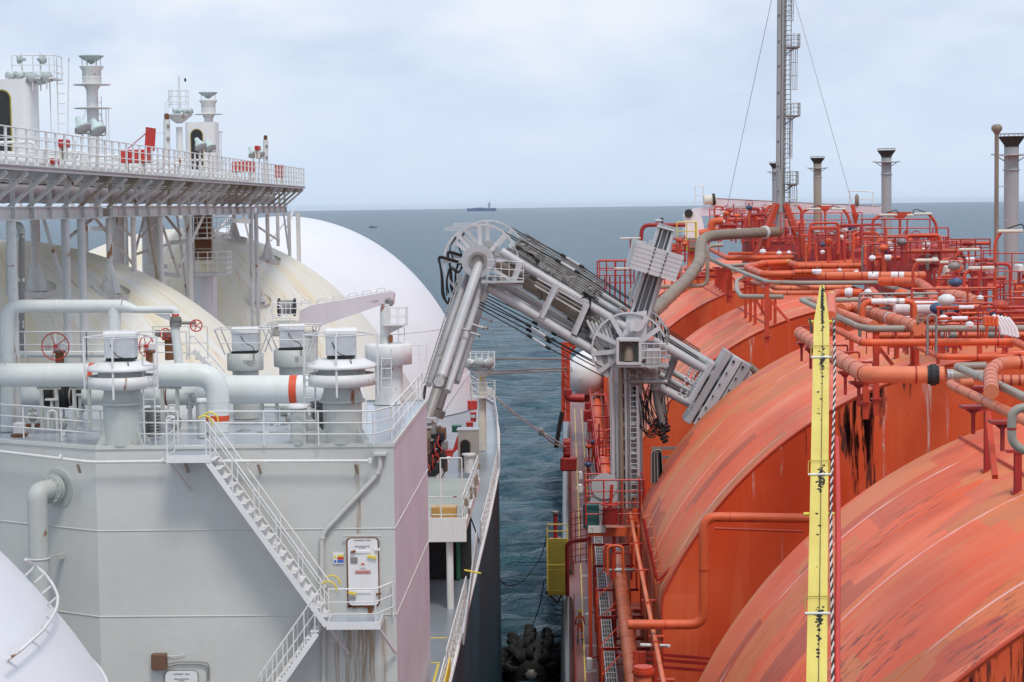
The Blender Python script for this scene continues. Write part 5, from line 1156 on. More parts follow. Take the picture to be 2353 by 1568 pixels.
    for k in range(22): MB().rbox(A(rg.uniform(1400,1640), rg.uniform(1060,1180), rg.uniform(-1.6,-1.2)), (rg.uniform(.1,.4),.2,rg.uniform(.08,.3)), .02).build('slew_fitting', dk, t)
    tube('drive_cylinder', (1605,1160), (1660,1420), 22, dk, 16, -.8); tube('drive_cylinder', (1600,1060), (1615,1200), 30, s, 16, -.8)
    b = MB()
    for k in range(6): b.tube([A(1640+k*7,1410+k*22,-.8), A(1646+k*7,1424+k*22,-.8)], zr(30-(k % 2)*9), 10, 0)
    b.build('coupling', bl, t)
    for k in range(7): hose([(1478+k*4,1160+k*5),(1475+k*12,1300),(1500+k*10,1420+k*14),(1570+k*8,1480+k*6),(1640,1440-k*22),(1655,1340-k*20)], 3.2, 1, 8)
    for k in range(4): hose([(1560+k*12,1190),(1540+k*14,1330),(1590+k*12,1450),(1650,1500)], 3, 1, 8)
    hose([(1690,1150),(1670,1250),(1690,1380),(1670,1440)], 3, 1, 3)
    for k in range(5): hose([(1215+k*5,900),(1270+k*6,960),(1300+k*4,1060),(1370+k*3,1150),(1385+k*2,1300)], 7, 1, 4, M['steel_d'], 'hose_bundle')
    hose([(1385,1290),(1370,1420),(1392,1560),(1380,1700)], 10, 3, 9, M['lag'], 'hose_bundle')
    return t
arm = make_arm()
def copy_tree(o, parent=None, off=None):
    c = o.copy(); col.objects.link(c); c.parent = parent
    if off is not None: c.location = o.location+Vector(off)
    for ch in list(o.children): copy_tree(ch, c)
    return c
arm2 = copy_tree(arm, None, (.3, 3.6, .2)); arm2['label'] = 'second grey loading arm close behind the first, mostly hidden by it'
# couplings on the white ship's manifold at the arm's foot
def H(x, y, d=104.5): return at('d', x, y, d)
t = thing('manifold_coupling', 'black and brown hose coupling where the loading arm meets the white tanker', 'coupling', H(1520, 1560))
for p, q, r_, mt in (((1450,1100),(1460,1190),.32,'steel_d'),((1455,1180),(1470,1320),.42,'lag'),((1500,1130),(1520,1240),.30,'steel_d'),((1470,1300),(1480,1480),.38,'dark')):
    MB().tube([H(*p), H(*q)], r_, 16, 0).build('coupler_body', M[mt], t)
for k, (x, y, r_) in enumerate(((1460,1110,.4),(1505,1090,.3),(1468,1150,.42),(1480,1250,.45))): MB().tube([H(x,y)-UZ*.06, H(x,y)+UZ*.06], r_, 16, 0).build('clamp', M['steel'], t)
for k in range(30):
    x = rg.uniform(1440,1610); y = rg.uniform(1200,1550); MB().rbox(H(x,y,103.5+rg.random()), (rg.uniform(.15,.4),.4,rg.uniform(.2,1.0)), .04).build('fitting', M[rg.choice(['black','dark','black','steel_d','brown'])], t)
for k in range(14):
    x = rg.uniform(1440,1600); y = rg.uniform(1210,1500); MB().tube([H(x,y,103.3), H(x+rg.uniform(-30,30),y+60,103.1), H(x+rg.uniform(-50,50),y+130,103.2), H(x+rg.uniform(-60,60),y+160,103.3)], .035, 6, .6).build('hose', M['black' if k % 3 else 'red'], t)
for k in range(5): MB().tube([H(1440,1480+k*12,103.2), H(1500,1560-k*9,102.9), H(1570,1500-k*20,103.1)], .05, 6, .8).build('hose', M['black'], t)

for ch in list(arm2.children):
    if ch.name.split('.')[0] in ('counterweight','plate_joint','bolt','end_stub','mast_cap','threaded_rod','rod_nuts','chain'): bpy.data.objects.remove(ch)
# ---------------------------------------------------------------- white tanker beyond the house: manifold deck, mast, huts
t = thing('manifold_platform', 'raised grey-green grated platform on posts beside the manifold', 'platform', pt(-5.3, 78, DK))
MB().box(pt(-5.6, 83.5, 12.56), (3.0, 13, .06)).build('grating', M['grating'], t)
b = MB(); b.box(pt(-5.95, 76.9, 12.75), (3.8, .12, .95)); b.box(pt(-4.12, 83.5, 12.7), (.08, 13, .4)); b.build('fascia', M['white'], t)
for x, d in ((-4.75,77.3),(-4.75,84),(-6.6,77.3)): MB().tube([pt(x, d, DK), pt(x, d, 12.7)], .14, 12, 0).build('post', M['white'], t)
MB().box(pt(-5.0, 78.2, 12.25), (1.0,.8,.5)).build('drip_tray', paint('orange_stained_wood', (.62,.36,.10), .6, .2, ds=.4), t)
MB().rbox(pt(-5.9, 77.6, 12.1), (.6,.6,.8), .04).build('locker', M['white_rusty'], t)
b = railmesh(MB(), [pt(-5.05,77.0,12.5), pt(-4.2,77.0,12.5)], 2.6, (.0,), .85, .03); b.build('portal_frame', M['white'], t)
b = railmesh(MB(), [pt(-6.9,77.0,12.5), pt(-4.2,77.0,12.5), pt(-4.15,90,12.5)], 1.05, (.33,.66), 1.3, .028); b.build('railing', M['white_rusty'], t)
b = MB()
for k in range(12): b.rbox(pt(-4.05+rg.uniform(-.1,.1), 77.5+k*1.0, 12.0+rg.uniform(-.3,.5)), (.10,.35,.28), .02)
b.build('hose_fitting', M['lag'], t)
t = thing('dark_recess', 'dark machinery recess under the manifold platform', 'deckhouse', pt(-7.6, 80, DK))
MB().box(pt(-7.6, 86, 14.4), (2.6, 14, 3.1)).build('wall', M['steel_d'], t); MB().box(pt(-6.3, 83.6, 14.35), (4.2, .2, 3.3)).build('end_wall', M['dark'], t); MB().box(pt(-4.75, 83.3, 14.5), (.15,.3,2.9)).build('locker_edge', M['green'], t); MB().rbox(pt(-6.2,80,14.8),(.5,.6,1.6),.05).build('red_pump', M['red'], t)  # end wall: dark sheet standing in for the shade under the platform
b = MB().bar(pt(-3.86, 70, DK-.4), pt(-3.86, 82, DK-2.2), .06, .45); tag(b.build('boarding_plank', M['steel']), 'grey plank leaning along the outside of the hull rail', 'plank')
b = MB().tube([pt(-4.1,76,14.2), pt(-3.45,75.8,14.3)], .035, 8, 0); tag(b.build('outrigger', M['yellow']), 'short outrigger pole with a yellow tip below the platform corner', 'pole')
b = MB().tube([pt(-4.5,57.4,DK-.15), pt(-4.3,58.8,DK-.75), pt(-4.25,59.2,DK-1.1)], .09, 8, .3); tag(b.build('fire_hose', M['red']), 'red rolled bundle leaning on the lower deck-edge railing', 'bundle')
t = thing('deck_vent', 'small white box vent on the side deck beside the rail', 'vent', pt(-4.35, 57.5, DK)); MB().rbox(pt(-4.3,60.2,DK-.9),(.3,.3,.5),.04).build('hood', M['white'], t); MB().box(pt(-4.3,60.2,DK-.35),(.15,.15,.7)).build('stem', M['white'], t)
railing('second deck-edge railing between platform and lower deck, posts leaning outward', [pt(-4.1, 64, DK-.0), pt(-4.1, 77, DK-.0)], H=1.35, sp=1.0, r=.03, mat=M['white_rusty'], mids=(.3,.6))
# flood mast
d = 128.0
def K(x, y, dd=128.0): return at('d', x, y, dd)
t = thing('floodlight_mast', 'white mast with two railed landings and floodlights near the bow rail', 'mast', K(1900,1335))
MB().tube([K(1898,1335), K(1898,710)], zz if False else .30, 16, 0, r2=.24).build('column', M['cream'], t)
for y, x0, x1, rt in ((700,1795,1985,590),(935,1800,1985,820)):
    z = K(0,y).z; xa, xb = K(x0,0).x, K(x1,0).x
    MB().box(Vector(((xa+xb)/2, d, z)), (xb-xa, 1.5, .1)).build('landing', M['white_rusty'], t); railmesh(MB(), [Vector((xa,d-.75,z)), Vector((xb,d-.75,z)), Vector((xb,d+.75,z)), Vector((xa,d+.75,z)), Vector((xa,d-.75,z))], K(0,rt).z-z, (.33,.66), .45, .022).build('railing', M['white'], t)
MB().lathe([(.3,-.5),(.8,-.05)], K(1898,700)).build('landing_cone', M['white'], t)
ladder(MB(), K(1835,960,127.6), K(1835,700,127.6), .35, UX, .022).build('ladder', M['white_rusty'], t)
MB().rbox(K(1955,880,127.4), (.35,.3,.5), .03).build('switch_box', M['white'], t); MB().rbox(K(1885,775,127.6), (.12,.1,.2), .02).build('tag_plate', M['yellow'], t)
for x, dx, lb in ((1785,-1,'left floodlight on the bow rail mast, facing left'),(1875,0,'middle floodlight on the bow rail mast'),(1955,1,'right floodlight on the bow rail mast, facing the camera')): flood(lb, K(x,655,127), (dx*.8,-.7,-.2), .55, 'floodlights on the bow rail mast', False, mat=M['white'])
def rustyhut(label, x0, y0, x1, y1, d):
    a = at('d',x0,y0,d); c = at('d',x1,y1,d); w_ = c.x-a.x; q = Vector(((a.x+c.x)/2, d+.6, c.z)); H_ = a.z-c.z; t = thing('vent_hut', label, 'hut', q)
    MB().box(q+UZ*H_/2, (w_, 1.2, H_)).build('wall', M['cream'], t); MB().rbox(q+UZ*H_, (w_+.12, 1.35, .08), .02).build('roof', M['white'], t)
    pp = [q+Vector((-.45,-.62,.02)), q+Vector((.12,-.62,.02))]+[q+Vector((-.165+math.cos(R(k))*.285, -.62, H_*.62+math.sin(R(k))*.285)) for k in range(0,181,15)]
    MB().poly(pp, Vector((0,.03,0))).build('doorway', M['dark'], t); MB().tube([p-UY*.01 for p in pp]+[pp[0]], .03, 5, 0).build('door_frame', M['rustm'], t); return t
rustyhut('rust-streaked cream vent hut with an arched opening below the floodlight mast', 1705,1178,1868,1475,119.6)
c = at('d',1797,1510,113); t = thing('bollard_post', 'short rusty capped post in front of the cream vent hut', 'post', c); MB().tube([c, c+UZ*1.0], .3, 14, 0).build('post', M['white_rusty'], t); MB().tube([c+UZ*1.0, c+UZ*1.1], .42, 14, 0).build('cap', M['white'], t)
for x0,y0,x1,y1,d_,mt,lb,nm in ((1785,950,1860,1015,140,'red','wide red hose box behind the floodlight mast','hose_box'),(1808,1040,1852,1110,131,'red','upright red cabinet with a white label near the floodlight mast','cabinet'),(1775,1118,1826,1160,126,'red','low red box beside the green motor','hose_box'),(1663,1145,1735,1190,122,'green','green motor box behind the vent hut','motor'),(1600,1335,1668,1385,112,'red','open red crate next to the black coupling','crate'),(1590,1395,1645,1435,110,'white','small white drum low beside the black coupling','drum')):
    a = at('d',x0,y0,d_); c = at('d',x1,y1,d_); q = (a+c)/2; t = thing(nm, lb, nm.replace('_',' '), Vector((q.x,q.y,c.z))); sz = (c.x-a.x, .8, a.z-c.z)
    MB().rbox(q, sz, .04).build('case', M[mt], t); MB().rbox(q+UZ*(sz[2]/2), (sz[0]+.06,.86,.06), .02).build('lid', M[mt], t)
    if 'label' in lb: MB().box(q+Vector((0,-.41,sz[2]*.15)), (.3,.01,.22)).build('notice', M['white'], t)
b = MB().poly([at('d',1700,1230,113), at('d',1700,1330,113), at('d',1640,1390,113), at('d',1655,1380,113)], Vector((.05,.3,0))); tag(b.build('hatch_cover', M['red']), 'red lid standing up over the open red crate', 'lid')
b = MB().tube([at('d',1540,1120,110), at('d',1800,740,127)], .02, 5, 0); tag(b.build('stay_wire', M['steel_d']), 'thin stay wire slanting up to the floodlight mast', 'wire')

# ---------------------------------------------------------------- orange ship
RD = 26.0
hull2 = thing('storage_ship_hull', 'black hull with red-brown deck of the orange storage ship', 'ship', pt(20, 60, 36))
b = MB(); b.add([pt(-.35,30,RD), pt(-.35,262,RD), pt(20,300,RD), pt(41,262,RD), pt(41,30,RD)]+[pt(-.35,30,37), pt(-.35,262,37), pt(20,300,37), pt(41,262,37), pt(41,30,37)], [(0,1,6,5),(1,2,7,6),(2,3,8,7),(3,4,9,8),(4,0,5,9)]); b.build('hull_side', M['black'], hull2)
b = MB(); b.add([pt(-.35,30,RD), pt(-.35,262,RD), pt(20,300,RD), pt(41,262,RD), pt(41,30,RD)], [(0,1,2,3,4)]); b.build('deck', M['walk'], hull2)
M['hullroll'] = paint('worn_black_gunwale', (.055,.055,.06), .28, .35, rust=.3, rc=(.14,.09,.07), ds=.4)
for d0, d1_ in ((60,127.5),(137,205),(207,255)): MB().tube([pt(-.14,d0,RD-.02), pt(-.14,d1_,RD-.02)], .40, 20, 0).build('rounded_gunwale', M['hullroll'], hull2)
b = MB(); b.bar(pt(.78,60,RD-.012), pt(.95,250,RD-.012), .07, .008); b.bar(pt(1.66,60,RD-.012), pt(1.80,250,RD-.012), .07, .008); b.build('yellow_walkway_line', M['yellow'], hull2)
b = MB()
for k in range(14): b.box(pt(1.2, 95+k*7+rg.uniform(-2,2), RD-.008), (rg.uniform(.4,.9), rg.uniform(.3,1.2), .006))
b.build('worn_patch', paint('pale_worn_deck', (.42,.33,.32), .5, .3, ds=.4), hull2)
railing('dark red railing along the outboard edge of the orange ship, open mesh posts', [pt(.30,62,RD), pt(.30,125,RD)], H=1.05, sp=1.6, r=.03, mat=M['dred'], mids=(.33,.66))
railing('far stretch of dark red outboard railing beyond the yellow boarding platform', [pt(.32,137,RD), pt(.36,230,RD)], H=1.05, sp=2.2, r=.035, mat=M['dred'], mids=(.33,.66))
def barrel(label, y0, y1, first=False):
    t = thing('barrel_tank', label, 'tank cover', pt(20, (y0+y1)/2, RD), 'orange barrel tank covers'); n = 96; Rr = 17.5; hc = 24.1
    sec = [(4.0, RD)]+[(max(4.0, 20-Rr*math.cos(math.pi*k/n)), hc-Rr*math.sin(math.pi*k/n)) for k in range(6, n+1)]+[(20+Rr, RD)]
    b = MB(); m_ = len(sec); b.add([pt(x, y0, h) for x, h in sec]+[pt(x, y1, h) for x, h in sec], [(i, i+1, m_+i+1, m_+i) for i in range(m_-1)], True); b.build('shell', M['shell'], t)
    for yy in (y0, y1): b = MB(); b.add([pt(x, yy, h) for x, h in sec], [tuple(range(m_))]); b.build('end_wall', M['endface'], t)
    b = MB(); b.tube([pt(x, y0-.02, h) for x, h in sec[1:-1]], .055, 6, 0); b.build('edge_trim', M['redor'], t)
    for X in (13.2,): 
        z = hc-math.sqrt(Rr**2-(20-X)**2); b = MB().bar(pt(X, y0, z-.02), pt(X, y1, z-.02), .06, .16); b.build('curb', M['redor'], t)
    for yk in range(1, int((y1-y0)/3.9)+1): 
        ys = math.ceil(y0/3.9)*3.9+(yk-1)*3.9
        if ys < y1-.3: MB().tube([pt(x, ys, h) for x, h in sec[1:-1]], .018, 4, 0).build('strake_weld', M['shell'], t)
    return t
barrel('nearest orange barrel tank cover with dark scuffs, filling the lower right corner', 43.6, 66); barrel('second orange barrel tank cover, patchy pink and dark repaint, beside the arm', 84, 109)
barrel('third orange barrel tank cover behind the inclined counterweight', 127, 151); barrel('fourth orange barrel tank cover, under the slanting brown pipe', 169, 194); barrel('fifth and farthest orange barrel tank cover', 211, 240)
# oil and rust runs on the end walls, each a thin film on the plating
def runmat(nm, c, hi):
    m, t, p = newmat(nm); g = N(t, 'ShaderNodeNewGeometry').outputs['Position']; k = noise(t, g, 1.0, 7, .72, mapping=(4, 1, .32), dist=.4); tr = N(t, 'ShaderNodeBsdfTransparent'); ms = N(t, 'ShaderNodeMixShader')
    t.links.new(mul(t, ramp(t, k, hi, hi+.10), .9), ms.inputs[0]); t.links.new(tr.outputs[0], ms.inputs[1]); t.links.new(p.outputs[0], ms.inputs[2]); p.inputs['Base Color'].default_value = (*c, 1); p.inputs['Roughness'].default_value = .5
    t.links.new(ms.outputs[0], [n for n in t.nodes if n.type == 'OUTPUT_MATERIAL'][0].inputs[0]); return m
M['oilrun'] = runmat('oily_run', (.09,.025,.02), .47); M['palerun'] = runmat('chalk_run', (.85,.50,.42), .50)
bt = {o['label'][:6]: o for o in bpy.data.objects if o.name.startswith('barrel_tank')}
def endruns(parent, y0, items, mt):
    for X, w_, l_ in items:
        h = 24.1-math.sqrt(17.5**2-(X-20)**2)+.15; b = MB(); n = 6; rr = random.Random(int(X*100)); ps = []
        L_, R_ = [], []
        for k in range(n+1):
            f = k/n; ww = w_/2*(1-.75*f)*(1+.3*rr.uniform(-1,1)); hh = [24.1-math.sqrt(17.5**2-(q-20)**2)+.1 for q in (X-ww, X+ww)]
            L_.append(pt(X-ww, y0-.012, hh[0]+(h+l_-hh[0])*f)); R_.append(pt(X+ww, y0-.012, hh[1]+(h+l_-hh[1])*f))
        for k in range(n): b.add([L_[k], R_[k], R_[k+1], L_[k+1]], [(0,1,2,3)])
        b.build('stain', mt, parent)
endruns(bt['second'], 84, ((12.5,2.6,3.0),(12.75,1.6,5.6),(12.4,1.2,4.0),(10.2,.25,1.2),(14.6,.4,1.6)), M['oilrun']); endruns(bt['second'], 84, ((9.2,.12,5),(13.6,.2,9),(16.3,.15,4),(8.0,.1,4),(15.4,.5,8)), M['palerun'])
endruns(bt['neares'], 43.6, ((9.8,1.6,1.6),(10.4,1.4,2.4),(11.6,1.5,3.2),(8.9,.8,1.0)), M['oilrun']); endruns(bt['third '], 127, ((12.0,.3,2.5),(9.5,.2,3)), M['palerun'])
# pipes along the side deck
pipe('fat orange-red pipe running along the side deck under the little platform', [pt(2.72,60,21.5), pt(2.95,112,21.5), pt(3.0,121,21.5)], .385, M['orange2'], seg=24, clamps=[.02+.062*k for k in range(16)], cmat=M['redor'], cr=1.03, bands=((.985,2.2,M['steel_d']),))
pipe('orange pipe along the side deck beyond the arm column, with thick bend', [pt(3.05,150,21.5), pt(3.1,186,21.5), pt(3.0,192,21.2), pt(3.55,240,21.5)], .43, M['orange'], seg=20, clamps=[.1*k for k in range(1,10)], cmat=M['redor'], cr=1.05)
pipe('slim orange pipe with couplings beside the fat side-deck pipe', [pt(3.45,60,17.8), pt(3.53,100,17.8), pt(3.62,120,17.8)], .10, M['orange2'], clamps=[.05+.13*k for k in range(8)], cmat=M['redor'], cr=1.6, cw=.14)
t = thing('cable_tray', 'long blue-grey cable ladder tray along the side deck', 'cable tray', pt(1.98, 90, 23))
for x in (1.72, 2.24): MB().bar(pt(x,60,23), pt(x+.12,200,23), .05, .12).build('side_rail', M['steel'], t)
MB().bar(pt(1.98,60,23.05), pt(2.1,200,23.05), .44, .03).build('tray_bed', M['dark'], t)
for dx in (-.13,.0,.12): MB().tube([pt(1.98+dx,60,22.98), pt(2.1+dx,200,22.98)], .05, 6, 0).build('cable', M['steel_d'], t)
b = MB()
for k in range(95): d = 62+k*1.1; b.box(pt(1.98+.12*(d-60)/140, d, 22.9), (.46,.07,.03))
o = b.build('rungs', M['steel'], t); o['kind'] = 'stuff'
for i in range(9):
    d = 66+i*7.5; t = thing('pipe_support', 'red steel frame carrying the side-deck pipes', 'pipe support', pt(3, d, RD), 'red frames under the side-deck pipes')
    for x in (1.6, 3.45): MB().ibeam(pt(x,d,RD), pt(x,d,21.9), .14, .14, .02).build('leg', M['redor'], t)
    MB().ibeam(pt(1.5,d,21.95), pt(3.97,d,21.95), .16, .14, .02).build('beam', M['dred'], t); MB().bar(pt(3.3,d,18.0), pt(3.97,d,18.0), .3, .05).build('shelf', M['redor'], t); MB().bar(pt(3.85,d,21.9), pt(3.85,d,18.0), .1).build('post', M['redor'], t)
for i in range(5):
    d = 92+i*6; b = MB().tube([pt(1.5,d,22.3), pt(3.3,d+2.5,21.0)], .03, 5, 0); tag(b.build('cross_rod', M['redor']), 'thin red rod slanting over the side-deck pipe', 'rod', 'thin red rods over the side-deck pipe')
# hooked pipe on the second tank's end wall
def E(x, y, d=80.0): return at('k', x, y, d)
pipe('orange pipe hooking down the end wall of the second tank', [E(1760,508), E(1060,498), E(1060,800)], .20, M['orange'], seg=20, bend=.55, clamps=(.55,), cmat=M['redor'], cr=1.12)
pipe('lower orange leg of the hooked pipe running left to the side deck', [E(1060,795), E(1062,1195), E(570,1195)], .20, M['orange'], seg=20, bend=.6, clamps=(.05,.72), cmat=M['redor'], cr=1.12)
pipe('thin red pipe under the upper run of the hooked pipe', [E(1130,572), E(1700,592)], .055, M['redor']); pipe('thin red pipe creeping diagonally up the shell edge', [E(765,930,86), E(1020,690,86), E(1180,560,86)], .05, M['redor'], clamps=(.25,.5), cr=1.5)
pipe('purple-red pipe descending the second tank below the little platform', [E(668,508,86), E(758,915,86), E(1010,668,86)], .07, M['dred'], clamps=(.1,.3,.5), cr=1.4, bend=.2)
t = thing('shell_ladder', 'thin orange ladder lying against the second tank shell', 'ladder', E(775,925,87)); ladder(MB(), E(775,925,87), E(680,420,87), .35, UX+UZ*.2, .03, .45).build('ladder', M['orange2'], t)
t = thing('fluorescent_lamp', 'white strip lamp on the end wall low beside the slim pipe', 'lamp', E(745,1330,80)); MB().rbox(E(745,1330,80), (1.25,.12,.13), .03, M=Matrix.Rotation(R(3),3,'Y')).build('housing', M['white_clean'], t); MB().rbox(E(760,1332,79.9), (.9,.1,.06), .02).build('tube_cover', M['glass'], t)
pipe('upright orange stub pipe with a flanged mouth at the bottom edge', [E(668,1600,66), E(668,1490,66)], .30, M['orange2'], flanges=(.95,), fm=M['redor'])
t = thing('girder', 'dark red box girder in the gap between the first two tanks', 'frame', E(900,1430,80))
for y in (1385,1420,1465): MB().bar(E(600,y-10,82), E(1100,y+30,82), .12, .12).build('beam', M['dred'], t)
for x in (625, 665, 755): MB().bar(E(x,1370,82), E(x,1700,82), .28, .2).build('post', M['redor'], t)
# lamps on brackets over the walkway
for i, (x, y, d_, lb) in enumerate(((262,230,165,'farthest'),(262,315,150,'fourth'),(308,1160,118,'second'),(320,1450,105,'nearest'))):
    p = at('k',x,y,d_); t = thing('walkway_lamp', f'{lb} small white lamp box on a red arm over the walkway', 'lamp', p, 'lamps over the red walkway'); MB().rbox(p, (.35,.35,.7), .06).build('housing', M['white_clean'], t); MB().tube([p+UZ*.3, p+Vector((.8,0,.55)), p+Vector((.9,0,-.6))], .05, 6, .1).build('arm', M['dred'], t)
# little platform in front of the column
PD = 111.0
t = thing('hose_platform', 'small red-railed platform at the foot of the arm column', 'platform', pt(3, PD, RD))
a = at('k',310,610,PD); c = at('k',680,620,PD); zf = a.z
MB().box(Vector(((a.x+c.x)/2, PD+1.4, zf)), (c.x-a.x, 2.8, .12)).build('floor', M['orange2'], t); MB().box(Vector(((a.x+c.x)/2, PD, zf+.12)), (c.x-a.x, .1, .5)).build('fascia', M['orange'], t)
MB().box(Vector((a.x+.52, PD-.12, zf+.3)), (1.0,.06,.42)).build('canopy_edge', M['white'], t)
for x0, x1, zo in ((a.x-.1, a.x+3.0, 0),(a.x+3.0, c.x, 0)):
    b = railmesh(MB(), [Vector((x0,PD,zf+.5)), Vector((x1,PD,zf+.5)), Vector((x1,PD+2.6,zf+.5)), Vector((x0,PD+2.6,zf+.5))], 2.6, (.25,.5,.75), 1.1, .05); b.build('railing', M['red'], t)
for x in (a.x+.1, a.x+1.5, c.x-.2): MB().ibeam(Vector((x,PD+.4,zf)), Vector((x,PD+.4,CAMZ-RD)), .2, .2, .03).build('leg', M['redor'], t)
MB().tube([at('k',455,540,PD-.3), at('k',455,440,PD-.3)], .45, 16, 0).build('valve_drum', M['dred'], t); MB().tube([at('k',455,440,PD-.3), at('k',465,290,PD-.3)], .1, 8, 0).build('spindle', M['red'], t)
handwheel(MB(), at('k',455,415,PD-.4), UZ, .5, .05).build('handwheel', M['red'], t); MB().rbox(at('k',330,490,PD+.5), (.9,.6,1.4), .05).build('cabinet', M['teal'], t)
for x, y, r_ in ((415,300,.75),(420,380,.7),(400,440,.8)): MB().tube([at('k',x,y,PD+1), at('k',x+6,y,PD+1.3)], r_, 20, 0).build('hose_reel', M['steel'], t)
# red portal and white sphere tank far along the side deck
t = thing('portal_frame', 'tall red portal frame at the ship side beyond the arm', 'frame', at('f',1045,1300,205)); 
for x in (1033,1062): MB().ibeam(at('f',x,1400,205), at('f',x,900,205), .45, .45, .06).build('leg', M['redor'], t)
MB().ibeam(at('f',1025,915,205), at('f',1135,915,205), .5, .5, .06).build('beam', M['redor'], t); MB().bar(at('f',1060,980,205), at('f',1130,900,205), .3).build('brace', M['redor'], t)
for k in range(8): MB().bar(at('f',1030,960+k*50,204.8), at('f',1065,985+k*50,204.8), .12).build('lattice', M['dred'], t)
t = thing('white_vessel', 'white round-ended pressure vessel beside the red portal', 'vessel', at('f',1180,1200,215)); c = at('f',1195,1085,215); MB().lathe([(0,-4.0)]+[(2.3*math.sin(R(k)), -1.7-2.3*math.cos(R(k))) for k in range(15,91,15)]+[(2.3,1.7)]+[(2.3*math.cos(R(k)), 1.7+2.3*math.sin(R(k))) for k in range(15,91,15)], c, 32, Vector((.25,1,.1))).build('shell', M['white_clean'], t)
MB().bar(c+Vector((0,0,-2.2)), c+Vector((0,0,-6)), .5).build('leg', M['dred'], t)
b = MB()
t = thing('pipe_rack', 'tall red lattice frames beside the far side-deck pipe', 'frame', at('f',1225,1500,190))
for k in range(7):
    d_ = 150+k*11; x = 2.5; MB().tube([pt(2.45,d_,RD), pt(2.45,d_,19.8), pt(4.0,d_,19.8), pt(4.0,d_,RD)], .09, 6, .1).build('hoop', M['red'], t)
for x, h in ((2.45,19.8),(2.45,21.2),(4.0,19.8)): MB().tube([pt(x,148,h), pt(x,222,h)], .06, 6, 0).build('rail', M['red'], t)
for k in range(5): d_ = 190+k*9; MB().rbox(pt(2.0+.8*rg.random(), d_, 21+rg.random()), (.8,.8,1.2), .1).build('junction', M['dred'], t)
pipe('dark red branch pipe at the foot of the red portal', [at('f',1060,1200,200), at('f',1060,1250,200), at('f',1165,1255,200)], .45, M['dred'])
pipe('black riser standing at the outboard edge under the portal', [at('f',985,1568,190), at('f',1005,1450,190), at('f',1025,1340,190)], .22, M['black'])
# mooring fairlead
t = thing('fairlead', 'dark red roller fairlead on the outboard edge where the ropes come in', 'fairlead', at('k',175,170,176)); 
for k in range(4): MB().tube([at('k',150,20+k*22,176), at('k',195,20+k*22,176)], .42, 12, 0).build('roller', M['dred'], t)
MB().rbox(at('k',185,155,176), (1.5,1.2,1.2), .1).build('base', M['dred'], t)
# mooring ropes
def rope(label, pts, r, mat='ropew', cat='rope', group=None, bend=4): b = MB().tube(pts, r, 7, bend); return tag(b.build('mooring_rope' if cat == 'rope' else 'wire', M[mat]), label, cat, group)
rope('pale mooring rope sagging from the bow rail down to the roller fairlead', [at('f',600,1245,140), at('f',740,1358,150), at('f',885,1462,160)], .045); rope('pinkish mooring rope beside the pale one', [at('f',605,1250,139), at('f',760,1392,150), at('f',885,1465,160)], .032, 'pale_pink')
rope('twin pale rope tail knotted into the fairlead, upper strand', [at('f',885,1462,160), at('f',960,1505,168), at('f',1050,1568,176)], .07); rope('twin pale rope tail knotted into the fairlead, lower strand', [at('f',895,1470,160), at('f',950,1530,168), at('f',1030,1568,176)], .07)
b = MB().rbox(at('f',893,1465,160), (.45,.4,.6), .12); tag(b.build('rope_shackle', M['steel_d']), 'dark shackle where the mooring ropes join over the water', 'shackle')
for i, (y0, y1, lb) in enumerate(((1003,1008,'upper pale line stretched level across the gap between the ships'),(1084,1062,'middle line across the gap, rising to the portal'),(1102,1078,'lowest pale line across the gap'))): rope(lb, [at('f',560,y0,135), at('f',1100,y1,215)], .055, 'lag')
# yellow boarding platform hanging outboard
BD = 127.0
def Y_(x, y, d=127.0): return at('k', x, y, d)
t = thing('boarding_platform', 'dirty yellow boarding platform hanging on the outboard edge of the orange ship', 'platform', Y_(100, 985))
xa, xb = Y_(38,0).x, Y_(172,0).x; zb, zt_ = Y_(0,975).z, Y_(0,665).z
b = MB()
for k in range(15): x = xa+.06+(xb-xa-.12)*k/14; b.bar(Vector((x,BD,zb)), Vector((x,BD+1.0,zt_)), .035)
for k in range(26): z = k/25; b.bar(Vector((xa,BD+z,zb+(zt_-zb)*z)), Vector((xb,BD+z,zb+(zt_-zb)*z)), .02)
b.build('mesh_panel', M['dyellow'], t)
MB().poly([Vector((xa,BD+.12,zb)), Vector((xb,BD+.12,zb)), Vector((xb,BD+1.12,zt_)), Vector((xa,BD+1.12,zt_))], Vector((0,.05,0))).build('back_plate', M['dyellow'], t)
b = MB()
for x in (xa, xb): b.bar(Vector((x,BD,zb)), Vector((x,BD+1,zt_)), .08); b.bar(Vector((x,BD+1,zt_)), Vector((x,BD+1.2,Y_(0,560,128).z)), .07)
for y in (565,610,660,820,850): b.tube([Vector((xa,BD+(.5 if y > 700 else 1.1),Y_(0,y).z)), Vector((xb,BD+(.5 if y > 700 else 1.1),Y_(0,y).z))], .04, 5, 0)
b.build('frame', M['yellow'], t); MB().box(Vector(((xa+xb)/2,BD+.5,zb-.15)), (xb-xa,1.3,.3)).build('lower_box', M['dyellow'], t)
for p, q in (((40,985),(110,1050)),((150,985),(115,1050))): MB().bar(Y_(*p), Y_(*q), .12).build('strut', M['dark'], t)
t = thing('derrick_post', 'dark red post with a round head behind the yellow boarding platform', 'post', Y_(100,650,132)); MB().tube([Y_(100,640,132), Y_(100,470,132)], .14, 10, 0).build('post', M['dred'], t); MB().tube([Y_(100,475,132), Y_(100,462,132)], .24, 12, 0).build('head', M['steel_d'], t); MB().tube([Y_(100,645,132), Y_(100,635,132)], .4, 12, 0).build('foot', M['dred'], t)
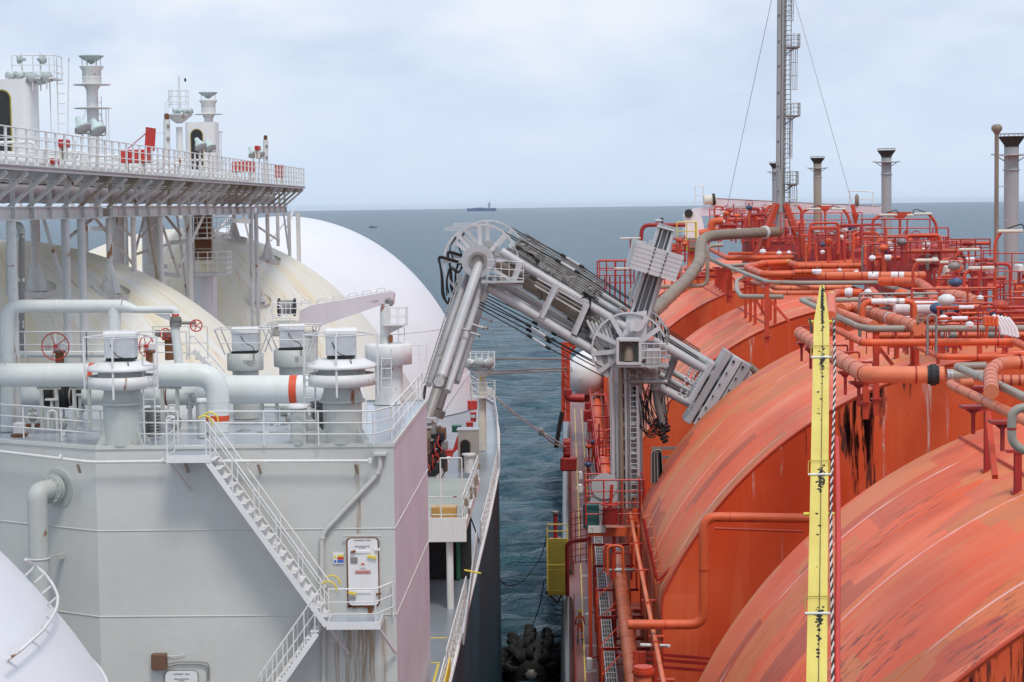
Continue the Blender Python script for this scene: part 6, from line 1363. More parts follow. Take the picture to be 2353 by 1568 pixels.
t = thing('red_davit', 'bent dark red davit pipe next to the yellow platform', 'davit', Y_(175,1000,124)); MB().tube([Y_(178,1010,124), Y_(175,680,124), Y_(200,655,124), Y_(330,640,124)], .13, 10, .5).build('pipe', M['dred'], t)
t = thing('mesh_screen', 'thin red mesh cage over the walkway beside the yellow platform', 'cage', Y_(250,800,122))
b = MB()
for x in (200,230,262,300,312): b.tube([Y_(x,470,122), Y_(x,800,122)], .03, 5, 0)
for k in range(9): b.tube([Y_(195,470+k*41,122), Y_(315,450+k*41,122)], .025, 5, 0)
b.build('bars', M['red'], t)
# person at the rail
def person():
    d = 116.0; f0 = pt(.62, d, RD); t = thing('person', 'person in orange overalls and yellow helmet walking at the rail of the red walkway', 'person', f0)
    V = [(0,0,.95),(0,0,1.12),(0,.02,1.32),(0,.03,1.47),(0,.05,1.56),(0,.07,1.66),(0,.07,1.74),(-.10,0,.88),(-.12,-.14,.50),(-.12,-.05,.09),(-.12,.10,.05),(.10,0,.88),(.12,.16,.50),(.13,-.02,.14),(.13,.13,.06),(-.19,.02,1.42),(-.25,-.05,1.15),(-.24,.12,.95),(-.23,.18,.88),(.19,.02,1.42),(.25,.0,1.15),(.26,.16,.98),(.26,.22,.93)]
    E_ = [(0,1),(1,2),(2,3),(3,4),(4,5),(5,6),(0,7),(7,8),(8,9),(9,10),(0,11),(11,12),(12,13),(13,14),(3,15),(15,16),(16,17),(17,18),(3,19),(19,20),(20,21),(21,22)]
    rad = [.15,.15,.17,.13,.055,.095,.085,.10,.075,.055,.045,.10,.075,.055,.045,.075,.055,.04,.035,.075,.055,.04,.035]
    me = bpy.data.meshes.new('body'); me.from_pydata(V, E_, []); o = bpy.data.objects.new('body', me); col.objects.link(o); o.parent = t; me.materials.append(M['hivis'])
    md = o.modifiers.new('skin', 'SKIN'); me.skin_vertices[0].data[0].use_root = True
    for i, r_ in enumerate(rad): me.skin_vertices[0].data[i].radius = (r_, r_*(.75 if i in (0,1,2,3) else 1))
    md.use_smooth_shade = True; o.modifiers.new('sub', 'SUBSURF').levels = 1; o.modifiers['sub'].render_levels = 2
    MB().lathe([(.085,-.1),(.105,-.02),(.10,.06),(0,.10)], f0+Vector((0,.075,1.68)), 16).build('head', M['skin'], t)
    MB().lathe([(.17,0),(.135,.02),(.13,.08),(.09,.14),(0,.165)], f0+Vector((0,.075,1.72)), 18).build('helmet', M['yellow'], t)
    for z, r_ in ((1.12,.185),(1.28,.195)): MB().tube([f0+Vector((0,.01,z)), f0+Vector((0,.01,z+.05))], r_, 14, 0).build('reflective_band', M['glass'], t)
    for x, y in ((-.12,-.12),(.12,.13)): MB().tube([f0+Vector((x,y,.42)), f0+Vector((x,y,.48))], .10, 10, 0).build('reflective_band', M['glass'], t)
    for x, y in ((-.12,.08),(.13,.1)): MB().rbox(f0+Vector((x,y-.02,.05)), (.11,.30,.10), .04).build('boot', M['black'], t)
person()
# fender
M['tyre'] = paint('old_tyre_rubber', (.010,.010,.012), .8, .4, ds=.5, rust=.1, rc=(.07,.06,.06))
fc = pt(-2.95, 149, 35.2); t = thing('ship_fender', 'huge black fender wrapped in old tyres floating between the ships', 'fender', fc-UZ*2)
MB().lathe([(0,-3.6),(.8,-3.5),(1.6,-3.0),(2.05,-2.1),(2.1,0),(2.05,2.1),(1.6,3.0),(0,3.6)], fc, 36, UY).build('body', M['black'], t)
MB().lathe([(0,-3.75),(.35,-3.72),(.45,-3.55)], fc, 20, UY).build('end_fitting', M['steel_d'], t)
def torus(b, c, rad, r, axis, seg=20, ts=8): return b.ring(c, rad, r, axis, seg, ts)
for row, yy in enumerate((-3.0,-2.0,-1.0,0.,1.0,2.0)):
    n = 10; rr = 1.55 if row == 0 else (2.0 if row == 1 else 2.15)
    for k in range(n):
        a_ = R(k*360/n+90+(row % 2)*6); e = Vector((math.cos(a_),0,math.sin(a_)))
        if math.sin(a_) < -.3: continue
        nn = (e.cross(UY)+UY*.25*(-1)**k).normalized(); c = fc+UY*yy+e*rr; b = MB()
        for q_, r_ in ((-.13,.17),(0,.2),(.13,.17)): b.ring(c+nn*q_, .40, r_, nn, 20, 7)
        b.build('tyre', M['tyre'], t)
b = MB()
for k in range(8): a_ = R(k*45); e = Vector((math.cos(a_),0,math.sin(a_))); b.tube([fc+UY*-3.65+e*.4, fc+UY*-3.1+e*1.6, fc+UY*-2.0+e*2.15, fc+UY*2+e*2.15], .04, 5, .3)
b.build('chain_net', M['tyre'], t)
rope('thin dark line looping from the white tanker down over the water', [at('e',1560,420,85), at('e',1640,640,95), at('e',1720,830,112), at('e',1820,915,125), at('e',1930,890,128), at('e',2060,700,130), at('e',2090,560,130)], .035, 'black', bend=8)
rope('dark line from the white hull side to the fender', [at('e',1500,640,85), at('e',1570,850,95), at('e',1660,1110,115), at('e',1760,1260,148)], .035, 'black', bend=6)
rope('dark line from the boarding platform to the fender', [at('e',2070,880,128), at('e',2040,1050,134), at('e',1990,1190,146)], .035, 'black')
# ---------------------------------------------------------------- topsides of the orange ship
OR, GP, DR = M['orange'], M['greyp'], M['dred']
def run(label, v, pts, h, rpx, mat, **k):
    """pipe run laid on one level; h metres under the eye, rpx half its width in the view's pixels at its first nearest point"""
    P_ = [on(v, p[0], p[1], p[2] if len(p) > 2 else h) for p in pts]; s_ = VW[v][2]; dm = min(p.y for p in P_[:max(2, len(P_))])
    dd = P_[len(P_)//2].y; r = rpx*s_*dd/4500; k.setdefault('bend', r*2.6); k.setdefault('cmat', DR); n = k.pop('n', 0)
    if n: k['clamps'] = [(i+.5)/n for i in range(n)]
    return pipe(label, P_, r, mat, **k)
# grey lagged lines
run('grey lagged pipe stepping diagonally then running level behind the yellow jib tip', 'i', [(-1250,425),(-830,650),(-800,665),(-330,850),(0,857),(800,855),(1310,1015),(1290,1020),(300,1035)], 4.6, 22, GP, n=14, cw=.04)
run('grey lagged pipe looping back on itself above the red posts', 'h', [(1600,1030),(1190,1025),(1145,960),(1145,870),(1230,830),(1240,760),(1100,752),(1110,780)], 4.9, 18, GP, n=5, cw=.04)
run('grey lagged pipe nearest the mast base, bent twice', 'h', [(830,640),(1020,728),(1360,705),(1820,665),(1980,712)], 5.0, 17, GP, n=6, cw=.04)
run('long grey lagged pipe coming diagonally forward then level across the right edge', 'i', [(170,1025),(10,1030),(600,1310),(720,1330),(2500,1325)], 4.4, 34, GP, n=9, cw=.04)
run('short grey lagged pipe stub beside the yellow-banded orange bend', 'i', [(750,1020),(340,1028)], 4.6, 20, GP)
run('grey lagged pipe coming towards the camera at the right edge', 'j', [(2010,410),(1745,415),(2060,550),(2500,760)], 4.3, 38, GP, n=4, cw=.04, bend=.25)
p0 = on('j', 2352, 760, 4.2); dd_ = p0.y
pipe('grey lagged pipe making a vertical U-bend at the right edge', [at('j',2420,770,dd_), at('j',2245,800,dd_), at('j',2240,1110,dd_), at('j',2420,1190,dd_)], 40*.25792*dd_/4500, GP, bend=.42, clamps=(.5,))
run('grey-brown lagged drain pipe bent down between the second and third tanks', 'h', [(860,560),(860,560)], 5, 14, GP) if False else None
pipe('thin grey-brown pipe dropping and running back to the arm, left of the slanting brown pipe', [at('h',1010,520,150), at('h',860,530,150), at('h',855,890,150), at('h',800,920,150), at('h',160,940,145), at('h',100,970,145), at('h',95,1080,145)], .15, GP, bend=.5, clamps=(.15,.35,.55,.75))
pipe('thin lagged pipe hooked over in front of the third tank end wall', [at('f',2100,1100,120), at('f',2140,1050,120), at('f',2200,1045,120), at('f',2280,1115,120)], .30*.8, M['lag'], bend=.6)
# slanting brown vent pipe to the mast
MD = 172.0
pipe('fat brown-grey vent pipe slanting down from the mast foot to behind the arm', [at('h',1560,390,MD), at('h',905,425,166), at('h',795,470,163), at('h',782,690,155), at('h',650,870,143), at('h',290,1210,128)], .43*1.05, M['lag'], bend=2.2, seg=24, clamps=(.08,.3,.42,.5,.58,.66,.74,.82,.9), cmat=M['lag'], cr=1.04, flanges=(.04,), fm=M['white'])
# orange lines
run('orange pipe making a long shallow loop, nearest in front of the mast trestle', 'h', [(880,560),(1060,650),(2010,640),(2240,690),(2700,700)], 4.7, 25, OR, n=12)
run('slimmer orange pipe behind the long looped one, with a hooked right end', 'h', [(1060,605),(2080,598),(2160,640),(2150,650)], 4.5, 17, OR, n=8)
run('orange pipe bending left to right with a heat-blackened inner bend', 'h', [(2250,700),(1740,720),(1650,690),(1400,700),(1240,740),(1400,810),(2000,800)], 4.6, 30, OR, n=10, bands=((.28,.9,M['yellow']),))
run('rusty orange pipe with a white-wrapped joint and rounded end cap', 'i', [(180,780),(1150,780),(1275,775)], 4.0, 38, M['orange2'], n=6, bands=((.52,.55,M['blankw']),(.74,.7,M['blankw'])))
run('straight orange pipe behind the white-wrapped one', 'i', [(-60,745),(600,735)], 4.3, 26, OR, n=4, bands=((.35,.6,M['blankw']),))
run('orange pipe end emerging high behind the white-capped valves', 'i', [(-20,685),(640,680)], 4.1, 30, OR, n=4)
run('pale orange insulated pipe low between the grey pipes', 'h', [(1380,905),(1500,990),(1960,992)], 5.0, 22, M['orange2'], n=4)
run('ribbed pale orange pipe left of the yellow jib tip', 'h', [(1300,880),(1560,945),(2270,935)], 4.9, 26, M['orange2'], n=14)
run('bright orange pipe bend with a yellow band right of the jib tip', 'i', [(320,1200),(320,990),(380,960),(640,960)], 3.9, 42, OR, bend=.5, bands=((.80,.75,M['yellow']),), flanges=(.97,), fm=M['blankw'])
run('orange bend falling away right of the white flange', 'i', [(740,940),(850,1060)], 3.9, 48, OR, n=3)
run('fat salmon pipe coming forward in the middle of the piping', 'i', [(420,1130),(560,1110),(700,1150),(1230,1320)], 4.3, 62, M['orange2'], n=9, bands=((.62,.35,M['blankw']),))
run('second salmon pipe coming forward left of the fat one', 'i', [(150,1040),(380,1160),(760,1300)], 4.4, 50, M['orange2'], n=5)
run('fat ribbed orange elbow turning towards the camera near the red cabinets', 'i', [(830,840),(1230,850),(1350,940),(1400,1060)], 4.2, 52, OR, n=12, bend=1.2)
run('fat salmon pipe section in front of the round red hatch drum', 'i', [(1490,960),(1700,1010),(1830,1060)], 4.1, 62, M['orange2'], n=4)
run('slim orange pipe with white drain valves left of the drum', 'i', [(1100,1235),(1180,1240),(1720,1222)], 4.4, 28, OR, n=6, bands=((.62,.55,M['blankw']),(.86,.7,M['yellow'])))
q = on('i', 1240, 1120, 4.0); dw = q.y
t = pipe('thick white-wrapped vessel with flanged end among the orange pipes', [at('i',975,1120,dw), at('i',1500,1120,dw)], 75*.22272*dw/4500, M['blankw'], clamps=(.15,.8,.96), cmat=M['white'], seg=24)
pipe('fat orange spool with a blue band right of the white-wrapped vessel', [at('i',1500,1120,dw), at('i',1830,1125,dw)], 70*.22272*dw/4500, OR, bands=((.30,.45,M['blue']),(.42,.1,M['dred'])), seg=24, clamps=(.05,))
pipe('orange hoop pipe with white ball joints over the white-wrapped vessel', [at('i',640,1260,dw-1), at('i',640,1050,dw-1), at('i',1180,1045,dw-1), at('i',1180,1220,dw-1)], 30*.22272*dw/4500, OR, bend=.35, bands=((.38,.42,M['blankw']),(.55,.6,M['blankw']),(.66,.3,M['blankw'])))
run('big orange pipe sweeping down from behind the jib to a bolted flange', 'j', [(360,120),(520,225),(920,480),(1000,490),(1640,490)], 4.9, 75, M['orange2'], seg=28, bend=1.3, n=13, flanges=(.985,), fm=M['dark'])
p1 = on('j', 1680, 490, 4.9); pipe('grey spool piece just right of the bolted black flange', [at('j',1665,490,p1.y), at('j',2010,495,p1.y)], 48*.25792*p1.y/4500, GP, clamps=(.02,.05,.08,.11), cmat=M['steel'])
run('orange pipe stepping down right then level under the long grey one', 'j', [(560,40),(700,95),(920,205),(2270,195),(2500,300)], 4.6, 33, OR, n=9)
run('lower orange pipe branching behind the level one', 'j', [(1390,235),(1600,330),(2500,330)], 5.0, 27, OR, n=6)
run('salmon pipe folded back on itself right of the bolted flange, coming forward', 'j', [(1890,560),(1690,565),(1720,590),(2500,960)], 4.7, 42, M['orange2'], bend=.3, n=7)
run('rusty orange return bend at the right edge above the folded pipe', 'j', [(2060,640),(2055,450),(2140,385),(2500,380)], 4.2, 58, M['orange2'], bend=.8, n=8)
run('salmon ribbed pipe end under the rusty return bend', 'j', [(2120,540),(2500,540)], 4.4, 50, M['orange2'], n=5)
run('orange pipe with white-ringed expansion joints under the long grey one', 'i', [(780,1405),(1420,1400),(2500,1390)], 5.3, 34, OR, n=5, bands=((.42,.8,M['blankw']),(.72,.7,M['blankw'])), flanges=(.38,.46,.69,.75), fm=M['steel_d'])
run('thin orange pipe climbing left of the yellow-tipped jib', 'j', [(1,20),(130,10)], 5, 20, OR) if False else None
pipe('upright orange elbow standing behind the slanting vent pipe', [at('h',775,410,176), at('h',895,390,176), at('h',895,290,176), at('h',1010,285,176)], .34, OR, bend=.9, seg=20)
pipe('orange pipe stub to the right of the mast trestle', [at('h',1620,305,190), at('h',1810,315,190)], .38, OR); pipe('dark red pipe level to the left of the white crane pedestal', [at('h',205,480,215), at('h',215,325,215), at('h',640,325,215)], .22, DR, bend=1)
TKR = ((43.6,66),(84,109),(127,151),(169,194),(211,240))
def onB(v, x, y):
    r = ray(v, x, y); cx, cz = 20.0, CAMZ-24.1; a_ = r.x*r.x+r.z*r.z; b_ = (-cx)*r.x+(CAMZ-cz)*r.z; c_ = cx*cx+(CAMZ-cz)**2-17.5**2; ds = b_*b_-a_*c_
    if ds < 0: return on(v, x, y, 6.9)
    p = O+r*((-b_-math.sqrt(ds))/a_)
    return p if any(lo <= p.y <= hi for lo, hi in TKR) else on(v, x, y, 6.9)
def surf(p):
    return CAMZ-24.1+math.sqrt(max(0, 17.5**2-(p.x-20)**2)) if any(lo <= p.y <= hi for lo, hi in TKR) else CAMZ-9
# posts carrying the piping off the tank crowns
def posts(label, v, items, w_=.22, mat='redor', group='red posts under the top piping'):
    for i, (x, y0, y1) in enumerate(items):
        f = onB(v, x, y1); d = f.y; tp_ = at(v, x, y0, d); t = thing('pipe_post', label, 'post', f, group); MB().ibeam(f-UZ*.6, Vector((f.x, f.y, tp_.z)), w_, w_*.8, .03).build('post', M[mat], t)
        MB().box(f-UZ*.02, (w_*1.8,w_*1.8,.05)).build('foot_plate', M['dred'], t); MB().box(Vector((f.x, f.y, tp_.z)), (w_*3.2, w_*1.2, .08)).build('saddle', M['dred'], t)
posts('red H-post in the cluster below the bent grey pipe', 'h', [(940,740,920),(960,750,940),(985,760,960),(1010,760,980),(1035,770,1000),(1060,770,1010),(1085,760,1015)], .24)
posts('red H-post in the cluster left of the yellow jib tip', 'h', [(1232,880,1235),(1280,900,1270),(1325,910,1300),(1395,1000,1200),(1520,1010,1300),(1475,1020,1260)], .19)
posts('tall red post standing on the second tank crown edge', 'h', [(1440,900,1415)], .24, group='')
posts('red post on the near tank under the swept pipe', 'j', [(1035,100,700),(940,560,730),(815,170,300)], .20); posts('red post carrying the level orange pipes', 'j', [(1220,240,340),(1360,230,400),(1395,240,400),(1630,220,300),(1735,240,300),(1955,110,370),(2180,240,300)], .2)
posts('dark red post at the right edge on the near tank crown', 'j', [(2025,800,1340),(2295,1170,1530)], .2, 'dred')
t = thing('rail_brace', 'slanting red brace beside the dark post pair on the near tank', 'brace', on('j',2095,1400,6.8)); MB().bar(on('j',2095,1400,6.8), at('j',2030,830,on('j',2025,1340,6.9).y), .14).build('brace', M['redor'], t)
for i, (v, p, q, hq, lb) in enumerate((('j',(1060,250),(1180,400),6.6,'slanting red strut under the level orange pipes, left one'),('h',(1330,1050),(1425,1220),6.6,'slanting red strut inside the post cluster left of the jib'),('h',(1460,1050),(1680,1300),6.5,'long slanting red strut right of the tall post'),('i',(2280,900),(2170,1270),5,'broad red brace against the round hatch drum'),('h',(1100,840),(1150,900),6,'short red strut under the bent grey pipe'),('j',(1480,240),(1600,340),6,'slanting red strut under the level orange pipes, right one'))):
    f = on(v, *q, hq); a = at(v, *p, f.y); tag(MB().bar(f, a, .2, .14).build('brace', M['redor']), lb, 'brace')
for i, (v, x, y, wd, lb) in enumerate((('j',1900,775,220,'red shelf bracket under the folded salmon pipe'),('j',2160,910,220,'red shelf bracket at the foot of the U-bend'),('j',1960,600,200,'red shelf bracket below the forward grey pipe'),('j',880,560,160,'red shelf bracket under the big swept pipe'),('j',760,470,120,'second red shelf bracket under the big swept pipe'),('j',450,265,90,'red shelf bracket under the swept pipe, left of the yellow jib'),('j',370,205,80,'topmost red shelf bracket under the swept pipe'))):
    f = on(v, x, y, 5.3); k = VW[v][2]*f.y/4500; t = thing('shelf_bracket', lb, 'bracket', f); MB().box(f, (wd*k, .5, .07)).build('shelf', DR, t); MB().poly([f+UX*wd*k*-.45, f+UX*wd*k*.45, f+Vector((0,0,-.22))], Vector((0,.08,0))).build('gusset', DR, t); MB().ibeam(f-UZ*.05, f-UZ*.7, .09, .09, .015).build('leg', DR, t)
for i, (x0, y0, x1, y1, lb) in enumerate(((335,60,470,200,'first'),(425,120,480,260,'second'),(630,230,780,280,'third'),(720,290,885,440,'fourth'),(850,380,1010,560,'fifth'))):
    f = on('j', x0, y1, 5.4); pts = [at('j',x0,y1,f.y), at('j',x0,y0,f.y), at('j',x1,y0-3,f.y), at('j',x1,y0+50,f.y)]; tag(MB().tube(pts, .035, 6, .08).build('guard_hoop', M['dred']), f'{lb} thin red guard hoop over the big swept pipe, counted from the left', 'guard hoop')
for i, (x0,x1,y,lb) in enumerate(((680,860,1110,'over the fat salmon pipe, left'),(810,1025,1150,'over the fat salmon pipe, right'),(470,640,1195,'over the second salmon pipe'),(1675,1800,970,'over the salmon section near the drum'),(1110,1290,805,'over the ribbed elbow'),(1430,1530,985,'beside the red cabinets'))):
    f = on('i', x0, y+110, 5); tag(MB().tube([at('i',x0,y+120,f.y), at('i',x0,y,f.y), at('i',x1,y+5,f.y), at('i',x1,y+90,f.y)], .035, 6, .08).build('guard_hoop', M['dred']), f'thin red guard hoop {lb}', 'guard hoop')
# yellow crane jib in the foreground
tip = at('D', 1889, 655, 56.0); end = at('D', 1874, 1740, 38.0)
t = thing('crane_jib', 'long yellow crane jib with black grease stains rising through the right foreground', 'crane jib', end)
dj = (tip-end).normalized(); sx_, ux_ = frame(dj); nj = ux_ if ux_.y < 0 or ux_.z > 0 else -ux_
L_ = (tip-end).length; W0, W1 = .43, .43
def J(s_, u_, n_=0): return end+dj*s_*L_+UX*u_+nj*n_
tapx = .11
sec = [(0, W0/2), (1-tapx, W1/2), (1, .06)]
b = MB(); ring = []
for s_, w_ in sec:
    for u_, n_ in ((-w_, 0), (w_, 0), (w_, -.42), (-w_, -.42)): ring.append(J(s_, u_, n_*(1 if s_ < 1 else .6)))
b.add(ring, [(0,1,5,4),(1,2,6,5),(2,3,7,6),(3,0,4,7),(4,5,9,8),(5,6,10,9),(6,7,11,10),(7,4,8,11),(8,9,10,11),(3,2,1,0)])
def jibmat():
    m, t2, p = newmat('greasy_yellow_paint'); g = N(t2, 'ShaderNodeNewGeometry').outputs['Position']
    a = noise(t2, g, 1.0, 8, .75, mapping=(7, 2.2, 2.2), dist=.6); fi = noise(t2, g, .9, 3); bg = noise(t2, g, .8, 4)
    base = mix(t2, ramp(t2, bg, .35, .65), (.62,.49,.10), (.70,.58,.14)); sp_ = noise(t2, g, 6, 5, .7)
    base = mix(t2, ramp(t2, sp_, .77, .79), base, (.02,.018,.012)); base = mix(t2, mul(t2, ramp(t2, a, .74, .77), ramp(t2, fi, .52, .6)), base, (.02,.018,.012))
    st = noise(t2, g, 1, 4, .6, mapping=(9, .6, .6)); base = mix(t2, mul(t2, ramp(t2, st, .55, .75), .3), base, (.45,.32,.05))
    t2.links.new(base, p.inputs['Base Color']); p.inputs['Roughness'].default_value = .4; return m
M['jib'] = jibmat(); b.build('jib_box', M['jib'], t)
MB().poly([J(.985,-.02,.004), J(.985,.03,.004), J(.93,.045,.004), J(.93,-.035,.004)], nj*.01).build('tip_slot', M['black'], t)
MB().tube([J(0,.04,.03), J(.955,.04,.03)], .008, 5, 0).build('wire', M['black'], t)
def blob(cx, cn, n, rx, ry, seed):
    r0 = random.Random(seed); b = MB()
    for k in range(n):
        s_ = cx+r0.gauss(0, rx); u_ = cn+r0.gauss(0, ry); q = r0.uniform(.012,.045)
        if abs(u_) > .19: continue
        b.lathe([(q,0),(q*.8,.008),(0,.012)], J(s_, u_, .002), 7, nj)
    return b
for i, s_ in enumerate((.985,.965,.945,.925,.90,.88)): blob(s_, .02, 16, .012, .014, i).build('grease_stain', M['black'], t)
for s_, sd_ in ((.79,11),(.505,12),(.23,13)):
    blob(s_-.008, .03, 55, .012, .045, sd_).build('grease_stain', M['black'], t); blob(s_-.035, .03, 10, .03, .02, sd_+20).build('grease_drip', M['black'], t)
    MB().bar(J(s_,-.27,.03), J(s_,.27,.03), .05, .03, nj).build('strap', M['white'], t)
    MB().tube([J(s_,-.27,.03), J(s_+.028,-.27,.06), J(s_+.028,.24,.06), J(s_,.25,.03)], .012, 6, .03).build('rope_guide', M['dyellow'], t)
for k in range(40): 
    r0 = random.Random(k+99); 
blob(.6, .0, 10, .22, .06, 77).build('grease_spots', M['black'], t)
for s_ in (.90, .43): MB().tube([J(s_,-.36,-.1), J(s_,.36,-.1)], .045, 10, 0).build('sheave_pin', M['yellow'], t)
MB().ring(J(.90,.36,-.05), .07, .02, UY, 16, 6).build('shackle', M['lag'], t); MB().tube([J(.905,-.33,-.05), J(.885,-.29,-.05), J(.865,-.28,-.05)], .03, 6, .05).build('hook', M['dark'], t)
# twisted pennant rope and the red line beside the jib
r0p, r1p = J(.895,.34,0), J(0,.295,0)
t = thing('twisted_rope', 'black and white twisted rope hanging down the right side of the yellow jib', 'rope', r1p)
for st in range(2):
    b = MB(); pts = []
    for k in range(420):
        f = k/419; base = r0p.lerp(r1p, f)+Vector((.03*math.sin(f*9),0,0)); a_ = f*95*math.pi*2*.5+st*math.pi; pts.append(base+UX*math.cos(a_)*.018+nj*math.sin(a_)*.018)
    b.tube(pts, .021, 5, 0).build('strand', M['black' if st else 'ropew'], t)
tag(MB().tube([J(.895,.345,0), J(.84,.335,0)], .03, 8, 0).build('rope_thimble', M['black']), 'black wrapped end of the twisted rope at the jib shackle', 'rope end')
t = thing('hose_line', 'flat bright red hose running down just right of the twisted rope', 'hose', J(0,.5,-.1)); MB().tube([J(.60,.40,-.12), J(.52,.43,-.1), J(.35,.45,-.1), J(.2,.42,-.1), J(0,.43,-.1)], .068, 10, 1).build('hose', M['red'], t)

# ---------------------------------------------------------------- tall mast with ladders and stays
mz = lambda y: at('g', 690, y, MD).z
xm = at('g', 688, 1100, MD).x; kk = .33594*MD/4500
t = thing('signal_mast', 'very tall grey mast with caged ladders rising out of the picture', 'mast', Vector((xm, MD, mz(1560))))
foot = Vector((xm-.05, MD, mz(1565))); topm = Vector((at('g',698,-60,MD).x, MD, mz(-60)))
mid = foot.lerp(topm, .245)
MB().tube([foot, mid], 31*kk, 12, 0).build('lower_mast', M['concrete'], t)
b = MB(); 
for dx, w_ in ((-18*kk,24*kk),(14*kk,32*kk)): b.bar(mid+UX*dx, topm+UX*dx, w_, 50*kk if dx < 0 else 56*kk, UY)
b.build('upper_mast', M['concrete'], t)
for k, y in enumerate((105,282,452,632,796,965,1135,1305)): f = (mz(y)-foot.z)/(topm.z-foot.z); p = foot.lerp(topm, f); MB().rbox(p+Vector((-22*kk,-30*kk,0)), (14*kk,8*kk,10*kk), .02).build('bolt_lug', M['steel_d'], t)
for y in (1452,): MB().tube([Vector((xm,MD,mz(y))), Vector((xm,MD,mz(y)-.1))], 33*kk, 12, 0).build('flange', M['steel_d'], t)
ladder(MB(), at('g',727,1450,MD-.4), at('g',742,-60,MD-.4), .55, UX, .04, .42).build('ladder', M['steel_d'], t)
for (x0,x1,yf,yr) in ((730,812,328,240),(722,812,797,710),(722,798,1262,1176)):
    z = mz(yf); xa, xb = at('g',x0,0,MD).x, at('g',x1,0,MD).x; MB().box(Vector(((xa+xb)/2,MD,z)), (xb-xa,1.8,.12)).build('landing', M['steel_d'], t)
    railmesh(MB(), [Vector((xa,MD-.9,z)), Vector((xb,MD-.9,z)), Vector((xb,MD+.9,z)), Vector((xa,MD+.9,z))], mz(yr)-z, (.35,.7), .6, .035).build('railing', M['steel'], t); MB().bar(Vector((xb-.2,MD,z)), Vector((xm+30*kk,MD,z-(xb-xa)*.6)), .1).build('bracket', M['steel_d'], t)
for (y0,y1,xs) in ((-20,140,(742,755,768,778)),(335,610,(750,762,775,790,803)),(810,1080,(738,750,763,770)),(1270,1560,(740,755,768,782,798))):
    b = MB()
    for j, x in enumerate(xs): b.tube([at('g',x,y0,MD-.5+.3*(j%2)), at('g',x-4,y1,MD-.5+.3*(j%2))], .035, 5, 0)
    for f in (0, .33, .66, 1): y = y0+(y1-y0)*f; b.tube([at('g',xs[0]-6,y,MD-.5), at('g',xs[-1]+2,y,MD-.5)], .05, 5, 0)
    b.build('ladder_cage', M['steel'], t)
MB().tube([at('g',800,1290,MD), at('g',800,1560,MD)], .05, 5, 0).build('pole', M['white'], t)
for sx_ in (-1, 1):
    for dy in (-1.2, 1.2): MB().bar(Vector((xm+sx_*.4,MD+dy*.3,mz(1385+10))), Vector((xm+sx_*3.4*.9,MD+dy*1.4,CAMZ-7.0)), .42, .42).build('trestle_leg', M['redor'], t)
MB().box(Vector((xm,MD,CAMZ-5.6)), (2.0,1.6,2.4)).build('trestle_box', M['redor'], t)
tag(MB().tube([at('g',635,-40,MD-1), at('g',320,1430,MD+14)], .022, 4, 0).build('stay_wire', M['steel_d']), 'left stay wire of the tall mast', 'wire'); tag(MB().tube([at('g',775,-40,MD+1), at('g',1180,1400,MD-20)], .022, 4, 0).build('stay_wire', M['steel_d']), 'right stay wire of the tall mast', 'wire')
# stacks
def stack(label, v, x, ytop, yb, d, rpx, mat, arms=((80,93,1),(160,54,0))):
    k = VW[v][2]*d/4500; c = at(v, x, ytop, d); zb_ = at(v, x, yb, d).z-3; t = thing('vent_stack', label, 'vent stack', Vector((c.x,d,zb_)), 'grey vent stacks with flared cowls'); r = rpx*k
    MB().lathe([(r,zb_-c.z),(r,-1.45*r*1.0)], c, 24).build('shaft', mat, t)
    MB().lathe([(r*1.02,-1.5*r),(r*1.02,-1.2*r),(r*1.85,-.05*r),(r*1.9,0),(r*1.75,.02*r),(r*1.0,-1.0*r)], c, 8).build('cowl', M['soot'], t)
    b = MB(); ps = [c+Vector((math.cos(R(a_))*r*1.75, math.sin(R(a_))*r*1.75, 0)) for a_ in range(0,361,45)]; b.tube([p+UZ*r*.38 for p in ps], .022, 5, 0)
    for p in ps: b.tube([p, p+UZ*r*.38], .02, 4, 0)
    b.build('cowl_rail', M['steel'], t)
    for dy, hw, br in arms:
        z = -dy*k; b = MB().lathe([(r,z-.05),(hw*k*.8,z-.02),(hw*k*.8,z+.02),(r,z+.03)], c, 8)
        if br:
            for s_ in (-1,1): b.bar(c+Vector((s_*r,0,z)), c+Vector((s_*hw*k,0,z+.04)), .08); b.bar(c+Vector((s_*r,0,z-.35*hw*k*.8)), c+Vector((s_*hw*k*.8,0,z)), .05)
        b.build('ring_bracket', M['steel'], t)
    return t
stack('grey vent stack standing second from the right edge, flared dark cowl', 'g', 1412, 1030, 1568, 134, 34, M['concrete'])
stack('rust-streaked brown vent stack between the tall mast and the stay wire', 'g', 940, 1082, 1568, 170, 27, M['stackrust'], ((70,72,1),(130,40,0)))
stack('vent stack half hidden right behind the tall mast', 'g', 655, 1118, 1540, 207, 25, M['concrete'], ((58,60,1),(105,38,0)))
stack('largest grey vent stack at the right edge', 'g', 2268, 935, 1900, 97, 49, M['concrete'], ((125,137,1),(225,75,0)))
t = thing('slim_vent', 'slim brown vent pipe with a faceted cap beside the largest stack', 'vent pipe', at('g',2167,1900,95)); kk2 = .33594*95/4500; c = at('g',2167,900,95)
MB().tube([at('g',2163,1900,95), c], 15*kk2, 14, 0).build('pipe', M['lag'], t); MB().lathe([(15*kk2,-.1),(38*kk2,18*kk2),(36*kk2,38*kk2),(20*kk2,52*kk2),(0,52*kk2)], c-UZ*.03, 8).build('cap', M['lag'], t)
for y in (1065,1277,1505): MB().bar(at('g',2175,y,95), at('g',2235,y,96.5), .04).build('tie', M['steel'], t)
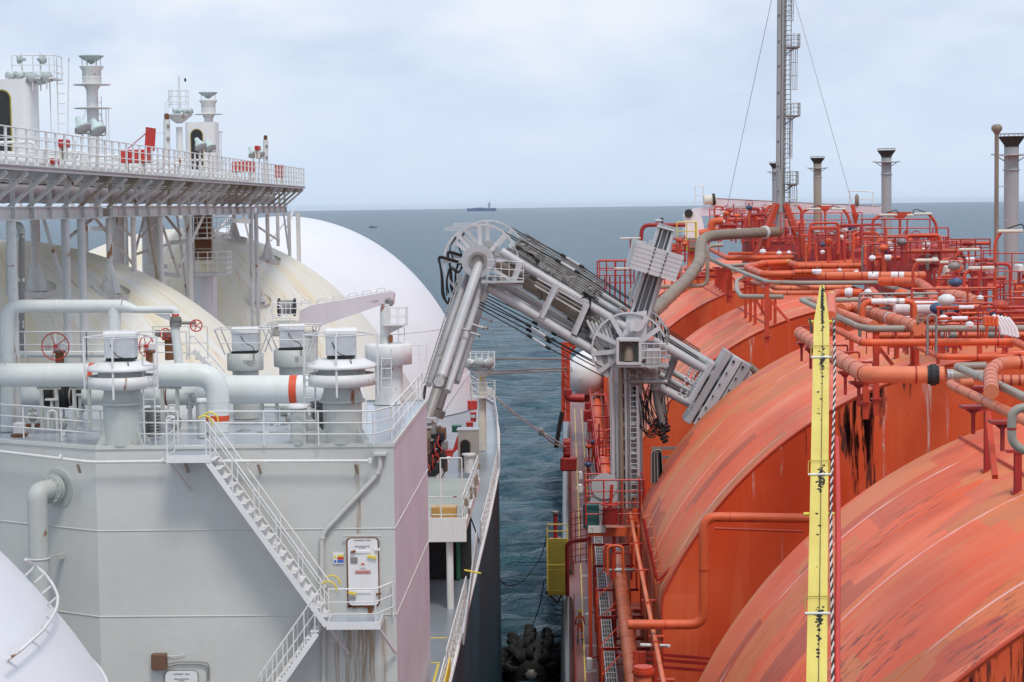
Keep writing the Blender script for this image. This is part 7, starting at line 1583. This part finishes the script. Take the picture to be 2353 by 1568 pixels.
# ---------------------------------------------------------------- round hatch drums with their clutter
def floodarm(label, x, y0, y1, x1, y_, v, d, group='curved red lamp posts of the orange ship', mat='redor'):
    p = at(v,x,y1,d); tp_ = at(v,x,y0,d); e = at(v,x1,y_,d); t = thing('lamp_post', label, 'lamp post', p, group); MB().tube([p-UZ*1.5, tp_, e], .085*d/110, 8, .5).build('post', M[mat], t)
    dr = (e-tp_); s_ = 1 if dr.x > 0 else -1; MB().rbox(e+Vector((s_*.35,0,-.02)), (1.15,.25,.16), .05).build('housing', M['cream'], t); MB().tube([e+Vector((s_*.2,0,.1)), e+Vector((s_*.9,0,.32)), e+Vector((s_*1.0,0,.02))], .03, 5, .15).build('cable_loop', M['dark'], t); return t
def drum(label, X, d, r, ztop, h_, seed, blocks=True):
    r0 = random.Random(seed); c = pt(X, d, ztop); t = thing('hatch_drum', label, 'hatch dome', c-UZ*h_, 'round red hatch drums on the tank crowns')
    MB().lathe([(r,-h_),(r,-.5),(r*.96,-.12),(r*.7,0),(0,.06)], c, 36).build('drum', M['dred'], t); MB().lathe([(r*1.06,-.75),(r*1.06,-.62),(r,-.62)], c, 36).build('rim', M['redor'], t)
    b = MB()
    for k in range(36): a_ = R(k*10); e = Vector((math.cos(a_),math.sin(a_),0)); b.tube([c+e*r*1.04-UZ*.85, c+e*r*1.04-UZ*.52], .04, 5, 0)
    b.build('rim_bolts', M['steel_d'], t)
    b = MB(); ps = [c+Vector((math.cos(R(a_))*r*1.25, math.sin(R(a_))*r*1.25, -.3)) for a_ in range(0,361,24)]
    for k in (.5, 1.05): b.tube([p+UZ*k for p in ps], .035, 5, 0)
    for p in ps: b.tube([p-UZ*.3, p+UZ*1.05], .035, 5, 0)
    b.build('ring_railing', M['red'], t)
    for k in range(16):
        a_ = r0.random()*6.28; q = c+Vector((math.cos(a_), math.sin(a_), 0))*r*r0.uniform(.1,.85); kind = r0.random(); h2 = r0.uniform(.4,1.1)
        if kind < .45:
            b = MB().tube([q, q+UZ*h2], .09, 8, 0); b.lathe([(0,h2),(.2,h2+.02),(.26,h2*.75),(.12,h2*.5)], q, 12); b.build('valve_head', M[r0.choice(['orange','red','steel_d','orange'])], t)
        elif kind < .8: MB().tube([q, q+UZ*h2, q+UZ*h2+Vector((r0.uniform(-.8,.8), r0.uniform(-.5,.5), 0)), q+Vector((r0.uniform(-.8,.8), r0.uniform(-.5,.5), .1))], .07, 8, .2).build('pipe_loop', M[r0.choice(['redor','dred','steel_d','orange'])], t)
        else: MB().rbox(q+UZ*h2*.6, (.35,.3,.5), .04).build('box', M[r0.choice(['white','blue','dyellow','red','cream'])], t)
    return t
drum('round red hatch drum at the right edge, biggest and nearest', 22.3, 90, 2.1, 4.5, 2.6, 1)
drum('round dark red hatch drum below the second stack from the right', 22.5, 131, 2.6, 4.0, 2.8, 2); drum('hatch drum crowded with valves right of the mast trestle', 22.3, 168, 2.8, 3.6, 3, 3); drum('farthest hatch drum behind the tall mast', 21.5, 206, 3.0, 3.2, 3, 4)
MB_ = None
def dome_side(label, v, x, y, d, r): c = at(v,x,y,d); return tag(MB().lathe([(r,-2.5),(r,-.2)]+[(r*math.cos(R(k)), r*.75*math.sin(R(k))) for k in range(0,91,12)], c, 30).build('dome_cover', M['dred']), label, 'dome')
dome_side('smooth dark red dome bulging behind the ribbed elbow', 'i', 1255, 750, 122, 2.6); dome_side('smooth dark red dome just right of the hooked pipe end, farther back', 'i', 420, 520, 160, 2.5)
for v, x, y0, y1, x1, y_, d, lb in (('g',1318,1500,1600,1385,1470,124,'curved lamp post left of the second stack'),('g',1755,1530,1700,1700,1462,126,'curved lamp post leaning left, farthest right over the open sea'),('g',835,1450,1600,880,1430,160,'curved lamp post left of the rusty stack'),('g',1160,1490,1600,1115,1430,162,'curved lamp post beside the stay wire foot, leaning left'),
        ('g',572,1470,1560,620,1402,196,'curved lamp post left of the mast'),('g',830,1430,1560,790,1400,196,'curved lamp post right of the mast'),('i',2010,420,850,2090,320,90,'curved lamp post in front of the largest stack'),
        ('i',1590,600,790,1680,510,108,'curved lamp post reaching right above the red cabinets'),('i',1165,700,880,1240,620,100,'orange curved lamp post beside the dark red dome'),('i',1695,760,980,1790,700,88,'orange curved lamp post left of the biggest drum'),('i',1430,750,930,1490,640,98,'orange curved lamp post left of the red cabinets'),('i',310,490,600,390,420,150,'small curved lamp post behind the upper orange pipes')):
    floodarm(lb, x, y0, y1, x1, y_, v, d)
for v, x, y0, y1, w_, d, lb in (('g',1505,1475,1700,88,126,'double-armed lamp post in front of the second stack'),('g',993,1428,1568,60,164,'double-armed lamp post in front of the rusty stack')):
    p = at(v,x,y1,d); q = at(v,x,y0,d); k = VW[v][2]*d/4500; t = thing('lamp_post', lb, 'lamp post', p-UZ*1); MB().tube([p-UZ*1, q], .09, 8, 0).build('post', M['redor'], t); MB().poly([q+Vector((-w_*k,0,.22)), q+Vector((w_*k,0,.22)), q+Vector((0,0,-.35))], Vector((0,.12,0))).build('arm', M['redor'], t)
    for s_ in (-1,1): MB().rbox(q+Vector((s_*w_*k*.75,-.1,.0)), (w_*k*.5,.3,.16), .04).build('housing', M['cream'], t)
t = thing('funnel_vent', 'bright red funnel-shaped vent standing at the foot of the right stay wire', 'vent', at('g',1200,1560,150)); k = .33594*150/4500; c = at('g',1200,1480,150)
MB().lathe([(.12,-2.5),(.14,-.3),(24*k,.05),(24*k,.2)], c, 4).build('funnel', M['redor'], t); MB().bar(c, at('g',1178,1402,150), .28).build('horn', M['redor'], t)
# cabinets, crates and clutter on the far decks
for v, x0,y0,x1,y1,d,mt,lb,nm in (('i',1460,790,1600,920,104,'red','square red cabinet in the middle of the far deck','cabinet'),('i',1770,670,1870,800,98,'dred','dark red cabinet behind the salmon section','cabinet'),('i',1755,805,1820,930,93,'dred','narrow dark red locker left of the drum','cabinet'),('i',1485,680,1535,790,107,'cream','cream panel on top of the red cabinet','panel'),
        ('i',1187,435,1315,520,124,'dyellow','yellow bundle on the railed platform under the second stack','bundle'),('i',378,305,470,380,158,'dyellow','smaller yellow bundle beside the red funnel','bundle'),('i',890,430,940,475,126,'white','white electrical box on the railed platform','box'),('i',150,295,205,335,158,'white','white electrical box far back beside the rusty stack','box'),('i',2230,665,2290,740,88,'white','white box on the biggest drum railing','box'),
        ('i',1690,1040,1730,1085,74,'blue','small blue actuator right of the blue-banded spool','actuator'),('i',1735,1045,1785,1150,74,'dred','dark red actuator beside the blue one','actuator'),('h',665,450,745,560,196,'lag','brown tank on the little yellow balcony','tank')):
    a = at(v,x0,y0,d); c = at(v,x1,y1,d); q = (a+c)/2; t = thing(nm, lb, nm, Vector((q.x,q.y,c.z))); MB().rbox(q, (c.x-a.x,.8,a.z-c.z), .05).build('case', M[mt], t); MB().rbox(Vector((q.x,q.y-.42,q.z)), ((c.x-a.x)*.8,.04,(a.z-c.z)*.8), .01).build('door', M[mt], t)
    MB().box(Vector((q.x,q.y,c.z-.3)), ((c.x-a.x)*.3,.3,.6)).build('foot', M['dred'], t)
r0 = random.Random(21)
kinds = ('valve','pipe loop','post','handwheel')
def clutter(zone, v, box, dr_, n, h_=(.8,2.4), sc=1):
    for k in range(n):
        x, y = r0.uniform(box[0],box[2]), r0.uniform(box[1],box[3]); d = r0.uniform(*dr_); p = at(v,x,y,d); kd = r0.random(); H_ = r0.uniform(*h_)*sc; mt = M[r0.choice(['red','redor','dred','orange','dred','steel_d','redor'])]
        if kd < .30:
            t = thing('deck_valve', f'red and grey valve {zone}', 'valve', p, f'valves {zone}'); b = MB().tube([p-UZ*1.2, p+UZ*H_*.6], .09*sc, 7, 0); b.build('stem', mt, t); MB().lathe([(.12,0),(.30,.12),(.30,.3),(.1,.42)], p+UZ*H_*.2, 10).build('bonnet', M[r0.choice(['steel_d','redor','white','blue','orange'])], t)
            handwheel(MB(), p+UZ*H_*.62, Vector((r0.uniform(-.5,.5),-1,r0.uniform(0,1))), .28*sc, .03, 4).build('handwheel', M['dred'], t)
        elif kd < .65:
            w_ = r0.uniform(.6,2.2)*sc; tag(MB().tube([p-UZ*1.2, p+UZ*H_*.5, p+Vector((w_,0,H_*.5)), p+Vector((w_,0,-1.2))], r0.uniform(.05,.13)*sc, 8, .3).build('pipe_loop', mt), f'red pipe loop {zone}', 'pipe', f'pipe loops {zone}')
        elif kd < .85:
            t = thing('frame_post', f'red frame with rails {zone}', 'frame', p, f'red frames {zone}'); b = railmesh(MB(), [p-UZ*.6, p-UZ*.6+UX*r0.uniform(1.5,4)], 1.1, (.5,), .9, .045); b.build('rails', mt, t); MB().tube([p-UZ*1.5, p+UZ*H_*.8], .07, 6, 0).build('post', mt, t)
        else:
            t = thing('small_pipe', f'short level pipe {zone}', 'pipe', p, f'short level pipes {zone}'); w_ = r0.uniform(1,3.5); MB().tube([p, p+UX*w_], .14*sc, 10, 0).build('pipe_run', mt, t); MB().tube([p+UX*w_*.4, p+UX*(w_*.4+.5)], .2*sc, 10, 0).build('flange', M[r0.choice(['steel','blankw','dred','dred'])], t)
clutter('on the deck below the rusty stack', 'i', (-20,330,640,520), (140,175), 55, (.5,1.5)); clutter('on the platform under the second stack', 'i', (640,450,1540,640), (115,135), 58, (.4,1.3))
clutter('behind the slanting vent pipe', 'h', (880,190,1500,420), (175,215), 55, (.4,1.2), 1.2); clutter('between the red cabinets and the drum', 'i', (1380,760,1900,950), (90,110), 28, (.5,1.5), .8)
clutter('around the salmon pipes', 'i', (1300,1080,2250,1270), (62,75), 24, (.25,.6), .35); clutter('left of the white crane pedestal', 'h', (190,480,640,860), (165,200), 26, (.5,1.4), 1.0)
clutter('under the grey and orange piping', 'i', (600,1000,1400,1300), (72,90), 20, (.25,.6), .4); clutter('beside the foot of the arm column', 'k', (300,0,460,420), (150,175), 18, sc=1.0)
clutter('on the side deck by the walkway', 'k', (370,700,480,1500), (100,118), 16, (.5,1.2), .6)
for lb, v, pts, d0 in (('red railing of the platform under the second stack','i',[(640,470),(1340,470)],120),('red railing of the little end platform right of the second stack','i',[(1370,560),(1530,560)],120),('long red railing below the rusty stack','i',[(-200,350),(640,340)],156),('red railing in front of the biggest drum','i',[(1870,830),(2500,830)],84),('red railing far back between mast and crane','h',[(880,330),(1500,350)],196),('curved red railing above the salmon section','i',[(1590,880),(1900,900)],96)):
    railing(lb, [at(v,*p,d0) for p in pts], H=1.6 if d0 > 100 else 1.15, sp=1.6, r=.05 if d0 > 100 else .03, mat=M['red'], mids=(.33,.66))
# white-wrapped fittings
for i, (v, x, y, r_, d, lb) in enumerate((('h',1400,585,32,135,'on the looped orange pipe, left'),('h',1560,600,26,134,'on the looped orange pipe, right'),('h',1655,595,22,134,'third along the looped orange pipe'),('h',1985,590,24,134,'near the hooked pipe end'),('i',180,745,38,108,'at the start of the white-wrapped pipe'),('i',410,725,22,112,'small, above the orange pipe'),('i',750,785,32,106,'round, in the middle of the rusty orange pipe'),('i',745,600,36,112,'mushroom-shaped, above the pipes'),('i',700,950,40,82,'ring, right of the yellow-banded bend'),('i',950,1050,48,72,'ball on the hoop pipe'),('i',1480,1225,50,68,'thick bend low near the drum'),('i',1860,1010,34,72,'mushroom cap left of the drum'),('i',1750,1290,46,64,'low above the long grey pipe'),('i',580,745,26,108,'cap left of the round one'))):
    c = at(v,x,y,d); r2 = r_*VW[v][2]*d/4500; t = thing('wrapped_fitting', f'white-wrapped valve fitting {lb}', 'fitting', c-UZ*r2); MB().lathe([(0,-r2)]+[(r2*math.cos(R(k))*(1+.12*math.sin(k*.3+i)), r2*math.sin(R(k))*.8) for k in range(-75,90,15)], c, 14).build('wrapping', M['blankw'], t); MB().tube([c, c+UZ*r2*1.5], r2*.2, 7, 0).build('spindle', M['steel_d'], t)
for k in range(5): c = at('i',1990+k*38,1190+k*8,62); tag(MB().tube([c, c+Vector((.25,0,-.35)), c+Vector((.3,0,-.6))], .075, 10, .12).build('drain_pipe', M['blankw']), 'white curved drain pipe in the row above the long grey pipe', 'pipe', 'row of white drain pipes')
for k in range(4): c = at('i',1910+k*38,1250,62); tag(MB().rbox(c, (.12,.2,.34), .04).build('lever', OR), 'orange lever in the row under the white drain pipes', 'lever', 'row of orange levers')
for v, x, y, rpx, d, lb, mt in (('i',1243,1225,42,66,'rusty spoked handwheel in the middle of the piping','lag'),('i',1420,20,0,60,'',None)):
    if mt: 
        c = at(v,x,y,d); t = thing('handwheel_valve', lb, 'handwheel', c-UZ*.4); handwheel(MB(), c, Vector((.1,-1,.1)), rpx*VW[v][2]*d/4500, .025, 6).build('wheel', M[mt], t); MB().tube([c, c+Vector((0,.5,-.2))], .05, 8, 0).build('spindle', M['steel_d'], t)
# balcony
t = thing('balcony', 'little yellow-railed balcony at the foot of the white crane pedestal', 'platform', at('h',655,565,196)); q = at('h',560,562,196); q2 = at('h',752,562,196); MB().box((q+q2)/2+UY*.8, (q2.x-q.x,2,.4)).build('floor', M['dyellow'], t); railmesh(MB(), [q, q2, q2+UY*1.8], 3.6*.75, (.33,.66), 1.2, .06).build('railing', M['yellow'], t)
MB().box(at('h',700,780,197), (70*.23443*197/4500,1.5,4.2)).build('column', M['orange2'], t)
# white deck crane behind
CDp = 232.0
def Cc(x, y): return at('g', x, y, CDp)
t = thing('deck_crane', 'white deck crane with a long level jib behind the orange topsides', 'crane', at('h',720,560,CDp))
MB().poly([at('h',*p,CDp-3) for p in ((635,560),(637,240),(660,190),(720,190),(760,235),(800,240),(835,400),(835,560))], Vector((0,5,0))).build('pedestal', M['white_clean'], t)
MB().poly([Cc(*p) for p in ((60,1475),(100,1425),(215,1415),(215,1352),(900,1388),(1378,1408),(1378,1466),(470,1470),(160,1478))], Vector((0,2.2,0))).build('jib', M['pale_pink'], t)
MB().box(at('h',1165,155,CDp-.1), (145*.23443*CDp/4500,.2,40*.23443*CDp/4500)).build('grey_panel', M['steel'], t)
b = MB().tube([Cc(165,1370), Cc(245,1365)], .6, 14, 0); b.build('winch', M['cream'], t); MB().tube([Cc(222,1365), Cc(240,1364)], .7, 14, 0).build('winch_drum', M['dark'], t)
b = MB().tube([Cc(250,1360), Cc(900,1392), Cc(1370,1412)], .03, 4, 0); b.build('hoist_wire', M['dark'], t)
railmesh(MB(), [Cc(1160,1406), Cc(1320,1412)], 1.7, (.5,), 3, .06).build('railing', M['white'], t); railmesh(MB(), [Cc(105,1400), Cc(160,1400)], 2.2, (.5,), 1.2, .06).build('railing', M['white'], t)
MB().lathe([(0,0),(.25,.1),(.25,1.2),(0,1.5)], Cc(1210,1412), 10).build('lamp', M['lag'], t); MB().tube([at('h',672,212,CDp-3.2), at('h',672,212,CDp-3)], .5, 12, 0).build('eye', M['dark'], t)
t = thing('searchlight', 'grey searchlight on a post left of the white crane', 'searchlight', at('h',380,320,205)); MB().tube([at('h',345,285,205), at('h',415,285,205)], 18*.23443*205/4500, 12, 0).build('housing', M['steel'], t); MB().tube([at('h',410,330,205), at('h',410,255,205)], .15, 6, 0).build('post', M['dark'], t)
for x, y, lb in ((100,455,'white strip lamp on a thin post left of the weight mast'),(45,750,'white strip lamp over the red stairs left of the weight mast')): p = at('h',x,y,150); t = thing('strip_lamp', lb, 'lamp', p-UZ*3); MB().rbox(p, (1.6,.25,.14), .04).build('housing', M['cream'], t); MB().tube([p, p-UZ*4.5], .06, 5, 0).build('post', DR, t)
t = thing('side_stairs', 'red railed stairs beside the side deck behind the weight mast', 'stairs', at('h',20,1060,150)); railmesh(MB(), [at('h',-220,960,150), at('h',-40,960,150), at('h',140,960,150)], 2.2, (.25,.5,.75), .8, .06).build('railing', M['dred'], t); railmesh(MB(), [at('h',-200,870,152), at('h',100,870,152)], 1.6, (.5,), 1.0, .05).build('railing', M['red'], t)
for k in range(5): MB().bar(at('h',-150+k*50,830,151), at('h',-150+k*50,1080,151), .12).build('post', DR, t)
# ship's things wedged between column and tank
t = thing('black_cable_loop', 'black cable bundle folded over a bracket right of the arm column', 'cable', at('k',730,300,108))
for k in range(6): MB().tube([at('k',722+k*10,280,107.5), at('k',722+k*9,70+k*3,107.5), at('k',785-k*3,60+k*5,107.5), at('k',790-k*2,200+k*14,107.5)], .05, 6, .3).build('cable', M['black' if k % 2 else 'steel_d'], t)
for y in (55,115): tag(MB().bar(at('k',720,y,109.6), at('k',960,y-3,109.6), .16).build('bracket_beam', M['steel_d']), 'dark level beam beside the black cable bundle', 'beam', 'dark beams beside the cable bundle')
# ---------------------------------------------------------------- far ships
SD = 18000.0
def Sh(x, y): return at('f', x, y, SD)
k = .36346*SD/4500
hz_ = lambda: None
zs = Sh(515, 60).z; t = thing('container_ship', 'hazy blue container ship on the horizon', 'ship', Vector((Sh(515,0).x, SD, 0)))
hzm, t_, p_ = newmat('hazed_hull_blue'); p_.inputs['Base Color'].default_value = (.10,.16,.30,1); p_.inputs['Roughness'].default_value = .8  # distance haze put into the hull colour
hz2, t_, p_ = newmat('hazed_house_grey'); p_.inputs['Base Color'].default_value = (.40,.44,.55,1)  # bridge and funnel colour paled and blued for distance haze too
MB().poly([Vector((Sh(x,0).x, SD, z)) for x, z in ((425,-1),(605,-1),(608,26),(560,24),(440,24),(421,32))], Vector((0,28,0))).build('hull', hzm, t)
for x0,x1,h in ((440,452,4),(455,490,7),(490,520,10),(522,545,8),(578,600,5)): MB().box(Vector(((Sh(x0,0).x+Sh(x1,0).x)/2, SD+14, 23+h/2)), ((x1-x0)*k*.92, 24, h)).build('container_stack', hzm, t)
b = MB().box(Vector((Sh(563,0).x, SD+14, 48)), (16*k, 24, 56)); b.build('bridge', hz2, t); MB().box(Vector((Sh(566,0).x, SD+14, 86)), (3.2*k, 8, 24)).build('funnel', hz2, t)
t = thing('fishing_boat', 'small dark boat on the open sea left of the arm', 'boat', at('D',857,523,3500)); p = on('D', 857, 523, 36); MB().poly([p+Vector((x,0,z)) for x, z in ((-9,1.2),(9,1.6),(7,-.5),(-8,-.5))], Vector((0,4,0))).build('hull', M['dark'], t); MB().box(p+Vector((-3,2,2.2)), (5,3,2.4)).build('cabin', M['steel_d'], t)
# haze
hb = MB().box(Vector((0, 20500, 38)), (90000, 47000, 88)); ho = hb.build('haze', newmat('haze')[0]); ho['kind'] = 'stuff'
hm = ho.data.materials[0]; tt = hm.node_tree; tt.nodes.clear(); oo = N(tt, 'ShaderNodeOutputMaterial'); pv_ = N(tt, 'ShaderNodeVolumePrincipled')
pv_.inputs['Color'].default_value = (.80,.88,1,1); pv_.inputs['Density'].default_value = .000010; pv_.inputs['Anisotropy'].default_value = .2; tt.links.new(pv_.outputs[0], oo.inputs['Volume'])
# ---------------------------------------------------------------- labels: copies that look alike are told apart by their order across the picture
from collections import defaultdict
bpy.context.view_layer.update()
def scrx(o):
    ps = [o.matrix_world.translation]
    q = Vector((0,0,0)); n = 0
    for ch in ([o] if o.type == 'MESH' else o.children):
        if ch.type == 'MESH' and len(ch.data.vertices): v0 = ch.matrix_world @ ch.data.vertices[0].co; q += v0; n += 1
    p = (q/n if n else ps[0])-O
    return p.dot(right)/max(p.dot(fwd), .1)
bl = defaultdict(list)
for o in bpy.data.objects:
    if o.parent is None and 'label' in o.keys() and 'category' in o.keys(): bl[o['label']].append(o)
ORD = ['first','second','third','fourth','fifth','sixth','seventh','eighth','ninth','tenth','eleventh','twelfth']
for lb, os_ in bl.items():
    if len(os_) < 2: continue
    os_.sort(key=scrx); n = len(os_)
    for i, o in enumerate(os_):
        w_ = (ORD[i] if i < 12 else f'{i+1}th')+' from the left' if n > 2 else ('left one' if i == 0 else 'right one')
        if n > 12 and i > 20 and (i+1) % 10 in (1,2,3): w_ = f'{i+1}' + {1:'st',2:'nd',3:'rd'}[(i+1) % 10]+' from the left'
        o['label'] = lb+', '+w_
        if 'group' not in o.keys(): o['group'] = lb

        if len(o['label'].split()) > 16: o['label'] = lb.split(',')[0]+', '+w_
